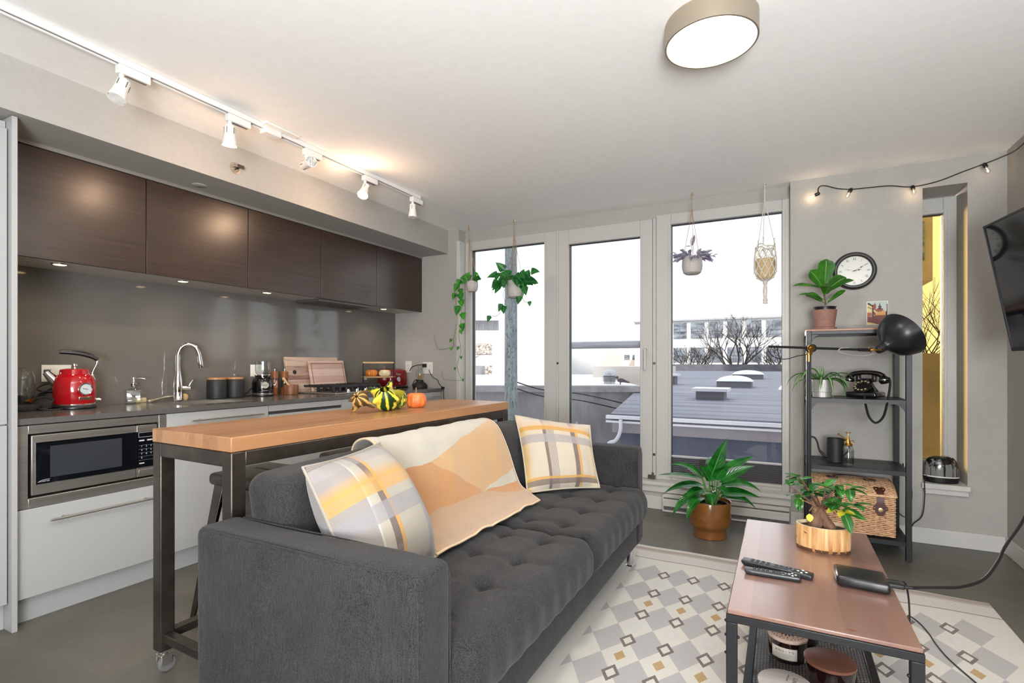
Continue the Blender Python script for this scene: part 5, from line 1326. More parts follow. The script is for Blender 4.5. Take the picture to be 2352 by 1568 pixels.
attach(MB().tube(smoothpts([(.822,4.15,.412),(.812,4.12,.405),(.80,4.082,.385),(.80,4.078,.33),(.79,4.09,.24),(.745,4.095,.195),(.722,4.098,.14),(.72,4.06,.07),(.74,3.95,.006),(.82,3.72,.0045),(.90,3.55,.0045),(.99,3.30,.0045),(1.10,3.16,.0045)],6), .0028, 8).build('power_cord', CORD), df)
tag(MB().tube(smoothpts([(.69,4.092,.50),(.70,4.095,.44),(.735,4.095,.34),(.73,4.095,.22),(.72,4.096,.16),(.69,4.097,.16),(.66,4.096,.19)],6), .0028, 8).build('electric_cable', CORD), 'thin black cable hanging on the wall behind the right post of the shelf', 'cable')

# string lights
sg_ = thing('string_lights', 'black string lights with small clear bulbs looping along the wall', 'string lights', (.6, 4.1, 2.30))
wp_ = [(.224,4.09,2.30),(.222,4.09,2.325),(.235,4.10,2.348),(.27,4.105,2.346),(.33,4.10,2.318),(.41,4.095,2.298),(.5,4.095,2.294),(.62,4.095,2.288),(.735,4.09,2.262),(.86,4.08,2.272),(.98,4.07,2.308),(1.075,4.06,2.335),(1.14,4.02,2.348),(1.185,3.90,2.352),(1.19,3.6,2.375)]
MB().tube(smoothpts(wp_, 7), .0032, 8).build('cable', CORD, sg_)
MB().tube([(.237,4.118,2.349),(.237,4.10,2.349)], .004, 8).build('wall_hook', CHROME, sg_)
GLOW = emit('filament_glow', (255,190,120), 12)
for k, (p, d) in enumerate((((.226,4.088,2.296),(-.9,-.1,-.35)),((.412,4.09,2.298),(-.45,-.25,-.85)),((.738,4.085,2.262),(.05,-.45,-.9)),((1.078,4.055,2.334),(.25,-.25,-.95)))):
    p = Vector(p); d = Vector(d).normalized()
    so_ = MB().tube([p-d*.006, p, p+d*.022, p+d*.026], [.006,.0115,.0115,.009], 16).build('bulb_socket', BLKP, sg_)
    b = MB(); R_ = Matrix(d.to_track_quat('Z','Y').to_matrix())
    b.lathe([(.007,.024),(.010,.034),(.0135,.046),(.0125,.058),(.006,.066),(1e-5,.068)], 20, tuple(p), mat=R_); b.build('clear_bulb', CLEAR, so_)
    MB().tube([p+d*.03, p+d*.05], .0016, 6).build('filament', GLOW, so_)
    light('string_bulb', 'POINT', p+d*.045, .14 if k in (0, 2) else .06, (1,.72,.45), shadow_soft_size=.006)

# television on the right wall
yaw = radians(7.6); tilt = math.atan2(.994-.88, 1.814-1.199)
Lx = Vector((sin(yaw), -cos(yaw), 0)); Zx = Vector((.88-.994, 0, 1.814-1.199)).normalized(); Zx = (Zx-Lx*Zx.dot(Lx)).normalized(); Nx = Lx.cross(Zx)   # towards the room?
if Nx.x > 0: Nx = -Nx
T0 = Vector((.994, 3.35, 1.199)); TW, TH = 1.11, .625
tv = thing('television', 'flat screen television on the right wall, tilted down', 'television', tuple(T0))
def tb2(mb, a0, a1, b0, b1, n0, n1):
    vs = [T0+Lx*a+Zx*b+Nx*n for a,b,n in ((a0,b0,n0),(a1,b0,n0),(a1,b1,n0),(a0,b1,n0),(a0,b0,n1),(a1,b0,n1),(a1,b1,n1),(a0,b1,n1))]
    return mb.add(vs, [(0,3,2,1),(4,5,6,7),(0,1,5,4),(1,2,6,5),(2,3,7,6),(3,0,4,7)])
tb2(MB(), 0, TW, 0, TH, -.03, -.002).build('back_shell', BLKP, tv, bevel=.004)
fr_ = MB(); tb2(fr_, 0, .009, 0, TH, -.006, .002); tb2(fr_, TW-.009, TW, 0, TH, -.006, .002); tb2(fr_, 0, TW, TH-.009, TH, -.006, .002); tb2(fr_, 0, TW, 0, .016, -.006, .002)
fr_.build('bezel', M('silver_black_bezel', (60,61,66), .25, .8), tv)
tb2(MB(), .009, TW-.009, .016, TH-.009, -.004, -.0015).build('screen', M('dark_screen', (16,18,24), .05, spec=.7), tv)
mt_ = MB(); c_ = T0+Lx*.55+Zx*.31; mt_.bar(c_-Nx*.025, (1.195, c_.y, c_.z), .12, .16); mt_.build('wall_mount', BLU, tv)
# ---------------------------------------------------------------- coffee table and what stands on it
C0, C1, D0, D1 = -.137, .305, 1.55, 2.50
PINK = wood('stained_pine', [(112,82,72),(130,97,84),(142,108,93)], 'y', .11, off=5, rough=.4, grain=3, coat=1, cr=.16)
co_ = thing('coffee_table', 'low coffee table with reddish wood top, black frame and mesh shelf', 'coffee table', (.084, 2.025, .0125))
MB().box(C0+.003, C1-.003, D0+.003, D1-.003, .4435, .455).build('wooden_top', PINK, co_, bevel=.0025)
kn = MB()
for x, y, r in ((.215,1.665,.011),(.16,1.58,.016),(.17,1.75,.006),(.03,1.82,.005),(.18,2.05,.006)): kn.lathe([(r*.7,.4552),(1e-5,.4553)], 14, (x,y,0), sy=.45)
kn.build('wood_knots', M('pine_knot', (112,62,48), .5), co_)
f = MB()
for y in (D0, D1): f.box(C0, C1, y-(.0 if y == D0 else .028), y+(.028 if y == D0 else 0), .422, .4435)
for x in (C0, C1): f.box(x-(.0 if x == C0 else .028), x+(.028 if x == C0 else 0), D0+.028, D1-.028, .422, .4435)
f.build('top_frame', BLU, co_, bevel=.002)
for x0, x1 in ((C0,C0+.028),(C1-.028,C1)):
    for y0, y1 in ((D0,D0+.028),(D1-.028,D1)):
        MB().box(x0, x1, y0, y1, .0127, .422).build('leg', BLU, co_, bevel=.002)
f = MB(); f.box(C0+.03, C0+.055, D0+.03, D1-.03, .118, .142); f.box(C1-.055, C1-.03, D0+.03, D1-.03, .118, .142); f.box(C0+.055, C1-.055, D0+.03, D0+.055, .118, .142); f.box(C0+.055, C1-.055, D1-.055, D1-.03, .118, .142)
for x, s_ in ((C0+.03,-1),(C1-.03,1)):
    for y in (D0+.014, D1-.014): f.box(x-.012, x+.012, y-.02, y+.02, .122, .138)
f.build('shelf_frame', BLU, co_, bevel=.002)
EXP = meshmat('expanded_metal', (40,42,46), .019, .0095, .27)
MB().add([(C0+.052,D0+.052,.1385),(C1-.052,D0+.052,.1385),(C1-.052,D1-.052,.1385),(C0+.052,D1-.052,.1385)], [(0,1,2,3)]).build('mesh_panel', EXP, co_, smooth=0)
b = MB()
for x, y, z in ((C0-.001,D0+.014,.38),(C0-.001,D0+.014,.42),(C0-.001,D0+.014,.33),(C0+.03,D0+.012,.38),(C1-.030,D0+.012,.38),(C1-.030,D0+.012,.30),(C0-.001,D1-.014,.38)): b.ball((x,y,z), .0045, 6)
b.build('bolt_heads', BLU, co_)

# candles
AMB = M('dark_amber_glass', (26,12,10), .06, coat=.3)
def candle(lab, x, y, r, h, lidmat, lidname='wooden_lid', lidh=.012):
    t = thing('jar_candle', lab, 'candle', (x, y, .142), 0, 'candles on the coffee table shelf', world=False)
    MB().lathe([(r*.9,0),(r*.97,.004),(r,.014),(r,h-.002),(r-.004,h),(r-.005,.01),(1e-5,.008)], 48).build('jar', AMB, t)
    MB().lathe([(1e-5,.012),(r-.006,.012),(r-.006,h*.72),(1e-5,h*.72)], 32).build('wax', M('cream_wax', (222,210,188), .5), t)
    l = MB().lathe([(r-.004,h-.004),(r-.004,h+.0005),(r+.0015,h+.0005),(r+.002,h+.003),(r+.002,h+lidh-.001),(r+.0005,h+lidh),(1e-5,h+lidh)], 56).build(lidname, lidmat, t)
    return t, l
BIRCH = wood('birch_lid', [(176,146,128),(204,180,164)], 'x', 0, grain=5)
ca, cl_ = candle('dark jar candle with a pierced rosette wooden lid and a pale label', .018, 1.995, .059, .07, BIRCH)
hz = .0827; ro = MB()
def drop(a, r0, r1, w):
    d = Vector((cos(a),sin(a),0)); s_ = Vector((-sin(a),cos(a),0))
    p = [d*r0-s_*w*.25, d*lerp(r0,r1,.7)-s_*w, d*r1-s_*w*.6, d*r1+s_*w*.6, d*lerp(r0,r1,.7)+s_*w, d*r0+s_*w*.25]
    ro.add([q_+Vector((0,0,hz)) for q_ in p], [tuple(range(6))])
for i in range(14): drop(2*pi*i/14, .012, .030, .0026)
for i in range(14): drop(2*pi*(i+.5)/14, .036, .041, .0022)
for i in range(28): drop(2*pi*i/28, .048, .053, .0024)
ro.lathe([(.006,hz),(1e-5,hz)], 12)
ro.build('pierced_rosette', M('rosette_dark', (44,34,32), .8), cl_, smooth=0)
la = MB(); a0, a1 = radians(-140), radians(-62); R_ = .0594
def lab_(R, z0, z1, aa, ab, n=18):
    vs = []; 
    for i in range(n+1):
        a = lerp(aa,ab,i/n); vs += [(cos(a)*R,sin(a)*R,z0),(cos(a)*R,sin(a)*R,z1)]
    return vs, [(2*i,2*i+2,2*i+3,2*i+1) for i in range(n)]
la.add(*lab_(R_, .016, .054, a0, a1)); lo = la.build('paper_label', M('label_paper', (206,198,186), .8), ca)
lb = MB(); lb.add(*lab_(R_+.0002, .0180, .0185, a0+.04, a1-.04)); lb.add(*lab_(R_+.0002, .0515, .052, a0+.04, a1-.04))
for i, z in enumerate((.034,.0305,.027,.0235)): m_ = (a0+a1)/2; w = (.42,.5,.36,.3)[i]; lb.add(*lab_(R_+.0002, z, z+.0007, m_-w, m_+w))
lb.build('label_rules', M('label_ink', (128,120,112), .8), lo)
for i, ch in enumerate('ANO•YO'):
    a = lerp(a0+.28, a1-.22, i/5); text('label_letter', ch, .0105, M('label_letter_ink', (70,64,60), .8), lo, (cos(a)*(R_+.0003), sin(a)*(R_+.0003), .043), (pi/2,0,a+pi/2))
candle('dark jar candle half hidden behind the rosette-lid candle', .066, 2.13, .05, .075, BIRCH)
candle('large dark jar candle with a copper-brown lid', .131, 1.842, .068, .088, M('copper_lid', (134,90,74), .42, .45), 'copper_lid', .010)
c3, l3 = candle('jar candle with a greyed wooden lid printed with letters, nearest the camera', .010, 1.672, .07, .072, wood('greyed_wood', [(168,160,156),(204,196,192)], 'x', 0, grain=4))
for ch, s_, dx, dy in (('ONYS', .016, .012, .018), ('SIMPLE THINGS', .0052, -.006, .030)):
    text('lid_lettering', ch, s_, M('lid_ink', (96,88,86), .8), l3, (dx+.012, dy, .0843), (0,0,radians(80)))

# bonsai in wooden pot
bp = thing('bonsai', 'small ficus bonsai in an oval wooden log pot on the coffee table', 'plant', (.135, 2.225, .455), 0, world=False)
gw = G('log_pot_wood'); vv = gw.co(); s3 = gw.noise(gw.co('Object',(1,1,.05)), 60, 4, .6, .4); ch_ = gw.noise(gw.co('Object',(1,1,.22)), 26, 4, .7)
zz3 = gw.xyz(vv)[2]
cc = gw.ramp(s3, [(.3,lin((150,98,50))),(.5,lin((200,152,98))),(.7,lin((226,192,144)))]); cc = gw.mix(gw.m('GREATER_THAN', ch_, .66), cc, lin((84,56,38)))
cc = gw.mix(gw.m('MULTIPLY', gw.m('LESS_THAN', zz3, .012), gw.m('GREATER_THAN', s3, .45)), cc, lin((94,62,40)))
gw.p(cc, .6); gw.bump(s3, .3, .002)
MB().lathe([(.082,0),(.087,.005),(.0885,.03),(.088,.084),(.0865,.089)], 64, sy=.72, cap=False).build('log_pot', gw.mt, bp)
MB().lathe([(.0865,.089),(.078,.0895),(.076,.084),(.074,.06)], 64, sy=.72, cap=False).build('pale_rim', M('pale_cut_wood', (226,206,176), .6), bp)
MB().cyl((-.055,-.0465,.068),(-.056,-.0485,.0685),.006,.006,12).build('knot', M('dark_knot', (88,60,42), .7), bp)
MB().lathe([(1e-5,.082),(.04,.081),(.0755,.079)], 40, sy=.72).build('bark_chips', MN('bark_chips_mix', (48,34,28), (108,78,60), 90, .9, bump=1, bd=.006), bp)
BARK = MN('ficus_bark', (92,64,48), (128,94,74), 60, .8, bump=.4, st=(1,1,.4))
tk_ = MB()
tk_.tube(smoothpts([(-.024,.0,.066),(-.022,0,.09),(-.012,0,.115),(-.006,0,.135),(-.004,0,.155)],5), [.022,.025,.025,.024,.023,.024,.025,.025,.024,.023,.022,.020,.018,.016,.015,.014,.013,.012,.0115,.011,.010], 14)
tk_.tube(smoothpts([(.034,-.008,.064),(.022,-.008,.085),(.006,-.006,.11),(-.004,-.002,.135)],5), [.013,.015,.0165,.018,.019,.0195,.0195,.019,.0185,.018,.0175,.017,.016,.015,.014,.013], 14)
tk_.tube(smoothpts([(-.04,.012,.066),(-.03,.01,.082),(-.018,.004,.10)],4), .014, 12)
tips = []
random.seed(5)
for i in range(15):
    a = i*2.4; r = random.uniform(.05,.11); zt = random.uniform(.175,.25)
    tip = (-.004+r*cos(a), r*sin(a)*.85, zt); mid = (-.004+r*.45*cos(a), r*.4*sin(a), .155+.35*(zt-.155))
    tk_.tube(smoothpts([(-.004,0,.143),mid,tip],4), [.006,.005,.0045,.004,.0035,.003,.0025,.002,.0018], 6); tips.append(Vector(tip))
for i in range(10):
    a = i*.63; tk_.tube(smoothpts([(-.004,0,.15),(-.004+.03*cos(a),.03*sin(a),.16),(-.004+.05*cos(a),.05*sin(a),.14+.02*(i%3))],3), .0018, 5)
tk_.build('trunk', BARK, bp)
FIC = leafmat('ficus_leaf', (30,84,34), (64,128,48), (110,160,90), rough=.22)
YEL = leafmat('yellowing_leaf', (206,196,40), (226,212,70), None, rough=.4)
lf = MB(); yl = MB()
for i, p in enumerate(tips):
    for k in range(4):
        a = random.uniform(0,6.28); d = (cos(a)+p.x*5, sin(a)+p.y*5, random.uniform(-.35,.6))
        lf.leaf(p, d, random.uniform(.052,.075), random.uniform(.026,.036), (0,0,1), random.uniform(.3,1.1), .12, 'oval', nl=6)
for p, d, L in (((.055,-.05,.16),(.5,-.4,.1),.05),((.06,-.05,.16),(-.3,-.7,-.1),.045),((-.07,-.03,.185),(-.2,-.3,-.8),.04),((-.045,-.045,.135),(.1,-.2,-.9),.03),((.04,-.055,.17),(-.8,-.3,-.3),.04)): yl.leaf(p, d, L, .024, (0,-.5,1), .5, .1, 'oval', nl=5)
for d, L, b_ in (((.3,-.7,-.8),.085,(.06,-.05,.16)), ((.9,-.4,-.1),.08,(.055,-.05,.165)), ((-.6,-.6,.4),.075,(.05,-.05,.165))):
    lf.leaf(b_, d, L, .034, (0,-.6,.8), .5, .1, 'oval', nl=7)
lf.build('leaves', FIC, bp, smooth=180); yl.build('yellow_leaves', YEL, bp, smooth=180)

# remotes
BTN = M('remote_buttons', (52,54,58), .5); BTL = M('light_button', (206,206,206), .5)
REM = M('remote_shell', (34,36,40), .3)
def remote(lab, c, rz, L, w, h, kind):
    t = thing('remote_control', lab, 'remote', (c[0], c[1], .455), rz, 'remotes on the coffee table', world=False)
    MB().rbox(-L/2, L/2, -w/2, w/2, .0005, h, .006, (8,2,1), lambda x,y,z,n: (x+(.008*(h-z)/h if x < -L/2+.01 else 0), y*(1-.12*(1-z/h)), z)).build('shell', REM, t)
    B = MB(); Wt = MB()
    def btn(x, y, r, m=B): m.lathe([(r,h-.0005),(r,h+.0012),(r*.8,h+.0018),(1e-5,h+.0018)], 12, (x,y,0), sx=1.15, sy=.8)
    o = -L*.34 if kind else -L*.30
    for i in range(4):
        for j in range(3): btn(o+i*L*.075, (j-1)*w*.27, w*.105)
    for i in range(2):
        for j in range(2): btn(o+L*(.34+.07*i), (j-.5)*w*.4, w*.11)
    for i in range(3):
        for j in range(3): btn(L*(.30+.055*i), (j-1)*w*.28, w*.085, Wt if (i+j) % 2 else B)
    B.build('buttons', BTN, t); Wt.build('pale_buttons', BTL, t)
    rg_ = MB(); xc = L*.185; rg_.lathe([(w*.20,h-.0004),(w*.20,h+.0012),(w*.34,h+.0016),(w*.36,h-.0004)], 28, (xc,0,0)); rg_.lathe([(w*.12,h-.0004),(w*.12,h+.002),(1e-5,h+.0025)], 20, (xc,0,0)); rg_.build('navigation_ring', M('ring_grey', (74,78,84), .25, .4), t)
    return t
remote('longer dark remote control lying behind the shorter one', (-.016, 1.915), radians(-12), .215, .042, .017, 1)
remote('shorter dark remote control with silver face, in front', (-.028, 1.855), radians(2), .165, .036, .017, 0)

# set-top box and cables
sb = thing('set_top_box', 'flat black set-top box on the coffee table', 'set-top box', (.218, 1.918, .455), radians(2))
sb.rotation_euler = (0,0,0)
MB().rbox(.15,.285,1.862,1.978,.459,.489,.009,(3,3,1),lambda x,y,z,n: (x+.0006*0, y-(x-.218)*.10, z)).build('box_shell', M('satin_black_shell', (24,24,27), .32), sb)
MB().rbox(.165,.27,1.875,1.965,.4553,.460,.002,(1,1,1)).build('rubber_base', RUBBER, sb)
MB().box(.1495,.1515,1.885,1.972,.470,.476).build('status_strip', M('pale_light_strip', (190,196,206), .3), sb, bevel=.0005)
hd_ = MB(); hd_.rbox(.282,.325,1.900,1.920,.466,.478,.003,(1,1,1)); hd_.tube([(.325,1.91,.472),(.345,1.912,.472)], [.0065,.0045], 10); hd_.rbox(.282,.318,1.935,1.953,.466,.476,.003,(1,1,1))
hd_.tube(smoothpts([(.342,1.912,.472),(.37,1.95,.464),(.436,2.06,.435),(.52,2.17,.412),(.605,2.28,.413),(.674,2.40,.442),(.724,2.50,.476),(.835,2.70,.535),(.95,2.85,.70),(1.06,2.95,1.0),(1.12,2.98,1.22)],7), .0052, 10)
tag(hd_.build('video_cable', CORD), 'thick black video cable sagging from the set-top box up to the television', 'cable')
pcb = MB(); pcb.tube(smoothpts([(.316,1.944,.472),(.335,1.955,.468),(.352,2.0,.40),(.40,2.25,.20),(.47,2.62,.06),(.50,2.86,.0155),(.53,2.80,.0155),(.545,2.70,.0155),(.549,2.62,.0155),(.565,2.51,.0155),(.61,2.36,.0155),(.66,2.2,.0155)],7), .0026, 8)
attach(pcb.build('power_cable', CORD), sb)

# ---------------------------------------------------------------- floor plant
fp = thing('floor_plant', 'large leafy green plant in a glossy amber pot on the floor', 'plant', (-.42, 3.635, 0), 0, world=False)
AMBP = MN('amber_glaze', (122,76,32), (140,90,40), 8, .16, coat=.6)
MB().lathe([(.100,0),(.104,.003),(.106,.045),(.110,.062),(.124,.075),(.130,.095),(.132,.14),(.1315,.232),(.129,.238),(.1255,.236),(.125,.15),(.11,.09),(1e-5,.08)], 64).build('glazed_pot', AMBP, fp)
MB().lathe([(.085,.12),(.098,.215),(.102,.217),(.102,.220),(.095,.219),(.09,.19)], 40, (.012,.004,0)).build('nursery_pot', BLKP, fp)
MB().lathe([(1e-5,.203),(.05,.201),(.093,.196)], 32, (.012,.004,0)).build('soil', SOIL, fp)
PEA = leafmat('glossy_leaf', (14,70,20), (36,118,38), (70,140,60), rough=.2)
lf = MB(); sm = MB(); rt = Vector((.887,.462,0)); aw = Vector((-.462,.887,0)); upv = Vector((0,0,1))
# each leaf: stalk top (right, away, up), blade direction, length, width, droop
for (a,b,c),(p_,q_,r_),L,w,dr,up,ro_ in (((-.01,-.02,.36),(.30,-.10,1.0),.31,.088,.35,(-.3,-1,.2),.25), ((-.06,-.03,.38),(-1,-.2,.25),.32,.066,.30,(0,-.35,1),.2), ((.06,.02,.38),(.85,.1,.62),.30,.07,.45,(-.3,-.7,1),0),
    ((.05,-.02,.36),(.75,-.25,.62),.25,.066,.5,(-.3,-.8,.8),.2), ((-.04,.02,.38),(-.75,.1,.75),.24,.06,1.3,(.2,-.5,1),0), ((-.05,-.03,.34),(-1,-.1,.12),.28,.07,.75,(0,-.4,1),.1),
    ((.06,-.03,.34),(1,-.2,.35),.27,.07,1.3,(0,-.5,1),0), ((-.05,-.05,.31),(-.9,-.35,.15),.19,.065,1.2,(0,-.4,1),0), ((.05,-.04,.29),(1,-.15,.12),.25,.075,.5,(0,-.6,1),0),
    ((-.07,-.04,.29),(-1,-.2,-.1),.26,.062,1.5,(0,-.5,1),0), ((-.06,-.06,.27),(-.6,-.45,.15),.25,.06,2.4,(0,-.3,1),0), ((.05,-.05,.27),(.85,-.3,.22),.24,.068,1.5,(0,-.4,1),0),
    ((.0,-.05,.33),(.1,-1,.5),.18,.07,1.5,(0,0,1),0), ((-.02,-.05,.30),(-.25,-1,.3),.16,.06,2,(0,0,1),.2), ((.03,.05,.38),(.3,.8,.8),.24,.07,1,(0,0,1),0), ((-.03,.05,.36),(-.4,.8,.6),.24,.07,1,(0,0,1),0),
    ((.02,-.04,.38),(.35,-.5,1),.15,.06,.9,(-.2,-.8,.4),.3), ((-.02,-.04,.37),(-.45,-.3,1),.16,.055,1.0,(.3,-.8,.4),0)):
    s_ = rt*a+aw*b+upv*c; r0 = Vector((.012+a*.35, .004+b*.35, .2))
    sm.tube(smoothpts([r0, r0*.5+s_*.5+upv*.01, s_],4), [.0055]*3+[.0045]*3+[.0035]*3, 7)
    lf.leaf(s_, rt*p_+aw*q_+upv*r_, L, w*1.3, rt*up[0]+aw*up[1]+upv*up[2], dr, .14, 'lance', nl=11, roll=ro_)
sm.build('stems', M('leaf_stalk', (84,128,52), .5), fp); lf.build('leaves', PEA, fp, smooth=180)

# ---------------------------------------------------------------- hanging planters
TWINE = MN('jute_twine', (150,124,98), (176,150,122), 200, .9)
HP = MN('speckled_grey_pot', (172,166,162), (186,180,176), 120, .6)
def hang(name, lab, x, y, r, z0, z1, hx, hy, group='hanging planters before the windows', patt=True):
    t = thing(name, lab, 'hanging planter', (x, y, z0), 0, group)
    MB().lathe([(1e-5,z0),(r*.62,z0),(r*.86,z0+.012),(r*.97,z0+.04),(r,z0+(z1-z0)*.5),(r*.95,z1-.004),(r*.93,z1),(r*.87,z1),(r*.88,z0+.06),(1e-5,z0+.05)], 40, (x,y,0)).build('pot', HP, t)
    MB().lathe([(1e-5,z1-.015),(r*.9,z1-.02)], 24, (x,y,0)).build('soil', SOIL, t)
    if patt:
        d = MB()
        for cxn in (-1.72, -.35):
            for k in range(8):
                z = lerp(z0+.045, z1-.02, k/7)
                for s_ in (-.09, .09):
                    a = cxn+s_; d.ball((x+cos(a)*r*1.0, y+sin(a)*r*1.0, z), .0035, 5, sc=(1,1,.7))
        d.build('raised_dots', M('dot_white', (206,202,198), .6), t)
    c = MB(); top = Vector((hx, hy, 2.413)); kn_ = Vector((lerp(x,hx,.8), lerp(y,hy,.8), z1+(2.413-z1)*.72))
    for k in range(3):
        a = -pi/2+k*2*pi/3+.3; c.tube([(x+cos(a)*r*.93,y+sin(a)*r*.93,z1-.012), kn_, top], .0022, 6)
    c.tube([kn_-Vector((0,0,.012)), kn_+Vector((0,0,.014))], .006, 8); c.tube([top-Vector((0,0,.03)), top], .0042, 8)
    c.build('hanging_cord', TWINE, t)
    MB().tube(smoothpts([(hx,hy,2.4145),(hx,hy,2.402),(hx+.008,hy,2.394),(hx+.012,hy,2.402)],4), .002, 6).build('ceiling_hook', BRASS, t)
    return t
PHI = leafmat('heart_leaf', (24,104,40), (76,164,50), (100,176,84), rough=.3, tl=.4)
BRZ = leafmat('brazil_leaf', (24,92,48), (58,140,62), (84,160,86), rough=.3, tl=.45)
def vine(mb, lfm, pts, lv, r=.0022):
    P_ = smoothpts(pts, 6); mb.tube(P_, r, 6)
    for t, (dx,dy,dz), L in lv:
        p = P_[min(len(P_)-1, int(t*(len(P_)-1)))]; d = Vector((dx,dy,dz)).normalized()
        q_ = p+d*.018; mb.tube([p, q_], .0014, 5); lfm.leaf(q_, Vector((dx*.4,-.25,-.8)), L, L*.82, (.2,-1,.3), .2, .12, 'heart', nl=6)
VIN = M('vine_stem', (98,112,58), .6)
h1 = hang('hanging_planter', 'leftmost hanging planter with a long trailing heart-leaf vine', -2.495, 4.0, .056, 1.79, 1.885, -2.56, 4.04, patt=True)
v_ = MB(); l_ = MB()
x, y = -2.495, 4.0
vine(v_, l_, [(x,y,1.88),(x-.07,y-.05,1.90),(x-.10,y-.06,1.82),(x-.09,y-.06,1.70),(x-.085,y-.05,1.55),(x-.11,y-.05,1.40),(x-.09,y-.05,1.25),(x-.13,y-.05,1.12),(x-.09,y-.05,1.0)],
     [(.14,(-1,-.3,.1),.085),(.2,(-1,-.3,-.3),.09),(.25,(.8,-.3,-.2),.07),(.30,(.7,-.3,-.2),.09),(.36,(.8,-.3,-.1),.085),(.40,(-.3,-.3,-.4),.10),(.46,(.9,-.3,-.1),.08),(.55,(.9,-.3,.1),.08),(.60,(.9,-.3,-.3),.05),(.72,(-.7,-.3,-.3),.04),(.8,(.9,-.3,0),.035),(.9,(-.9,-.3,.2),.03)])
vine(v_, l_, [(x,y,1.88),(x-.08,y-.06,1.87),(x-.13,y-.06,1.72),(x-.13,y-.05,1.52),(x-.17,y-.05,1.36),(x-.18,y-.05,1.29),(x-.33,y-.05,1.27),(x-.37,y-.05,1.33),(x-.385,y-.05,1.40)], [(.22,(-.8,-.3,0),.07),(.5,(-.9,-.3,.2),.04),(.62,(-.5,-.3,-.4),.04)])
vine(v_, l_, [(x-.09,y-.05,1.0),(x-.07,y-.05,.985),(x-.22,y-.05,.985),(x-.285,y-.05,1.0),(x-.30,y-.05,1.07)], [(.1,(.7,-.3,.2),.03)], .0018)
for a in range(9):
    d = (cos(a*.9+.2), sin(a*.9)*.4-.3, .8); e = Vector((x+d[0]*.05, y+d[1]*.05, 1.90+.02*(a % 3))); v_.tube([(x,y,1.88), e], .0015, 5); l_.leaf(e, (d[0],-.2,.1-.5*(a % 2)), .07, .058, (.2,-1,.3), .5, .12, 'heart', nl=6)
v_.build('vines', VIN, h1); l_.build('leaves', PHI, h1, smooth=180)
h2 = hang('hanging_planter', 'hanging planter with a full bushy green plant, second from the left', -2.052, 4.0, .078, 1.705, 1.855, -2.10, 4.06)
v_ = MB(); l_ = MB(); x, y = -2.052, 4.0; random.seed(3)
for i in range(34):
    a = i*2.4; d = Vector((cos(a)*1.1+.25, -.35-.3*(i % 2), random.uniform(-.35,.75)))
    b = Vector((x+cos(a)*.045, y+sin(a)*.045, 1.85)); e = b+d.normalized()*random.uniform(.04,.13)+Vector((0,0,.012))
    v_.tube([b, e], .0018, 5); l_.leaf(e, Vector((d.x*.7, -.15, random.uniform(-.9,.35))), random.uniform(.08,.11), random.uniform(.068,.085), (random.uniform(-.4,.4),-1,.45), random.uniform(.3,.9), .14, 'heart', nl=7)
vine(v_, l_, [(x-.02,y-.06,1.85),(x-.07,y-.085,1.75),(x-.06,y-.085,1.66),(x-.09,y-.085,1.60),(x-.14,y-.085,1.55),(x-.19,y-.085,1.555)], [(.45,(-.9,-.3,.2),.08),(.5,(.3,-.4,.2),.08),(.98,(-.6,-.3,.1),.065)])
vine(v_, l_, [(x+.05,y-.06,1.85),(x+.11,y-.08,1.80),(x+.10,y-.08,1.72),(x+.13,y-.08,1.66),(x+.17,y-.08,1.655)], [(.3,(.8,-.3,-.2),.085),(.5,(-.3,-.3,-.3),.08),(.98,(.4,-.3,.2),.05)])
v_.build('vines', VIN, h2); l_.build('leaves', BRZ, h2, smooth=180)
h3 = hang('hanging_planter', 'hanging planter with purple striped leaves, before the right hand window', -.585, 4.0, .073, 1.795, 1.925, -.592, 4.04)
TRA = leafmat('purple_leaf', (84,74,110), (118,106,140), (92,70,120), ((168,166,180),.12), tl=.3)
l_ = MB(); v_ = MB(); x, y = -.585, 4.0; random.seed(9)
for i in range(44):
    a = i*2.4; d = Vector((cos(a)*1.2, sin(a)*.5-.4, random.uniform(-.25,.8))); b = Vector((x+cos(a)*.045, y+sin(a)*.045, 1.918)); e = b+d.normalized()*random.uniform(.01,.06)
    v_.tube([b, e], .002, 5); l_.leaf(e, d, random.uniform(.05,.07), random.uniform(.026,.034), (0,-.9,.5), random.uniform(.4,1.6), .3, 'oval', nl=6)
for k in range(5): l_.leaf((x+.07+.018*k, y-.02, 1.925-.004*k), (.8,-.2,.5-.5*(k % 2)), .05, .024, (0,-.5,1), .8, .2, 'oval', nl=5); l_.leaf((x-.07-.01*k, y-.02, 1.92+.008*k), (-.6,-.2,.4-.4*(k % 2)), .055, .026, (0,-.5,1), 1.2, .2, 'oval', nl=5)
v_.tube(smoothpts([(x,y-.01,1.915),(x+.004,y-.02,1.97),(x,y-.02,2.0)],4), .0022, 6); l_.leaf((x,y-.02,2.0), (.25,-.1,1), .085, .036, (-.2,-1,0), .2, .25, 'oval'); l_.leaf((x,y-.02,2.0), (-1,-.1,.05), .05, .024, (0,-.6,1), .3, .2, 'oval')
v_.build('stems', M('purple_stem', (90,72,90), .6), h3); l_.build('leaves', TRA, h3, smooth=180)

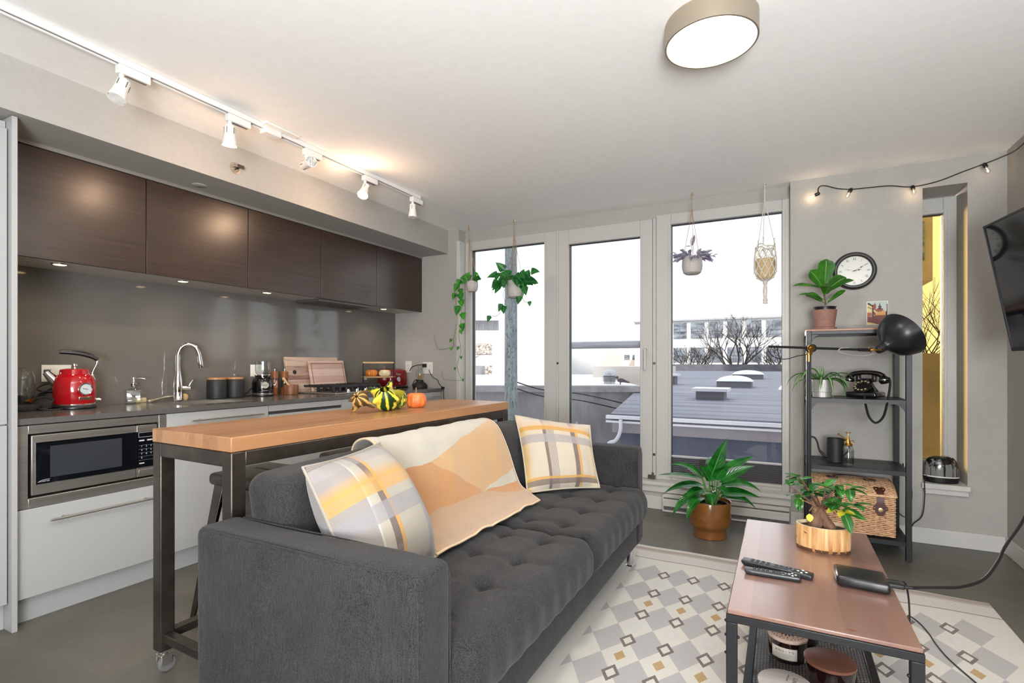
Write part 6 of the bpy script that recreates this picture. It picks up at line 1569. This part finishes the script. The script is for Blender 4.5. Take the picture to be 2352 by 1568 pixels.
# macrame hanger with a small basket pot
ma = thing('macrame_hanger', 'white macrame plant hanger with a tan pot and knotted tail', 'macrame hanger', (-.10, 4.0, 1.55), 0, 'hanging planters before the windows')
x, y = -.10, 4.0
MB().lathe([(1e-5,1.725),(.04,1.725),(.058,1.745),(.064,1.80),(.062,1.865),(.057,1.865),(.055,1.76),(1e-5,1.745)], 32, (x,y,0)).build('tan_pot', MN('tan_ceramic', (178,150,104),(196,170,126),30,.7), ma)
ROPE = MN('cotton_rope', (190,184,174), (216,210,200), 150, .95, bump=.3)
rp = MB(); N_ = 10
def nk_(k, z, r): a = 2*pi*k/N_; return Vector((x+cos(a)*r, y+sin(a)*r, z))
lv_ = [(1.945,.060),(1.905,.066),(1.865,.069),(1.82,.071),(1.775,.068),(1.735,.052),(1.712,.020)]
for i in range(len(lv_)-1):
    z0, r0 = lv_[i]; z1, r1 = lv_[i+1]
    for k in range(N_):
        o_ = .5*(i % 2)
        for s_ in (-.5, .5):
            p, q_ = nk_(k+o_, z0, r0), nk_(k+o_+s_, z1, r1)
            for w in (-.0022,.0022): rp.tube([p+Vector((w,0,0)), (p+q_)/2+Vector((w*.4,0,0))+((p+q_)/2-Vector((x,y,(z0+z1)/2))).normalized()*.002, q_+Vector((w,0,0))], .0024, 5)
        rp.ball(tuple(nk_(k+o_, z0, r0+.002)), .0055, 5)
rp.tube([nk_(k*N_/24, 1.945+.02*max(0,cos(2*pi*k/24*3)), .060) for k in range(24)], .005, 7, closed=True)
rp.build('knotted_net', ROPE, ma)
tl_ = MB(); tl_.tube([(x,y,1.725),(x,y,1.712),(x,y,1.695),(x,y,1.685)], [.02,.017,.016,.012], 14)
for k in range(9):
    a = k*.7; tl_.tube(smoothpts([(x+cos(a)*.008,y+sin(a)*.008,1.69),(x+cos(a)*.010+.004*sin(k),y+sin(a)*.009,1.64),(x+cos(a)*.008,y+sin(a)*.007,1.585)],4), .0036, 6)
tl_.ball((x,y,1.58), .016, 8); tl_.tube([(x,y,1.575),(x,y,1.555)], [.012,.017], 12); tl_.build('tail', ROPE, ma)
cs_ = MB(); top = Vector((-.105, 4.06, 2.413))
for k in range(3):
    a = .35+k*2*pi/3; p = Vector((x+cos(a)*.06, y+sin(a)*.06, 1.955+.02)); m_ = top+Vector((0,-.012,-.12)); cs_.tube([p, p.lerp(m_,.97), top], .003, 6)
    for j in range(4): cs_.ball(tuple(p+Vector((0,0,-.01+.013*j))), .0062, 5)
cs_.build('hanging_cords', ROPE, ma)
MB().tube(smoothpts([(-.105,4.06,2.4145),(-.105,4.06,2.405),(-.098,4.06,2.398),(-.094,4.06,2.404)],4), .002, 6).build('ceiling_hook', BRASS, ma)
# ---------------------------------------------------------------- outside the windows
def ext(mb, name, mt, lab, cat, group=None, **k): return tag(mb.build(name, mt, **k), lab, cat, group)
# balcony rail
br_ = thing('balcony_rail', 'round grey steel rail across the balcony door, outside the glass', 'railing', (-1.35, 4.45, .2))
RLS = M('painted_rail_grey', (176,182,196), .35, .2)
MB().tube([(-1.80,4.47,1.305),(-.90,4.47,1.305)], .033, 24).build('top_rail', RLS, br_)
q = MB(); q.tube([(-1.80,4.47,.24),(-1.80,4.47,1.305)], .02, 14); q.tube([(-.90,4.47,.24),(-.90,4.47,1.305)], .02, 14); q.bar((-1.80,4.47,.3),(-1.80,4.421,.3),.05,.05); q.bar((-.90,4.47,.3),(-.90,4.421,.3),.05,.05); q.build('end_posts', RLS, br_)
MB().box(-1.78,-.92,4.467,4.473,.28,1.24).build('glass_panel', GLASS, br_)
CONCR = MN('weathered_concrete', (136,134,138), (172,168,172), 2.2, .9, bump=.1, st=(1,1,.35), detail=8)
ROOFW = MN('white_roof_membrane', (214,214,216), (236,236,238), .8, .8)
ROOFG = MN('grey_roll_roofing', (108,110,124), (146,148,162), 1.6, .75, st=(.15,2.5,1), detail=6)
FACW = MN('pale_stucco', (226,226,226), (238,238,238), .6, .85)
FASC = M('fascia_grey', (150,144,152), .7); TRIMW = M('gutter_white', (222,224,232), .5)
DKW = MN('dark_blue_grey_siding', (82,86,104), (104,108,126), 1.2, .85, st=(1,1,.2), detail=7)
GLB = MN('painted_reflection_glass', (74,82,94), (150,156,164), 1.4, .25, st=(1,1,3), detail=5)  # sky reflections painted in as blotchy tones
GLBR = MN('painted_branch_reflection', (120,104,92), (232,224,216), 7, .3, st=(1.5,1.5,1), detail=8, lo=.42, hi=.58, dist=1.2)  # mirrored branches painted into the colour as broken noise
struct(MB().box(-60, 60, 4.5, 110, -4.2, -3.9).build('floor_street', MN('asphalt', (120,120,124), (140,140,144), .5, .9)))
# utility pole
up = thing('utility_pole', 'weathered wooden utility pole outside the left window', 'pole', (-5.57, 10.63, -3.9))
g_ = G('weathered_pole'); n1 = g_.noise(g_.co('Object',(1,1,.12)), 16, 6, .7); z_ = g_.xyz(g_.co())[2]; n3 = g_.noise(g_.co('Object',(1,1,.4)), 30, 6, .8)
c_ = g_.ramp(n1, [(.3,lin((104,112,116))),(.7,lin((172,182,182)))]); c_ = g_.mix(g_.m('GREATER_THAN', n3, .56), c_, lin((92,98,104))); g_.p(c_, .9); g_.bump(n3, .5, .01)
MB().tube([(-5.57,10.63,-3.9),(-5.57,10.63,9)], [.165,.125], 24).build('pole_shaft', g_.mt, up)
wr = MB(); 
for z0, dx in ((.55,0),(.40,.4)): wr.tube(smoothpts([(-5.57,10.63,z0+.2),(-4.9,10.9,z0-.02),(-4.0,11.2,z0-.12),(-2.5,11.3,z0-.42)],6), .014, 6)
tag(wr.build('utility_wires', CORD), 'drooping dark wires running from the utility pole', 'wire')
# flat roofed concrete building on the left
cb = thing('concrete_building', 'low concrete building with a white flat roof seen through the door', 'building', (-8, 14, -3.9))
W0, W1 = Vector((-15.5, 6.9, 0)), Vector((-2.95, 13.05, 0)); dW = (W1-W0).normalized(); nW = Vector((-dW.y, dW.x, 0))
q = MB(); a = W0; b = W1; th_ = nW*.3
q.add([(a.x,a.y,-3.9),(b.x,b.y,-3.9),(b.x+th_.x,b.y+th_.y,-3.9),(a.x+th_.x,a.y+th_.y,-3.9),(a.x,a.y,.575),(b.x,b.y,.575),(b.x+th_.x,b.y+th_.y,.575),(a.x+th_.x,a.y+th_.y,.575)], [(0,3,2,1),(4,5,6,7),(0,1,5,4),(1,2,6,5),(2,3,7,6),(3,0,4,7)])
q.build('wall', CONCR, cb)
q = MB(); a2 = W0-nW*.06; b2 = W1-nW*.06
q.bar((a2.x,a2.y,.50),(b2.x,b2.y,.50),.14,.15); q.build('parapet_cap', MN('cap_concrete', (150,148,152),(176,174,178),3,.9), cb)
q = MB(); c0 = W0+nW*.3; c1_ = W1+nW*.3; d0 = W0+nW*11; d1_ = W1+nW*11
q.add([(c0.x,c0.y,.53),(c1_.x,c1_.y,.53),(d1_.x,d1_.y,.62),(d0.x,d0.y,.62),(c0.x,c0.y,.3),(c1_.x,c1_.y,.3),(d1_.x,d1_.y,.3),(d0.x,d0.y,.3)], [(0,1,2,3),(7,6,5,4),(0,4,5,1),(1,5,6,2),(2,6,7,3),(3,7,4,0)]); q.build('flat_roof', ROOFW, cb)
q = MB(); e0 = W0+nW*11; e1 = W0+dW*9+nW*11; q.bar((e0.x,e0.y,.78),(e1.x,e1.y,.78),.3,.5); q.build('rear_parapet', CONCR, cb)
pv = Vector((-4.43, 14.61, 0))
rv = thing('roof_vent', 'small domed vent on the white flat roof', 'vent', (pv.x, pv.y, .545))
MB().lathe([(.16,.53),(.16,.76),(.19,.78),(.19,.82),(.15,.90),(.08,.95),(1e-5,.96)], 24, (pv.x,pv.y,0)).build('vent_dome', MN('vent_metal',(168,172,178),(196,200,204),20,.4,.5), rv)
q = MB()
for k in range(4): q.lathe([(.195,.62+.04*k),(.195,.635+.04*k)], 24, (pv.x,pv.y,0))
q.build('vent_louvre', M('vent_dark_metal', (90,94,100), .5), rv)
pb_ = Vector((-4.0, 14.3, 0))
bd = MB(); bd.ball((pb_.x,pb_.y,.66), .075, 8, sc=(1.5,.8,.8)); bd.ball((pb_.x-.11,pb_.y,.74), .042, 8); bd.tube([(pb_.x+.06,pb_.y,.65),(pb_.x+.24,pb_.y,.60)], [.045,.02], 8); bd.tube([(pb_.x-.15,pb_.y,.74),(pb_.x-.19,pb_.y,.735)], [.014,.003], 6)
bd.tube([(pb_.x-.02,pb_.y-.02,.62),(pb_.x-.02,pb_.y-.02,.545)], .008, 5); bd.tube([(pb_.x-.02,pb_.y+.03,.62),(pb_.x-.02,pb_.y+.03,.545)], .008, 5)
ext(bd, 'bird', M('bird_grey', (70,72,80), .7), 'small dark bird standing on the white flat roof', 'bird')
# ladder and door on the concrete wall
pl = W0+dW*12.0-nW*.28
q = MB()
for s_ in (-.16, .16): o_ = pl+dW*s_; q.bar((o_.x,o_.y,-2.2),(o_.x,o_.y,-.3 if s_ > 0 else .1),.03,.03)
for k in range(7): o_ = pl-dW*.16; o2 = pl+dW*.16; z = -1.75+k*.22; q.bar((o_.x,o_.y,z),(o2.x,o2.y,z),.025,.025)
ext(q, 'ladder', M('pale_ladder', (196,204,216), .5), 'pale metal ladder against the concrete wall', 'ladder')
# building on the right: low grey roof with skylights
rbz = thing('low_roof_building', 'neighbouring low building with a grey sloping roof and white gutter', 'building', (0, 15, -3.9))
EZ, BZ = .33, .70
q = MB(); q.add([(-2.45,8.15,EZ),(5,8.0,EZ),(5,33,BZ),(-6.5,31.5,BZ),(-2.45,8.15,EZ-.10),(5,8.0,EZ-.10),(5,33,EZ-.10),(-6.5,31.5,EZ-.10)], [(0,1,2,3),(7,6,5,4),(0,4,5,1),(1,5,6,2),(2,6,7,3),(3,7,4,0)]); q.build('roof', ROOFG, rbz)
q = MB(); q.bar((-2.5,8.1,EZ-.05),(5,7.95,EZ-.05),.10,.05); q.bar((-2.5,8.08,EZ-.12),(5,7.93,EZ-.12),.06,.03); q.tube(smoothpts([(-2.25,8.02,EZ-.08),(-2.25,8.0,EZ-.26),(-2.35,8.1,EZ-.42),(-2.55,8.4,EZ-.52),(-2.6,8.5,EZ-.62)],5), .03, 8); q.build('gutter', TRIMW, rbz)
MB().box(-2.42, 5, 8.14, 8.22, EZ-.30, EZ-.10).build('fascia', FASC, rbz)
MB().box(-2.35, 5, 8.35, 8.5, -3.9, EZ-.10).build('wall', DKW, rbz)
q = MB(); q.box(-1.55,-1.12,8.33,8.36,-2.6,-.32); q.box(.02,.28,8.33,8.36,-2.6,-.30); q.box(.33,.75,8.33,8.36,-2.6,-.34); q.build('pale_panels', M('pale_blue_door', (168,180,200), .6), rbz)
MB().bar((-6.5,31.4,BZ+.18),(5,32.9,BZ+.18),.3,.40).build('rear_parapet', MN('parapet_grey',(88,88,96),(112,112,120),2,.9), rbz)
def skylight(x, y, w, d, z, flat, lab):
    t = thing('roof_skylight', lab, 'skylight', (x, y, z), 0, 'skylights on the grey roof')
    MB().box(x-w/2, x+w/2, y-d/2, y+d/2, z-.12, z+.17).build('curb', M('curb_grey', (112,112,122), .7), t)
    if flat: MB().box(x-w/2-.08, x+w/2+.08, y-d/2-.08, y+d/2+.08, z+.17, z+.23).build('flat_cover', TRIMW, t)
    else: MB().grid(lambda u, v: (x+(u-.5)*(w+.06), y+(v-.5)*(d+.06), z+.17+.16*(sin(pi*u)*sin(pi*v))**.5), 14, 14).build('dome', M('milky_dome', (226,232,236), .3), t, smooth=180)
def roofz(y): return lerp(EZ, BZ, (y-8)/24)
skylight(-1.32, 11.7, .55, .6, roofz(11.7), True, 'nearest skylight, a square curb with a flat white cover')
skylight(-1.20, 16.3, .9, .9, roofz(16.3), False, 'middle skylight with a low milky dome')
skylight(-1.15, 22.0, 1.05, 1.0, roofz(22), False, 'farthest skylight with a low milky dome, near the rear parapet')
skylight(-3.25, 17.0, .55, .5, roofz(17)+.1, True, 'boxy roof unit with pale top at the left side of the grey roof')
# white penthouse box left on that roof
ext(MB().box(-6.6,-3.95,19.6,22.5,.3,1.02), 'roof_penthouse', MN('warm_white_stucco',(232,222,212),(240,230,222),1,.85), 'small pale box-shaped structure at the left edge of the grey roof', 'roof structure')  # plain warm off-white wall tone
# white office building behind with two bands of windows
of = thing('office_building', 'long white office building with two bands of windows behind bare trees', 'building', (-2, 47, -3.9))
MB().box(-11.5, 9, 45.5, 54, -3.9, 4.75).build('wall', FACW, of)
MB().box(-11.6, 9.1, 45.3, 54.1, 4.72, 4.86).build('roof_edge', M('roof_edge_grey', (170,170,176), .7), of)
for r_, (z0, z1, m_) in enumerate(((3.25,4.55,GLB),(1.25,2.45,GLB))):
    for k in range(14):
        xx_ = -11+k*1.42
        w_ = MB().box(xx_, xx_+1.08, 45.42, 45.5, z0, z1).build('window', m_, of)
        q = MB(); q.box(xx_, xx_+1.08, 45.38, 45.42, z0+.42*(z1-z0), z0+.46*(z1-z0)); q.box(xx_+.5, xx_+.55, 45.38, 45.42, z0, z1); q.build('glazing_bar', M('window_bar_grey', (120,126,134), .5), w_)
# white building on the left, behind the pole
lb_ = thing('white_building', 'bright white building with ribbon windows and a metal roof behind the pole', 'building', (-17, 30, -3.9))
L0_, L1_ = Vector((-20.5, 25.0, 0)), Vector((-11.6, 29.9, 0)); dL = (L1_-L0_).normalized(); nL = Vector((-dL.y, dL.x, 0))
def slab(mb, a, b, z0, z1, off0, off1, m=0):
    p0 = L0_+dL*a+nL*off0; p1 = L0_+dL*b+nL*off0; p2 = L0_+dL*b+nL*off1; p3 = L0_+dL*a+nL*off1
    return mb.add([(p.x,p.y,z) for z in (z0,z1) for p in (p0,p1,p2,p3)], [(0,3,2,1),(4,5,6,7),(0,1,5,4),(1,2,6,5),(2,3,7,6),(3,0,4,7)], m)
slab(MB(), -2, 12, -3.9, 3.15, 0, 8).build('wall', FACW, lb_)
for z0, z1 in ((1.70,2.35),(.25,1.0)):
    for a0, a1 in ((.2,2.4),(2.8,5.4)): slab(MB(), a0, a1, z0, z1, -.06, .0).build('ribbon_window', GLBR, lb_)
q = MB(); slab(q, -1, 5.8, 3.15, 3.85, .8, 6); q.build('set_back_storey', MN('grey_cladding',(150,152,156),(182,184,188),3,.8,st=(4,4,.3)), lb_)
p0 = L0_-dL*1.2+nL*.1; p1 = L0_+dL*6+nL*.1; p2 = L0_+dL*6+nL*4; p3 = L0_-dL*1.2+nL*4
q = MB(); q.add([(p0.x,p0.y,3.85),(p1.x,p1.y,3.85),(p2.x,p2.y,4.75),(p3.x,p3.y,4.75),(p0.x,p0.y,3.78),(p1.x,p1.y,3.78),(p2.x,p2.y,4.65),(p3.x,p3.y,4.65)], [(0,1,2,3),(7,6,5,4),(0,4,5,1),(1,5,6,2),(2,6,7,3),(3,7,4,0)])
for k in range(18):
    t_ = k/17; a_ = p0.lerp(p1, t_); b_ = p3.lerp(p2, t_); q.bar((a_.x,a_.y,3.87),(b_.x,b_.y,4.77),.06,.05)
q.build('metal_roof', M('standing_seam', (206,208,212), .4, .2), lb_)
# distant blocks seen through the door
for (x0, x1, y0, y1, z1, m_, lab) in ((-24,-18.5,44,52,4.4,FACW,'far white block at the left side of the door view'),(-17.2,-14.6,46,52,2.9,MN('cream_wall',(232,226,216),(240,234,224),1,.85),'far cream block with small windows in the middle of the door view'),
      (-14.5,-11.6,52,60,3.7,MN('peach_wall',(236,222,206),(242,230,216),1,.85),'far peach tinted block right of the middle of the door view'),(-12.3,-10.4,61,66,5.6,MN('pale_grey_tower',(196,202,210),(216,220,226),1,.8),'far pale grey tower at the right side of the door view')):
    t = thing('distant_building', lab, 'building', ((x0+x1)/2, (y0+y1)/2, -3.9))
    MB().box(x0, x1, y0, y1, -3.9, z1).build('wall', m_, t)
    for i in range(3):
        for j in range(2):
            xx_ = lerp(x0+.3, x1-.9, i/2); z_ = z1-1.0-j*1.2; MB().box(xx_, xx_+.55, y0-.05, y0, z_, z_+.5).build('window', GLB, t)
ext(MB().box(-19,-13.4,32.2,33.4,.2,1.55), 'roof_plant_room', MN('plant_room_grey',(150,156,164),(170,176,184),1.5,.85), 'grey box-shaped roof structure behind the white flat roof', 'roof structure')
# bare trees
BRK = M('bare_branch', (62,55,53), .9)
def tree(lab, x, y, h, seed, spread, z0=-3.9, fork=.5, dep=5, tk=1.5):
    R = random.Random(seed); mb = MB()
    def grow(p, d, L, r, k):
        pts = [p]; q_ = p.copy(); dd = d.copy()
        for i in range(3):
            dd = (dd+Vector((R.uniform(-.16,.16),R.uniform(-.16,.16),R.uniform(-.02,.12)))).normalized(); q_ = q_+dd*L/3; pts.append(q_.copy())
        mb.tube(pts, [r*tk,r*tk*.9,r*tk*.8,r*tk*.68], 5, cap=False)
        if k > 0:
            for j in range(R.choice((2,3,3))):
                a = R.uniform(0,6.28); nd = (dd+Vector((cos(a),sin(a)*.6,R.uniform(-.1,.5)))*spread).normalized()
                grow(pts[R.choice((2,3,3))], nd, L*R.uniform(.62,.82), r*.6, k-1)
    grow(Vector((x,y,z0)), Vector((0,0,1)), h*fork, .09, 0)
    top = Vector((x,y,z0+h*fork))
    for j in range(5):
        a = j*1.26+seed; grow(top, Vector((cos(a)*.55,sin(a)*.3,1)).normalized(), h*.22, .05, dep-1)
    t = thing('bare_tree', lab, 'tree', (x, y, z0), 0, 'bare winter trees'); mb.build('branches', BRK, t); return t
tree('bare tree in front of the office building, middle of the right window', -2.6, 35.5, 7.6, 3, .75)
tree('bare tree at the right side of the right window', .3, 36.5, 6.0, 8, .8)
tree('bare tree at the left side of the right window', -5.2, 37, 5.8, 12, .8)
tree('bare tree before the white building behind the pole', -16.0, 23.0, 5.2, 21, .8)
# seen through the amber pane
ow = thing('tall_building', 'tall pale building with a bay, seen through the amber window pane', 'building', (6.5, 24, -3.9))
MB().box(3.4, 12, 20, 28, -3.9, 14).build('wall', MN('tall_pale_wall', (220,214,200), (234,228,216), .6, .85), ow)
bz_ = MB().box(3.2, 3.82, 18.6, 20, 3.5, 7.6).build('bay', MN('bay_cladding', (176,150,120), (192,166,136), 1.2, .85), ow)
for z in (4.1, 5.9): MB().box(3.35, 3.62, 18.55, 18.6, z, z+1.1).build('window', GLB, bz_)
tree('bare tree seen through the amber window pane', 3.75, 18.0, 6.6, 33, .8, tk=.7)
ext(MB().box(1.1, 6, 6.6, 6.85, -3.9, 1.24), 'boundary_wall', MN('brown_render', (126,112,92), (146,130,108), 2, .9), 'rendered brown wall filling the lower half of the narrow window view', 'wall')
